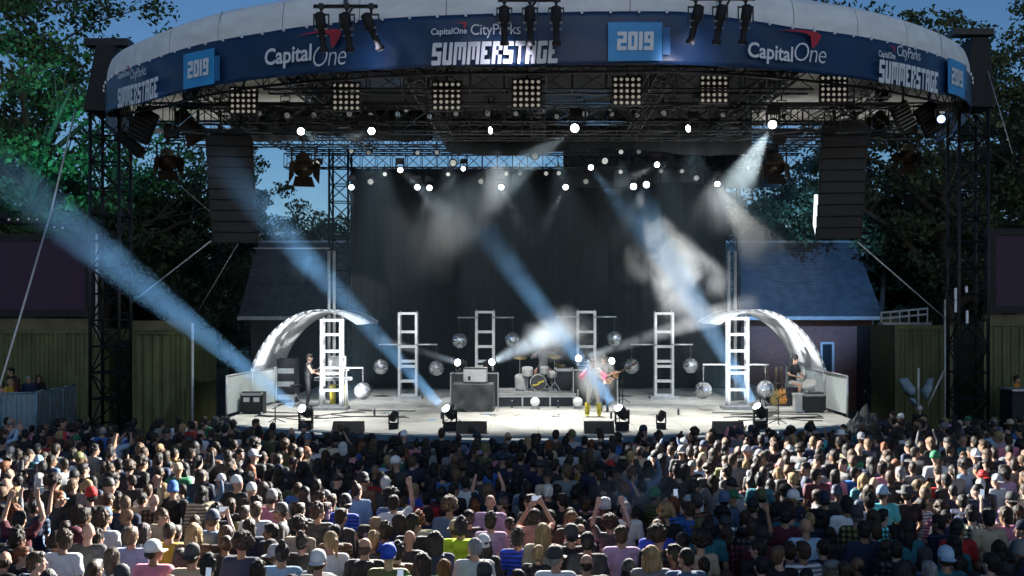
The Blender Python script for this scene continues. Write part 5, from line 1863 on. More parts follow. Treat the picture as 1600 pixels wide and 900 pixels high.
def body(j, turn=0.0, slim=1.0, vox=0.011, ratio=None, nod=0.0, hands=True, name='person'):
    """one continuous body; the face points to +Y turned by `turn`"""
    F = Flesh()
    F.ell(j['pel'], (.155 * slim, .108, .12)).ell(j['wst'], (.132 * slim, .098, .16)).ell(j['chs'], (.160 * slim, .112, .175))
    F.cap(j['pel'], j['chs'], .11 * slim, .115 * slim)
    F.cap(j['shL'], j['shR'], .062)
    F.cap((j['shL'] * .55 + j['nk'] * .45), j['nk'], .05, .052).cap((j['shR'] * .55 + j['nk'] * .45), j['nk'], .05, .052)
    F.cap(j['nk'] - np.array([0, 0, .04]), j['hd'] - np.array([0, .015, .06]), .056, .050)
    rot = Euler((nod, 0, turn)).to_matrix()
    H = lambda x, y, z: np.array(rot @ Vector((x, y, z))) + j['hd']
    F.ell(j['hd'] + np.array(rot @ Vector((0, -.010, .022))), (.075, .095, .100), rot)
    F.ell(H(0, .025, -.052), (.055, .066, .070), rot)
    F.ell(H(0, .070, -.098), (.024, .022, .022), rot)
    F.cap(H(0, .084, .012), H(0, .106, -.028), .010, .016)
    F.cap(H(-.032, .076, .028), H(.032, .076, .028), .013)
    for s in (-1, 1):
        F.ell(H(s * .076, -.006, -.012), (.012, .024, .034), rot)
        F.ell(H(s * .038, .066, -.028), (.022, .018, .022), rot)
    F.cap(H(-.018, .088, -.062), H(.018, .088, -.062), .009)
    for s in 'LR':
        F.cap(j['sh' + s], j['el' + s], .052, .040)
        F.cap(j['el' + s], j['wr' + s], .040, .027)
        if hands: hand(F, j['el' + s], j['wr' + s], side=1 if s == 'L' else -1)
        F.cap(j['hip' + s], j['kn' + s], .088, .060)
        F.cap(j['kn' + s], j['an' + s], .058, .040)
        a = j['an' + s]
        k = j['kn' + s]
        F.cap(a - np.array([0, .02, .04]), a + np.array([0, .15, -.055]), .045, .034)
    me = F.grow(name, vox, 3, ratio)
    # skin / trousers / shoes / eyes / lips by place on the body
    me.materials.append(M['skin'])
    me.materials.append(M['denim'])
    me.materials.append(M['black_box'])
    me.materials.append(M['eye'])
    me.materials.append(M['lip'])
    inv = rot.inverted()
    hd = Vector(j['hd'])
    idx = []
    for p in me.polygons:
        c = p.center
        k = 0
        if c.z < 0.115: k = 2
        elif c.z < 1.0 and abs(c.x) < 0.19 and (c.z < j['pel'][2] + .05): k = 1
        q = inv @ (c - hd)
        if q.y > .045 and abs(q.x) < .06 and -.09 < q.z < .03:
            for s in (-1, 1):
                if ((q.x - s * .033) / .017) ** 2 + ((q.z - .004) / .009) ** 2 < 1: k = 3
            if abs(q.x) < .026 and abs(q.z + .064) < .009 and q.y > .08: k = 4
        idx.append(k)
    me.polygons.foreach_set('material_index', idx)
    return me


def shirt(j, sleeve='short', slim=1.0, ratio=None, vox=0.014, hood=False, name='shirt'):
    F = Flesh()
    e = .014
    F.ell(j['pel'] + np.array([0, 0, .01]), (.168 * slim, .124, .12)).ell(j['wst'], (.152 * slim, .118, .17)).ell(j['chs'], (.160 * slim + e, .112 + e, .175))
    F.cap(j['pel'], j['chs'], .124 * slim, .128 * slim)
    F.cap(j['shL'], j['shR'], .062 + e)
    F.cap((j['shL'] * .5 + j['nk'] * .5), j['nk'] - np.array([0, 0, .012]), .055, .058).cap((j['shR'] * .5 + j['nk'] * .5), j['nk'] - np.array([0, 0, .012]), .055, .058)
    for s in 'LR':
        a, b, c = j['sh' + s], j['el' + s], j['wr' + s]
        if sleeve == 'short':
            F.cap(a, a + (b - a) * .58, .068, .064)
        elif sleeve == 'long':
            F.cap(a, b, .066, .056)
            F.cap(b, b + (c - b) * .92, .055, .040)
    if hood:
        F.cap(j['nk'] + np.array([-.07, -.065, -.01]), j['nk'] + np.array([.07, -.065, -.01]), .055)
        F.ell(j['nk'] + np.array([0, -.095, -.06]), (.10, .05, .08))
    if hood or sleeve == 'long': pass
    me = F.grow(name, vox, 2, ratio)
    co = np.zeros(len(me.vertices) * 3)
    me.vertices.foreach_get('co', co)
    co = co.reshape(-1, 3)
    nn = np.zeros(len(me.vertices) * 3)
    me.vertices.foreach_get('normal', nn)
    nn = nn.reshape(-1, 3)
    d = np.array([mnoise.noise((x * 9 + z * 3, y * 9, z * 7)) + .5 * mnoise.noise((x * 20, y * 20, z * 16)) for x, y, z in co])
    co += nn * (d * 0.008)[:, None]
    me.vertices.foreach_set('co', co.ravel())
    me.materials.append(M['shirt'])
    me.update()
    return me


def hair(kind, ratio=None):
    """origin at the head's centre, face to +Y"""
    F = Flesh()
    rnd = random.Random(hash(kind) % 1000 if False else sum(map(ord, kind)))
    top = lambda r=1.0: F.ell((0, -.020, .036), (.086 * r, .103 * r, .100 * r))
    if kind == 'short':
        top()
        F.ell((0, -.050, -.02), (.079, .066, .075))
        F.ell((0, .035, .085), (.062, .055, .042))
    elif kind == 'cropped':
        F.ell((0, -.016, .030), (.0815, .099, .0995)).ell((0, -.045, -.02), (.074, .062, .068))
    elif kind == 'tousled':
        top(1.05)
        F.ell((0, -.055, -.02), (.083, .066, .080))
        for i in range(26):
            a, b = rnd.uniform(0, 2 * PI), rnd.uniform(0.1, 1.3)
            c = Vector((math.sin(b) * math.cos(a) * .085, math.sin(b) * math.sin(a) * .10 - .02, .036 + math.cos(b) * .10))
            if c.y < .075: F.ell(c, (rnd.uniform(.018, .032),) * 3)
    elif kind in ('long', 'long_wavy', 'bob'):
        top(1.03)
        L = {'long': -.30, 'long_wavy': -.27, 'bob': -.14}[kind]
        for i in range(9):
            a = PI + (i - 4) * 0.30
            x, y = math.sin(a + PI) * .078, math.cos(a + PI) * -.082
            x = (i - 4) / 4 * .080
            y = -.085 + .072 * abs(i - 4) / 4
            w = rnd.uniform(-.02, .02)
            F.cap((x * .9, y * .7, .04), (x * 1.06 + w, y - .015, -.10), .036, .037)
            F.cap((x * 1.06 + w, y - .015, -.10), (x * 1.12 - w, y - .032, L + rnd.uniform(-.05, .04)), .037, .020)
    elif kind == 'ponytail':
        top(.99)
        F.ell((0, -.045, -.015), (.078, .066, .07))
        F.cap((0, -.11, .05), (0, -.145, .02), .026, .036).cap((0, -.145, .02), (.01, -.15, -.17), .036, .014)
    elif kind == 'bun':
        top(.99)
        F.ell((0, -.045, -.015), (.078, .066, .07)).ell((0, -.06, .148), (.045, .045, .042))
    elif kind == 'curly':
        F.ell((0, -.025, .045), (.10, .112, .11))
        for i in range(95):
            a, b = rnd.uniform(0, 2 * PI), rnd.uniform(0.0, 2.0)
            c = Vector((math.sin(b) * math.cos(a) * .112, math.sin(b) * math.sin(a) * .122 - .03, .045 + math.cos(b) * .12))
            if c.y < .06 or c.z > .09: F.ell(c, (rnd.uniform(.02, .034),) * 3)
    elif kind == 'balding':
        F.ell((0, -.048, -.012), (.0815, .070, .068)).ell((0, -.02, -.005), (.081, .075, .04))
    me = F.grow('hair', 0.0085 if ratio is None else 0.012, 9 if kind == 'curly' else 3, ratio)
    co = np.zeros(len(me.vertices) * 3)
    me.vertices.foreach_get('co', co)
    co = co.reshape(-1, 3)
    amp = {'short': .006, 'cropped': .002, 'tousled': .012, 'curly': .012}.get(kind, .008)
    for i, (x, y, z) in enumerate(co):
        a = math.atan2(x, y + .02)
        d = mnoise.noise((a * 9, z * 9, 1.0)) + .6 * mnoise.noise((x * 60, y * 60, z * 24))
        n = Vector((x, y + .02, max(z, 0) * .8)).normalized()
        co[i] += np.array(n) * d * amp
    me.vertices.foreach_set('co', co.ravel())
    me.materials.append(M['hair'])
    me.update()
    return me


def hat(kind):
    mb = MB()
    if kind in ('cap', 'cap_back'):
        s = 1 if kind == 'cap' else -1
        prof = [(.094, -.012), (.0955, .03), (.088, .075), (.065, .112), (.03, .130), (.004, .134)]
        k0 = len(mb.v)
        mb.lathe(prof, (0, -.018, .028), (0, 0, 1), 22)
        mb.v = [(x * .96, (y + .018) * 1.12 - .018, z) for x, y, z in mb.v]

        def br(u, v):
            a = (u - .5) * 2.1
            r = .105 + .075 * v * (math.cos(a) ** .5 if math.cos(a) > 0 else 0)
            return (math.sin(a) * (.093 + .01 * v), s * (math.cos(a) * r + (.0 if s > 0 else .012)) - .010, .028 - .014 * v - .03 * (u - .5) ** 2)
        n0 = len(mb.v)
        mb.grid(br, 12, 3)
        m2 = [(x, y, z - .006) for x, y, z in mb.v[n0:]]
        k = len(mb.v)
        mb.v += m2
        mb.f += [tuple(reversed([i - n0 + k for i in f])) for f in mb.f if min(f) >= n0 and max(f) < k]
        mb.ball((0, -.018, .165), (.008, .008, .005), 6, 4)
    elif kind == 'beanie':
        prof = [(.090, -.04), (.094, -.036), (.095, .002), (.090, .005), (.090, .06), (.074, .105), (.04, .135), (.004, .142)]
        mb.lathe(prof, (0, -.022, .025), (0, 0, 1), 22)
        mb.v = [(x * .96, (y + .022) * 1.12 - .022, z) for x, y, z in mb.v]
    elif kind == 'hat':
        prof = [(.175, -.004), (.178, .002), (.10, .012), (.094, .03), (.09, .09), (.07, .115), (.03, .108), (.004, .104)]
        mb.lathe(prof, (0, -.015, .045), (0, 0, 1), 24)
        mb.v = [(x * .98, (y + .015) * 1.1 - .015, z + .35 * x * x) for x, y, z in mb.v]
    elif kind == 'headband':
        pass
    return mb.mesh('cap' if kind != 'hat' else 'hat', M['cap'], True)


# pose library --------------------------------------------------------------
POSES = {
    'down': jn(),
    'down_b': jn(wrL=(-.16, .20, 1.0), wrR=(.20, .14, .93)),
    'cup': jn(elR=(.23, .02, 1.14), wrR=(.12, .24, 1.25)),
    'crossed': jn(elL=(-.25, .05, 1.15), wrL=(-.03, .22, 1.17), elR=(.25, .05, 1.15), wrR=(.05, .20, 1.20)),
    'raised': jn(shL=(-.17, 0, 1.44), elL=(-.27, .10, 1.62), wrL=(-.20, .12, 1.88), shR=(.17, 0, 1.44), elR=(.28, .10, 1.64), wrR=(.19, .14, 1.90)),
    'one_up': jn(shR=(.17, 0, 1.44), elR=(.27, .12, 1.58), wrR=(.22, .18, 1.85)),
    'phone_up': jn(shR=(.17, 0, 1.44), elR=(.26, .20, 1.50), wrR=(.12, .30, 1.74), shL=(-.17, 0, 1.43), elL=(-.24, .18, 1.45), wrL=(-.06, .31, 1.72)),
    'phone_one': jn(shR=(.17, 0, 1.43), elR=(.26, .16, 1.40), wrR=(.20, .30, 1.66)),
}
VAR = [('down', 0.0, 1.0), ('down', 0.7, 1.0), ('down_b', -0.8, 1.0), ('cup', 0.25, .94), ('crossed', -0.2, 1.04), ('down', -0.15, .88), ('down_b', 0.9, .88), ('raised', 0.1, .95), ('one_up', -0.1, 1.0), ('phone_up', 0.0, .95), ('phone_one', 0.15, 1.0), ('cup', -1.3, .92)]
BODY, TEE, LONG = [], [], []
for pose, turn, slim in VAR:
    BODY.append(body(POSES[pose], turn, slim))
    TEE.append(shirt(POSES[pose], 'short', slim))
    LONG.append(shirt(POSES[pose], 'long', slim, hood=(pose in ('down', 'crossed'))))
HK = ['short', 'cropped', 'tousled', 'long', 'long_wavy', 'bob', 'ponytail', 'bun', 'curly', 'balding']
HAIR = {k: hair(k) for k in HK}
HATS = {k: hat(k) for k in ('cap', 'cap_back', 'beanie', 'hat')}

HC = {'black': (.006, .0055, .006), 'dark brown': (.014, .009, .006), 'brown': (.034, .020, .011), 'light brown': (.085, .054, .030), 'blond': (.27, .18, .085), 'grey': (.20, .20, .21), 'white': (.55, .54, .52), 'ginger': (.12, .04, .013)}
TC = {'black': (.012, .012, .014), 'charcoal': (.035, .037, .04), 'navy': (.012, .02, .05), 'white': (.72, .72, .72), 'pale grey': (.42, .43, .45), 'grey': (.17, .175, .18), 'maroon': (.075, .012, .022), 'teal': (.02, .13, .16), 'blue': (.03, .11, .34),
      'pale blue': (.32, .46, .62), 'royal blue': (.02, .06, .42), 'mustard': (.50, .29, .03), 'orange': (.56, .21, .02), 'pink': (.62, .22, .30), 'mauve': (.45, .30, .46), 'olive': (.09, .095, .035), 'green': (.02, .15, .07), 'lavender': (.36, .37, .55), 'beige': (.45, .37, .25),
      'turquoise': (.10, .48, .50), 'red': (.38, .02, .02), 'denim blue': (.08, .13, .22), 'brown': (.10, .055, .03), 'hi-vis yellow': (.62, .78, .04), 'cream': (.62, .55, .38), 'salmon': (.62, .28, .20)}
SK = [(.44, .27, .20), (.38, .22, .155), (.33, .19, .125), (.23, .125, .075), (.12, .062, .036), (.065, .035, .022), (.48, .31, .24)]
HAIRDESC = {'short': 'short %s hair', 'cropped': 'cropped %s hair', 'tousled': 'tousled %s hair', 'long': 'long straight %s hair', 'long_wavy': 'long wavy %s hair', 'bob': '%s bob', 'ponytail': '%s ponytail', 'bun': '%s top bun', 'curly': 'big curly %s hair', 'balding': 'balding %s hair'}
POSEDESC = {'down': '', 'down_b': '', 'cup': '', 'crossed': '', 'raised': 'arms raised', 'one_up': 'one arm up', 'phone_up': 'phone held up', 'phone_one': 'phone held up'}
used = set()
ph_me = MB().box((0, 0, 0), (0.075, 0.009, 0.15)).mesh('body', M['phone'])
ph_sc = MB().box((0, -0.0055, 0), (0.068, 0.002, 0.138)).mesh('screen', M['phone_screen'])
nphone = [0]


def article(s): return ('an ' if s[0] in 'aeiou' else 'a ') + s


def add_person(x, y, rz, var, hk, hc, top, longs, skin, sc, label, capcol=None, group='people in the concert crowd', z=0.0, hatmat=None):
    b = bpy.data.objects.new('person', BODY[var])
    COL.objects.link(b)
    b.location = (x, y, z)
    b.rotation_euler = (0, 0, rz)
    b.scale = (sc,) * 3
    b.color = (*skin, 1)
    tag(b, label, 'person', group)
    s = link('shirt', LONG[var] if longs else TEE[var], b)
    s.color = (*TC[top], 1)
    pose, turn, slim = VAR[var]
    hd = POSES[pose]['hd']
    if hk in HAIR:
        h = link('hair', HAIR[hk], b, loc=hd, rot=(0, 0, turn))
        h.color = (*HC[hc], 1)
    elif hk in HATS:
        h = link('cap' if hk != 'hat' else 'hat', HATS[hk], b, loc=hd, rot=(0, 0, turn))
        h.color = (*TC[capcol], 1)
        if hc:
            h = link('hair', HAIR['balding'] if hk != 'beanie' else HAIR['bob'], b, loc=hd, rot=(0, 0, turn))
            h.color = (*HC[hc], 1)
    if pose in ('phone_up', 'phone_one'):
        w = POSES[pose]['wrR'] * .5 + POSES[pose]['wrL'] * .5 if pose == 'phone_up' else POSES[pose]['wrR']
        off = Vector((w[0], w[1] + .035, w[2] + .10)) * sc
        off.rotate(Euler((0, 0, rz)))
        p = thing('phone', 'lit phone held up by ' + ', '.join(label.split(', ')[:2]), 'phone', Vector((x, y, z)) + off, rz, 'phones held up in the crowd')
        p.rotation_euler = (R(-8), R(90) if pose == 'phone_up' else 0, rz)
        link('body', ph_me, p)
        link('screen', ph_sc, p)
        nphone[0] += 1
    return b


def describe(hk, hc, top, longs, capcol, pose, near='', pat=''):
    if hk in HAIR: a = HAIRDESC[hk] % hc
    elif hk == 'none': a = 'bald head'
    else: a = capcol + ' ' + {'cap': 'peaked cap', 'cap_back': 'backward cap', 'beanie': 'beanie', 'hat': 'brimmed hat'}[hk]
    pd = POSEDESC[pose]
    return 'person with %s, %s %s%s%s' % (a, (pat + ' ' if pat else '') + top, 'long sleeves' if longs else 'tee', ', ' + pd if pd else '', near)


# heroes seen in the photograph: (px, py of the head's centre, turn variant, hair, hair colour, top, long sleeves, skin, cap colour)
HERO = [(137, 832, 1, 'none', None, 'charcoal', 0, 0, None), (205, 838, 0, 'short', 'light brown', 'lavender', 0, 1, None), (240, 862, 2, 'cap', 'dark brown', 'pink', 0, 3, 'white'), (264, 830, 0, 'cropped', 'dark brown', 'mustard', 0, 2, None),
        (607, 868, 0, 'cap_back', None, 'olive', 0, 1, 'royal blue'), (766, 785, 0, 'none', None, 'mauve', 0, 1, None), (856, 768, 0, 'short', 'white', 'black', 1, 1, None), (848, 832, 3, 'long', 'blond', 'beige', 0, 1, None),
        (1027, 824, 4, 'balding', 'dark brown', 'royal blue', 0, 2, None), (1106, 826, 0, 'short', 'black', 'teal', 0, 2, None), (1189, 838, 0, 'cap_back', None, 'maroon', 0, 3, 'black'), (1226, 806, 0, 'short', 'black', 'maroon', 0, 2, None),
        (1259, 823, 0, 'none', None, 'pale blue', 0, 2, None), (1234, 800, 5, 'tousled', 'dark brown', 'teal', 0, 1, None), (1380, 772, 2, 'cap', 'brown', 'turquoise', 0, 1, 'pale blue'), (141, 775, 1, 'cap', 'black', 'black', 1, 1, 'red'),
        (720, 824, 0, 'tousled', 'black', 'hi-vis yellow', 1, 2, None), (615, 786, 8, 'short', 'dark brown', 'white', 0, 1, None), (702, 792, 0, 'curly', 'light brown', 'denim blue', 0, 2, None), (270, 765, 0, 'beanie', None, 'black', 1, 1, 'blue'),
        (194, 787, 1, 'cropped', 'light brown', 'navy', 0, 0, None), (160, 812, 0, 'tousled', 'brown', 'white', 0, 1, None), (302, 832, 3, 'long_wavy', 'blond', 'brown', 0, 1, None), (332, 812, 0, 'cap', 'brown', 'denim blue', 1, 1, 'navy'),
        (400, 797, 0, 'short', 'brown', 'pale grey', 0, 1, None), (496, 800, 2, 'tousled', 'brown', 'charcoal', 0, 1, None), (497, 878, 0, 'cap_back', 'brown', 'black', 0, 1, 'white'), (515, 845, 1, 'ponytail', 'blond', 'white', 0, 1, None),
        (570, 855, 0, 'balding', 'brown', 'black', 1, 2, None), (645, 820, 2, 'tousled', 'black', 'black', 0, 1, None), (680, 845, 5, 'long', 'black', 'navy', 1, 1, None), (741, 855, 1, 'cropped', 'grey', 'pale grey', 0, 0, None),
        (945, 792, 0, 'cap_back', 'brown', 'black', 0, 0, 'pale grey'), (978, 796, 0, 'cropped', 'grey', 'white', 0, 1, None), (971, 836, 0, 'short', 'brown', 'mauve', 0, 1, None), (918, 846, 0, 'short', 'black', 'charcoal', 0, 2, None),
        (1018, 868, 5, 'bob', 'blond', 'grey', 0, 1, None), (1072, 872, 1, 'cropped', 'dark brown', 'denim blue', 1, 2, None), (868, 872, 2, 'cap', 'grey', 'white', 0, 1, 'charcoal'), (835, 808, 9, 'short', 'dark brown', 'salmon', 0, 1, None),
        (1040, 802, 0, 'curly', 'blond', 'black', 0, 1, None), (1323, 790, 0, 'tousled', 'black', 'white', 0, 3, None), (1478, 872, 0, 'cap_back', 'brown', 'teal', 0, 2, 'pale blue'), (1350, 828, 0, 'short', 'black', 'navy', 0, 3, None),
        (1415, 826, 3, 'long', 'black', 'teal', 1, 3, None), (1497, 826, 2, 'short', 'black', 'red', 0, 3, None), (1545, 810, 0, 'short', 'black', 'beige', 0, 2, None), (1595, 862, 0, 'beanie', None, 'charcoal', 1, 2, 'grey'),
        (1462, 716, 2, 'cap', 'brown', 'white', 0, 1, 'green'), (1524, 712, 0, 'cap_back', 'brown', 'white', 0, 1, 'white'), (30, 812, 7, 'short', 'black', 'maroon', 0, 1, None), (98, 845, 6, 'tousled', 'brown', 'white', 0, 2, None),
        (300, 868, 0, 'cap_back', 'brown', 'beige', 0, 1, 'charcoal'), (325, 885, 0, 'tousled', 'black', 'pale grey', 0, 1, None), (440, 865, 3, 'bun', 'black', 'pale blue', 0, 1, None), (660, 880, 5, 'long', 'dark brown', 'green', 0, 1, None)]
taken = []


def place_ok(x, y, d):
    for a, b in taken:
        if (a - x) ** 2 + (b - y) ** 2 < d * d: return False
    return True


crowd = []                                               # (x, y, rz, var, hk, hc, top, longs, skin, sc, capcol)
for px, py, v, hk, hc, top, lo, sk, cc in HERO:
    sc = 1.0
    D = (EYE - 1.63) * FPX / (py - PY0)
    x = (px - PX0) * D / FPX
    taken.append((x, D))
    crowd.append((x, D, 0.0, v, hk, hc, top, bool(lo), SK[sk], sc, cc, True))
rr = random.Random(5)
TOPW = ['black'] * 60 + ['charcoal'] * 20 + ['navy'] * 22 + ['white'] * 6 + ['pale grey'] * 4 + ['grey'] * 7 + ['maroon'] * 4 + ['teal'] * 4 + ['blue'] * 3 + ['pale blue'] * 4 + ['royal blue'] * 1 + ['mustard'] * 1 + ['pink'] * 2 + ['mauve'] * 1 + ['olive'] * 4 + ['green'] * 2 + ['lavender'] * 1 + ['beige'] * 4 + ['red'] * 1 + ['denim blue'] * 6 + ['brown'] * 3 + ['cream'] * 2 + ['salmon'] * 1 + ['turquoise'] * 1
HKW = ['short'] * 26 + ['cropped'] * 9 + ['tousled'] * 18 + ['long'] * 11 + ['long_wavy'] * 9 + ['bob'] * 5 + ['ponytail'] * 6 + ['bun'] * 4 + ['curly'] * 5 + ['balding'] * 3 + ['none'] * 3 + ['cap'] * 8 + ['cap_back'] * 6 + ['beanie'] * 2 + ['hat'] * 1
HCW = ['black'] * 36 + ['dark brown'] * 36 + ['brown'] * 20 + ['light brown'] * 7 + ['blond'] * 5 + ['grey'] * 1 + ['white'] * 1 + ['ginger'] * 2
CAPW = ['black'] * 5 + ['navy'] * 4 + ['white'] * 3 + ['pale grey'] * 2 + ['charcoal'] * 4 + ['red', 'green', 'pale blue', 'beige', 'olive', 'grey', 'denim blue']
y = 9.6
while y < 28.4:
    half_l, half_r = 841 * y / 1600 + 0.7, 759 * y / 1600 + 0.7
    x = -half_l + rr.uniform(0, .4)
    while x < half_r:
        xx, yy = x + rr.uniform(-.15, .15), y + rr.uniform(-.22, .22)
        x += 0.445
        lim = front(max(-HWD, min(HWD, xx))) - 1.05
        if abs(xx) > 9.3: lim = 27.2 if xx < 0 else 28.6
        if xx < -12.6: lim = 27.0
        if yy > lim: continue
        if not place_ok(xx, yy, 0.34): continue
        if rr.random() < 0.05: continue
        taken.append((xx, yy))
        v = rr.choices(range(12), [22, 9, 9, 9, 6, 14, 8, 0.8, 0.9, 1.1, 1.2, 4])[0]
        hk = rr.choice(HKW)
        hc = rr.choice(HCW)
        sk = SK[rr.choices(range(7), [20, 20, 15, 12, 8, 5, 16])[0]]
        slim = VAR[v][2]
        sc = rr.uniform(.88, 1.0) * (0.97 if slim < .9 else 1.0)
        if hk in ('long', 'long_wavy', 'bob', 'ponytail', 'bun'): sc *= .965
        crowd.append((xx, yy, rr.gauss(0, .22 if rr.random() < .75 else .9) + 0.03 * xx, v, hk, hc, rr.choice(TOPW), rr.random() < .38, sk, sc, rr.choice(CAPW), False))
    y += 0.51
crowd_vis = [c for c in crowd]
crowd_vis.sort(key=lambda c: c[1])
NEAR = [c for c in crowd_vis if c[1] > 10.0 or c[11]][:300]
FAR = [c for c in crowd_vis if c not in NEAR and c[1] > NEAR[-1][1] - 0.001]
BAGS = []


def nick(c):
    hk, top, cc = c[4], c[6], c[10]
    return (cc + (' beanie' if hk == 'beanie' else ' cap')) if hk in HATS else ('bald head in ' + top if hk == 'none' else top + ' top')


nk = [(nick(c), c) for c in NEAR if c[11]]
NICKS = [(n, c) for n, c in nk if sum(1 for m, _ in nk if m == n) == 1]
for c in sorted(NEAR, key=lambda c: not c[11]):
    x, y, rz, v, hk, hc, top, lo, sk, sc, cc, hero = c
    pose = VAR[v][0]
    if hk == 'hat' and rr.random() < .6: hk = 'cap'
    pat = '' if hero or top in ('black', 'hi-vis yellow') else rr.choice(['', '', '', 'striped', 'checked'])
    lab = describe(hk, hc, top, lo, cc, pose, '', pat)
    tries = 0
    if lab in used:
        order = sorted(NICKS, key=lambda q: (q[1][0] - x) ** 2 + (q[1][1] - y) ** 2)
        for n, q in order[:3]:
            dx, dy = x - q[0], y - q[1]
            rel = 'beside' if abs(dx) > abs(dy) else ('stageward of' if dy > 0 else 'behind')
            l2 = describe(hk, hc, top, lo, cc, pose, ', %s the %s' % (rel, n), pat)
            if l2 not in used:
                lab = l2 if len(l2.replace('-', ' ').split()) < 17 else lab
                break
    while lab in used and tries < 400:
        tries += 1
        if tries % 3 == 0 and not hero: top = rr.choice(TOPW)
        elif tries % 3 == 1 and not hero: hc = rr.choice(HCW); cc = rr.choice(CAPW)
        else: lo = not lo
        if tries > 60: hk = rr.choice(HKW)
        lab = describe(hk, hc, top, lo, cc, pose, '', pat)
    used.add(lab)
    if hk in HATS and hk != 'beanie' and hc not in HC: hc = None
    pb_ = add_person(x, y, rz, v, hk, hc, top, lo, sk, sc, lab, cc)
    if pat:
        sh_ = next(q for q in pb_.children if q.name.startswith('shirt'))
        sh_.material_slots[0].link = 'OBJECT'
        sh_.material_slots[0].material = M['shirt_' + pat]
    if v in (0, 5) and not hero and y > 11 and len(BAGS) < 12 and rr.random() < .2: BAGS.append((x, y, rz, sc, lab))

bgm = MB()
bgm.grid(lambda u, v: (0.16 * math.sin((u - .5) * 2 * 1.45) / math.sin(1.45) * (1 - .10 * v), -0.04 - 0.15 * math.cos((u - .5) * 2 * 1.45) * (1 - .25 * v * v), -0.24 + 0.46 * v), 12, 6)
bgm.ball((0, -0.10, 0.21), (0.14, 0.10, 0.07), 12, 6).ball((0, -0.19, -0.08), (0.11, 0.05, 0.11), 10, 6)
bg_body = bgm.mesh('body', M['cap'], True)
bg_strap = [MB().path([(q * .11, -.05, .18), (q * .115, .02, .25), (q * .11, .14, .18), (q * .12, .15, .02), (q * .13, -.02, -.18)], .017, 6).mesh('strap', M['black_box']) for q in (-1, 1)]
for i, (x, y, rz, sc, lab) in enumerate(BAGS):
    bc = ('black', 'navy', 'olive', 'grey', 'maroon', 'charcoal')[i % 6]
    t = thing('backpack', bc + ' backpack worn by ' + ', '.join(lab.split(', ')[:2]), 'backpack', (x, y, 1.24 * sc), rz, 'backpacks in the crowd')
    t.location = Vector((x, y, 1.24 * sc)) + Vector((math.sin(rz) * .085, -math.cos(rz) * .085, 0))
    t.scale = (sc,) * 3
    o = link('body', bg_body, t)
    o.color = (*TC[bc], 1)
    for q in bg_strap: link('strap', q, t)

# the farther crowd: one mass
LOD_B = [body(POSES[p], t, s, vox=0.02, ratio=0.16, hands=False) for p, t, s in VAR]
LOD_T = [shirt(POSES[p], 'short', s, ratio=0.14, vox=0.022) for p, t, s in VAR]
LOD_L = [shirt(POSES[p], 'long', s, ratio=0.14, vox=0.022) for p, t, s in VAR]
LOD_H = {k: hair(k, 0.35) for k in HK}


def arrays(me):
    n = len(me.vertices)
    co = np.zeros(n * 3)
    me.vertices.foreach_get('co', co)
    me.calc_loop_triangles()
    t = np.zeros(len(me.loop_triangles) * 3, dtype=np.int32)
    me.loop_triangles.foreach_get('vertices', t)
    return co.reshape(-1, 3), t.reshape(-1, 3)


AB, AT, AL = [arrays(m) for m in LOD_B], [arrays(m) for m in LOD_T], [arrays(m) for m in LOD_L]
AH = {k: arrays(m) for k, m in LOD_H.items()}
AC = {k: arrays(m) for k, m in HATS.items()}
VV, TT, CCol = [], [], []
base = 0


def push(arr, T, col):
    global base
    co, t = arr
    c = co @ np.array(T.to_3x3()).T + np.array(T.translation)
    VV.append(c)
    TT.append(t + base)
    CCol.append(np.tile(np.array([*col, 1.0]), (len(c), 1)))
    base += len(c)


for x, y, rz, v, hk, hc, top, lo, sk, sc, cc, hero in FAR:
    T = Matrix.Translation((x, y, 0)) @ Matrix.Rotation(rz, 4, 'Z') @ Matrix.Scale(sc, 4)
    push(AB[v], T, sk)
    push(AL[v] if lo else AT[v], T, TC[top])
    pose, turn, slim = VAR[v]
    T2 = T @ Matrix.Translation(Vector(POSES[pose]['hd'])) @ Matrix.Rotation(turn, 4, 'Z')
    if hk in AH: push(AH[hk], T2, HC[hc])
    elif hk in AC: push(AC[hk], T2, TC[cc])
VV, TT, CCol = np.concatenate(VV), np.concatenate(TT), np.concatenate(CCol)
me = bpy.data.meshes.new('crowd')
me.vertices.add(len(VV))
me.vertices.foreach_set('co', VV.ravel())
me.loops.add(len(TT) * 3)
me.loops.foreach_set('vertex_index', TT.ravel().astype(np.int32))
me.polygons.add(len(TT))
me.polygons.foreach_set('loop_start', np.arange(0, len(TT) * 3, 3, dtype=np.int32))
me.update(calc_edges=True)
at = me.attributes.new('tint', 'FLOAT_COLOR', 'POINT')
at.data.foreach_set('color', CCol.ravel().astype(np.float32))
me.polygons.foreach_set('use_smooth', [True] * len(TT))
me.materials.append(M['crowd'])
tag(link('crowd', me), 'dense standing crowd packed between the nearer people and the stage front', 'crowd', kind='stuff')
for m_ in LOD_B + LOD_T + LOD_L + list(LOD_H.values()): bpy.data.meshes.remove(m_)

# ---- prints on two shirts
def back_print(person_label, s, w, h, z, m):
    p = next((o for o in bpy.data.objects if o.get('label') == person_label), None)
    return p


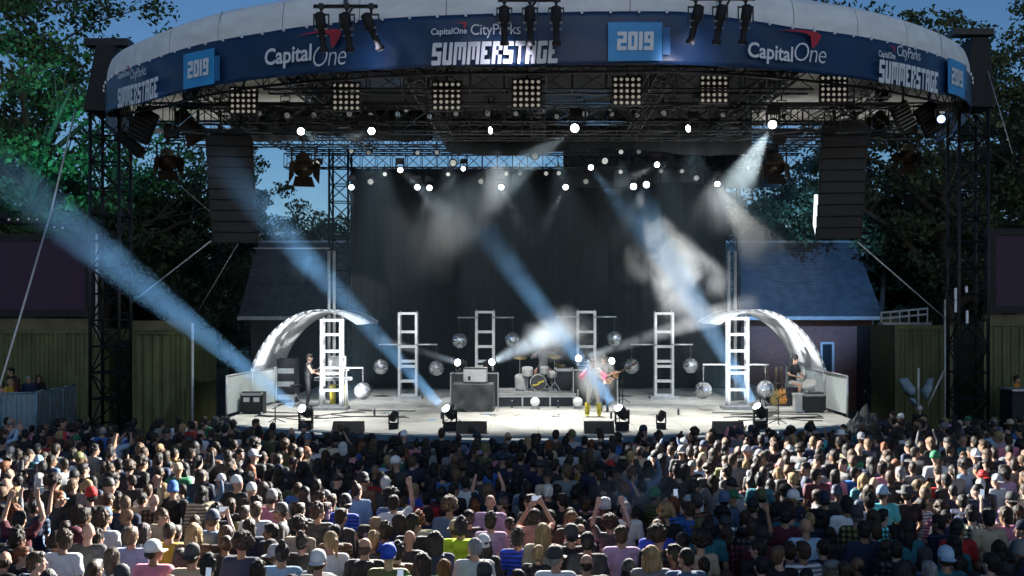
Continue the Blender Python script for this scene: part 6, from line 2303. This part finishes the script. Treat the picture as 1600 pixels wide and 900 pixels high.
# ---- people on stage and at the sides
def figure(loc, rz, j, top, longs, skin, hk, hc, label, turn=0.0, nod=0.0, slim=1.0, sc=1.0, trousers=None, boots=None, group='performers on the stage', cap=None, sleeve=None, name='person'):
    me = body(j, turn, slim, 0.012, nod=nod)
    b = bpy.data.objects.new('person', me)
    COL.objects.link(b)
    b.location, b.rotation_euler, b.scale, b.color = loc, (0, 0, rz), (sc,) * 3, (*skin, 1)
    tag(b, label, 'person', group)
    if trousers is not None:
        m = mat('trousers', trousers, 0.85, 0, 0.15, 5)
        me.materials[1] = m
        if not boots:
            pass
    if boots is not None: me.materials[2] = mat('boots', boots, 0.5, 0, 0.2, 5)
    s = link('shirt', shirt(j, 'long' if longs else ('none' if longs is None else 'short'), slim), b)
    s.color = (*TC[top], 1)
    if sleeve is not None:
        F = Flesh()
        for q in 'LR':
            F2 = Flesh().cap(j['sh' + q] * .45 + j['el' + q] * .55, j['el' + q], .075, .08).cap(j['el' + q], j['el' + q] * .3 + j['wr' + q] * .7, .08, .055)
            o = link('sleeve', F2.grow('sleeve', 0.014, 2), b)
            o.data.materials.append(M['shirt'])
            o.color = (*sleeve, 1)
    if hk in HAIR:
        h = link('hair', HAIR[hk], b, loc=j['hd'], rot=(nod, 0, turn))
        h.color = (*HC[hc], 1)
    elif hk in HATS:
        h = link('cap', HATS[hk], b, loc=j['hd'], rot=(nod, 0, turn))
        h.color = (*TC[cap], 1)
    return b


st_ = lambda px, D: Vector((P(px, 0, D).x, D, DZ))
# keyboard player, turned to the keys (facing +X side)
figure(st_(481, 32.6), R(-80), jn(elL=(-.26, .14, 1.18), wrL=(-.20, .42, 1.24), elR=(.25, .14, 1.16), wrR=(.14, .42, 1.10), hd=(0, .06, 1.61), chs=(0, .03, 1.29), nk=(0, .02, 1.44), anL=(-.16, -.02, .09), knL=(-.13, .04, .5)), 'black', None, SK[0], 'short', 'dark brown',
       'keyboard player in a black sleeveless top reaching to the keys', nod=-.2, trousers=(.012, .012, .014))
# drummer: seated behind the kit, hair flying, facing the audience
dj = jn(hipL=(-.10, .02, .58), hipR=(.10, .02, .58), pel=(0, 0, .62), wst=(0, .03, .78), chs=(0, .07, .96), nk=(0, .10, 1.12), hd=(0, .15, 1.29), shL=(-.18, .07, 1.08), shR=(.18, .07, 1.08), elL=(-.38, .18, 1.02), wrL=(-.40, .40, 1.16), elR=(.36, .16, .92), wrR=(.26, .42, .95),
        knL=(-.24, .44, .52), knR=(.24, .44, .52), anL=(-.26, .40, .09), anR=(.26, .40, .09))
figure((P(849, 0, 35.3).x, 35.3, RZ + 0.08), PI, dj, 'grey', True, SK[1], 'long_wavy', 'grey', 'drummer hunched behind the drum kit with wild long grey hair', nod=.35, sc=1.08, trousers=(.02, .02, .03))
o = thing('drum_stool', 'drum stool under the drummer', 'stool', (P(849, 0, 35.38).x, 35.38, RZ))
MB().lathe([(0.15, 0.50), (0.19, 0.54), (0.18, 0.60)], n=14).build('seat', M['black_box'], o, True, world=False)
for k in range(3): MB().tube((0, 0, 0.3), (0.25 * math.cos(k * 2.1), 0.25 * math.sin(k * 2.1), 0), 0.02).build('leg', M['steel'], o, world=False)
MB().tube((0, 0, 0.2), (0, 0, 0.51), 0.03).build('post', M['steel'], o, world=False)
for s in (-1, 1):
    w = Vector((P(849, 0, 35.3).x, 35.3, RZ + .08)) + Vector(((.40 if s < 0 else -.26), -.42 if s < 0 else -.45, 1.16 if s < 0 else .95)) * 1.08
    o = MB().tube(w + Vector((0, .06, -.02)), w + Vector((-.1 * s, -.3, .12)), 0.010, 0.007, 6).build('drumstick', M['orange_wood'])
    tag(o, 'pale drumstick in the drummer\'s %s hand' % ('raised' if s < 0 else 'lower'), 'drumstick')
# singer
sj = jn(shL=(-.17, 0, 1.41), elL=(-.36, .05, 1.22), wrL=(-.33, .22, 1.08), shR=(.17, 0, 1.41), elR=(.34, .02, 1.20), wrR=(.14, .26, 1.42), anL=(-.20, -.02, .09), knL=(-.16, .04, .5), anR=(.17, -.02, .09), knR=(.14, .04, .5))
figure(st_(926, 30.2), PI + .1, sj, 'white', True, SK[1], 'cap', None, 'singer in white with puffed pink sleeves, cream trousers and yellow boots', sc=.97, trousers=(.72, .68, .55), boots=(.62, .60, .05), cap='charcoal', sleeve=(.75, .05, .18))
w = st_(926, 30.2) + Vector((-.17, -.30, 1.42))
o = thing('microphone', 'black hand microphone at the singer\'s mouth', 'microphone', w)
MB().tube((0, 0, -.08), (0.02, .03, .08), .013, .018).build('handle', M['black_metal'], o, world=False)
MB().ball((0.025, .035, .10), .028, 8, 6).build('grille', M['steel'], o, True, world=False)
# yellow boots' tops
bt = MB()
for s in (-1, 1): bt.lathe([(.066, 0.0), (.072, .15), (.076, .36), (.07, .37)], (s * .15 + (-.025 if s < 0 else .005), -.0, .05), (0, 0, 1), 14)
sg = next(o for o in bpy.data.objects if str(o.get('label', '')).startswith('singer in white'))
for s in (-1, 1):
    MB().lathe([(.066, 0.0), (.074, .15), (.080, .34), (.072, .35)], (-.20 if s < 0 else .17, -.01, .06), (0.05 * -s, 0.05, 1), 14).build('boot', M['yellow'], sg, True, world=False)
# guitarist behind the singer
gj = jn(elL=(-.33, .06, 1.18), wrL=(-.46, .26, 1.22), elR=(.27, -.02, 1.14), wrR=(.06, .19, 1.06), hd=(0, .03, 1.61))
figure(st_(944, 31.6), PI - .25, gj, 'charcoal', False, SK[1], 'short', 'black', 'guitarist in a charcoal shirt and blue jeans behind the singer', nod=-.15, trousers=(.10, .20, .38))
guitar(st_(950, 31.38) + Vector((0.06, 0, 1.06)), (R(-6), R(62), R(6)), 'orange electric guitar held by the guitarist behind the singer')
# seated / leaning player under the house side shelter
rj = jn(hipL=(-.10, .02, .60), hipR=(.10, .02, .60), pel=(0, 0, .64), wst=(0, .02, .80), chs=(0, .04, .99), nk=(0, .05, 1.14), hd=(0, .10, 1.31), shL=(-.18, .04, 1.10), shR=(.18, .04, 1.10), elL=(-.28, .10, .86), wrL=(-.12, .30, .84), elR=(.28, .06, .86), wrR=(.05, .26, .78),
        knL=(-.13, .45, .58), knR=(.16, .42, .56), anL=(-.10, .44, .12), anR=(.20, .36, .10))
figure(st_(1238, 33.6) + Vector((0, 0, 0.12)), PI + .7, rj, 'black', False, SK[1], 'tousled', 'black', 'seated player in a black t-shirt and pale trousers under the house side shelter', nod=-.25, sc=1.06, trousers=(.35, .35, .34))
o = thing('flight_case', 'low black flight case the seated player sits on', 'case', st_(1238, 33.75), 0, 'black flight cases carrying lights')
MB().box((0, 0, 0.29), (0.6, 0.5, 0.57)).build('body', M['black_box'], o, world=False)
ee = MB()
for sx in (-1, 1): ee.box((sx * .29, -.255, .29), (.03, .02, .56))
ee.build('edging', M['case_trim'], o, world=False)
# people at the sides
PL = POSES
side = [(2, 601, 31.5, 0.9, 'short', 'dark brown', 'salmon', 0, 'spectator in a salmon shirt leaning on the platform barrier at the outer end', 0), (16, 597, 31.2, 0.9, 'short', 'blond', 'mustard', 0, 'spectator in a mustard t-shirt on the platform behind the barrier', 3), (27, 596, 31.4, 0.9, 'bob', 'brown', 'maroon', 0, 'spectator with a brown bob and maroon top on the platform', 5),
        (45, 592, 31.8, 0.9, 'cropped', 'grey', 'navy', 1, 'grey haired spectator in a navy top leaning on the platform barrier', 1), (60, 591, 32.4, 0.9, 'long', 'brown', 'black', 0, 'spectator with long brown hair last along the platform barrier', 4), (18, 580, 33.0, 0.9, 'short', 'black', 'black', 1, 'dark haired spectator in black standing at the back of the platform', 0),
        (1588, 592, 34.2, 0.0, 'short', 'black', 'orange', 0, 'person in an orange shirt behind the dark booth at the edge', 4), (1362, 582, 41.0, 0.9, 'short', 'black', 'black', 1, 'crew member in black standing before the brick house', 0), (1378, 592, 41.5, 0.9, 'cropped', 'brown', 'brown', 1, 'crew member in brown standing near the cabin window', 2),
        (1352, 650, 30.2, 0.0, 'cap', 'black', 'black', 1, 'crew member in a pale cap and black top at the house side stage corner', 1), (1437, 640, 31.5, 0.0, 'cap', 'black', 'black', 1, 'guard in a pale cap and black top under the blue grey cloths', 0), (1395, 648, 31.0, 0.0, 'short', 'black', 'charcoal', 1, 'crew member in charcoal between crumpled cover and green container', 5),
        (305, 664, 26.9, 0.0, 'none', None, 'navy', 1, 'bald person in navy standing at the tree side corner of the stage', 1), (173, 668, 26.8, 0.0, 'short', 'dark brown', 'charcoal', 0, 'person in charcoal facing away from the stage by the hooded tower base', 2)]
for px, py, D, zb_, hk, hc, top, lo, lab, v in side:
    hz = P(0, py, D).z
    if zb_ == 0.9 and D > 40: zb_ = max(0.0, hz - 1.62)
    sc = (hz - zb_) / 1.63
    if not 0.8 < sc < 1.15:
        zb_, sc = max(0.0, hz - 1.63), 1.0
    add_person(P(px, 0, D).x, D, {0: PI * .8, 1: PI, 2: -PI * .7, 3: -PI * .6, 4: -2.2, 5: PI * .6}[v], v, hk, hc, top, bool(lo), SK[1], sc, lab, 'pale grey' if hk == 'cap' else None, 'people at the sides of the stage', zb_)
    if zb_ > 0.95 or (zb_ > 0.05 and D > 32.5 and px > 200):
        tag(MB().box((P(px, 0, D).x, D, zb_ / 2), (0.6, 0.5, zb_)).build('step_block', M['black_box']), 'dark step block under the ' + lab.split(' in ')[0] + ' ' + lab.split(' in ')[-1][:30], 'block')
# front of stage photographers, dark against the deck
for px, D, v, lab in ((841, 24.75, 9, 'photographer in black lifting a camera right in front of the drum riser'), (786, 24.75, 0, 'crew member in black at the stage front below the covered table'), (560, 24.9, 4, 'crew member in black at the stage front by the first monitor'), (640, 24.8, 5, 'long haired crew member in black at the stage front by the unlit floor light'), (995, 24.8, 8, 'fan with cropped hair and one arm up at the stage front below the orange guitar')):
    pass

# ================================================================== smoke and light
def beam(name, a, b, hw_px, k, watts, col, lab, z0=0.0, z1=0.55, nscale=1.0, lo=0.35, hi=0.65, flat=0.2, blend=0.6, start=0.15):
    a, b = P(*a), P(*b)
    L = (b - a).length
    rad = hw_px * b.y / FPX
    half = math.atan2(rad, L)
    if name.startswith(('floor', 'case')):           # a wide lens: the shaft leaves it as broad as the glass
        d = (b - a).normalized()
        l = bpy.data.lights.new(name + '_lamp', 'AREA')
        l.shape = 'DISK'
        l.size = 0.22 if name.startswith('floor') else 0.16
        half = math.atan2(max(rad - l.size / 2, 0.05), L)
        l.spread = 2 * half * 1.1
        l.energy = watts / 39.5 * PI * half * half * (30.0 if name.startswith('floor') else 2.2)
        l.color = col
        sp = bpy.data.objects.new(name + '_lamp', l)
        COL.objects.link(sp)
        sp.location = a + d * (0.42 if name.startswith('floor') else 0.30)
        sp.rotation_euler = d.to_track_quat('-Z', 'Y').to_euler()
    else: sp = spot(name + '_lamp', a + (b - a).normalized() * (0.6 if name.startswith('floor') else 0.3), b, half * 1.05, watts, col, blend, 0.05)
    if k > 0:
        mb = MB().lathe([(start, 0.25), (start + (rad - start) * 0.35, L * .35), (start + (rad - start) * 0.7, L * .7), (rad * 1.0, L)], n=20)
        me = mb.mesh('smoke', smoke_material('smoke_' + name, k, L, z0, z1, nscale, lo, hi, flat, r0=start, r1=rad), True)
        o = link('light_smoke', me, loc=a, rot=(b - a).to_track_quat('Z', 'Y'))
        tag(o, lab, 'smoke', kind='stuff')
    return sp


WHT = (0.80, 0.93, 1.0)
CRM = (1.0, 0.97, 0.86)
BLU = (0.21, 0.55, 1.0)
beam('low_truss_mid', (900, 199, 27.2), (640, 390, 31), 84, 0.16, 3200, (0.72, 0.92, 1.0), 'broad pale cone of smoke lit from the middle of the low truss', nscale=.7, z1=.35)
beam('low_truss_house', (1208, 193, 27.2), (1120, 345, 30.5), 58, 0.45, 4200, (0.78, 0.95, 1.0), 'bright smoky cone falling from the house end of the low truss', nscale=1.2, z1=.45)
beam('cream_cone', (1120, 286, 36.3), (1200, 408, 34.5), 50, 1.4, 2000, CRM, 'cream white smoke cone in front of the house roof', z0=.0, z1=.82, nscale=1.4, lo=.25, hi=.6)
beam('cream_cloud', (989, 290, 36.3), (1095, 480, 33), 78, 2.0, 6000, CRM, 'large cream smoke cloud lit in front of the black backdrop', z0=.30, z1=.75, nscale=.95, lo=.42, hi=.6, flat=.0)
beam('upper_tree', (625, 265, 36.3), (775, 400, 33.5), 40, 0.135, 1000, (0.55, 0.82, 1.0), 'thin smoke beam slanting down from the upper row', nscale=.8, z1=.5)
beam('upper_blue', (923, 261, 36.3), (1020, 390, 33), 36, 0.20, 900, BLU, 'blue smoke beam falling from the upper row to the cloud', nscale=.8, z1=.7)
beam('upper_back', (1027, 257, 36.3), (930, 310, 34), 28, 0.135, 600, WHT, 'faint smoke beam crossing back under the upper row', z1=.5)
beam('pair_tree', (652, 292, 36.3), (720, 400, 34), 30, 0.075, 440, WHT, 'faint smoke beam under the close pair of lamps', z1=.5)
beam('single_mid', (783, 292, 36.3), (825, 375, 34), 20, 0.15, 320, WHT, 'small smoke cone under the single lamp on the drape', z1=.4)
beam('single_drum', (884, 292, 36.3), (830, 390, 34), 26, 0.075, 360, WHT, 'faint smoke beam above the drummer', z1=.5)
beam('pair_second', (671, 293, 36.3), (640, 400, 34), 24, 0.09, 440, WHT, 'faint smoke beam from the second of the close pair', z1=.4)
beam('house_second', (1010, 288, 36.3), (955, 390, 34), 26, 0.105, 520, WHT, 'faint smoke beam from the second lamp above the cloud', z1=.4)
beam('small_oval', (725, 263, 36.3), (660, 330, 35), 18, 0.12, 320, WHT, 'short faint smoke beam from the small oval lamp', z1=.4)
beam('low_first', (581, 204, 27.2), (520, 225, 29), 22, 0.16, 260, WHT, 'short grey smoke beam between the first two lamps of the low truss', z1=.4)
beam('stripe', (549, 292, 37.2), (549, 415, 36.5), 7, 0.35, 70, WHT, 'narrow upright stripe of lit smoke on the backdrop edge', z1=.6)
beam('floor_keys', (478, 650, 26.4), (-40, 236, 25.5), 56, 0.8, 30000, BLU, 'long blue smoke beam rising from the keyboard side floor light', nscale=.9, z1=.5, flat=.3)
beam('floor_table', (703, 650, 26.3), (330, 240, 27), 40, 0.85, 30000, BLU, 'blue smoke beam rising behind the speaker column from the second floor light', nscale=.9, z1=.5, flat=.3)
beam('floor_singer', (970, 648, 26.3), (748, 348, 28), 31, 1.5, 26000, BLU, 'blue smoke beam rising over the drummer from the singer\'s floor light', nscale=.9, z1=.6, flat=.3)
beam('floor_house', (1188, 648, 26.3), (985, 300, 29.5), 40, 1.15, 30000, BLU, 'blue smoke beam rising from the house side floor light', nscale=.9, z1=.6, flat=.3)
beam('case_tree', (720, 568, 32.9), (575, 524, 31), 10, 0.8, 1200, BLU, 'thin blue smoke beam from the flight case to the tree side')
beam('case_drum', (765, 568, 32.9), (905, 500, 31.5), 40, 1.8, 8000, (0.55, 0.80, 1.0), 'bright smoke beam from the flight case over the drummer', nscale=1.6)
beam('case_house', (908, 560, 33.3), (1190, 470, 31), 26, 1.2, 4200, (0.50, 0.78, 1.0), 'bright smoke beam from the singer toward the house side', nscale=1.2)


def puff(loc, r, k, lab, nscale=1.2, lo=.42, hi=.62):
    m = smoke_material('puff', k, 1.0, nscale=nscale, lo=lo, hi=hi, flat=0.0, sphere=True)
    o = link('smoke_cloud', MB().ball((0, 0, 0), 1.0, 18, 12).mesh('smoke', m), loc=loc)
    o.scale = r
    tag(o, lab, 'smoke', kind='stuff')
    return o


puff(P(875, 522, 33.0), (1.3, 0.9, 1.0), 2.2, 'white smoke cloud added for the flare over the drummer')  # cloud added to give the white flare over the drums
puff(P(930, 588, 29.2), (0.6, 0.5, 0.85), 2.6, 'white smoke added for the glare round the singer', 1.6)  # smoke put in as the glare round the figure
puff(P(1005, 768, 16.4), (0.95, 0.5, 0.42), 0.9, 'pale wisp of smoke drifting over the middle of the crowd')
puff(P(476, 412, 27.0), (0.55, 0.4, 0.55), 1.0, 'bright blue smoke puff in the second floor beam by the white pole')
puff(P(1010, 400, 29.3), (0.75, 0.6, 0.9), 0.5, 'blue smoke puff beside the cream cloud')

# thin theatrical smoke filling the stage
hz = MB().box((0, 33.9, (DZ + 9.6) / 2 + 0.05), (17.6, 14.0, 9.6 - DZ - 0.1))
m = bpy.data.materials.new('stage_air')
m.use_nodes = True
m.node_tree.nodes.remove(m.node_tree.nodes['Principled BSDF'])
pv = m.node_tree.nodes.new('ShaderNodeVolumePrincipled')
pv.inputs['Color'].default_value = (0.50, 0.80, 1.0, 1)  # blue of the beams put into the smoke's own colour
pv.inputs['Density'].default_value = 0.0014
m.node_tree.links.new(pv.outputs[0], m.node_tree.nodes['Material Output'].inputs['Volume'])
tag(hz.build('stage_smoke', m), 'thin smoke filling the air over the stage', 'smoke', kind='stuff')

# stage wash from the upper row, straight down on the deck
for i, (px, tx, ty) in enumerate(((601, -4.8, 29.2), (700, -2.2, 29.6), (812, 0.0, 29.8), (873, 1.6, 30.0), (970, 2.6, 29.6), (1033, 5.0, 29.2), (495, -7.4, 30.0), (1160, 7.4, 30.0))):
    p = P(px, 250, 31.5)
    spot('wash_lamp', p, (tx, ty, DZ), R(27), 4200, (1.0, 0.97, 0.90), 0.8, 0.15)
for s in (-1, 1):   # shelters lit from the deck in front of them
    spot('shelter_lamp', (s * 5.6, 30.6, DZ + 0.35), (s * 6.6, 33.6, DZ + 2.9), R(44), 3200, (0.95, 0.97, 1.0), 0.7, 0.1)
for px, tx, tz in ((581, -4.6, 2.0), (775, -1.0, 1.8), (1083, 3.6, 2.0), (1083, 7.2, 2.2), (581, -7.4, 2.2)):   # front wash on ladder towers and players
    spot('front_lamp', P(px, 226, 28.6), (tx, 34.6, tz), R(19), 4200, (0.96, 0.98, 1.0), 0.7, 0.12)
# banner lamps (the profile lamps in front of it)
for px, tx, pw_ in ((582, 598, 70), (830, 785, 120), (1090, 1070, 90)):
    th, D = theta_of(tx)
    spot('banner_lamp', P(px, 70, 22.1), ring(th, zbot(th) + 0.05, 0), R(42), pw_, (0.86, 0.84, 1.0), 1.0, 0.08)
# crowd lit from the rig: lamps of the low truss
CW = (1.0, 0.97, 0.91)
spot('crowd_lamp', P(1208, 193, 27.0), (-11.0, 18.0, 1.6), R(11), 115000, CW, 0.2, 0.10)
spot('crowd_lamp', P(1208, 193, 27.0), (-7.2, 13.0, 1.6), R(9), 115000, CW, 0.2, 0.10)
spot('crowd_lamp', P(775, 203, 27.0), (-3.6, 11.8, 1.6), R(8.5), 90000, CW, 0.2, 0.10)
spot('crowd_lamp', P(900, 199, 27.0), (-0.4, 11.6, 1.6), R(8), 90000, CW, 0.2, 0.10)
spot('crowd_lamp', P(469, 205, 27.0), (8.6, 18.6, 1.6), R(14.5), 115000, CW, 0.2, 0.10)
# blue wash on the house roof, green flood in the tree
spot('roof_lamp', P(1296, 218, 31.0), (11.6, 47, 6.0), R(17), 13000, (0.16, 0.46, 1.0), 0.6, 0.1)
gf = thing('green_floodlight', 'green floodlight on the rail below the green lit tree', 'floodlight', P(8, 340, 36.2))
MB().box((0, 0, 0), (0.3, 0.25, 0.22), Euler((R(50), 0, 0)).to_matrix()).build('housing', M['black_box'], gf, world=False)
spot('green_lamp', P(8, 332, 36.4), P(90, 170, 45), R(36), 3000, (0.07, 0.95, 0.72), 0.8, 0.1)
spot('green_lamp', P(205, 330, 36.0), P(150, 190, 47), R(20), 2300, (0.07, 0.95, 0.72), 0.8, 0.1)
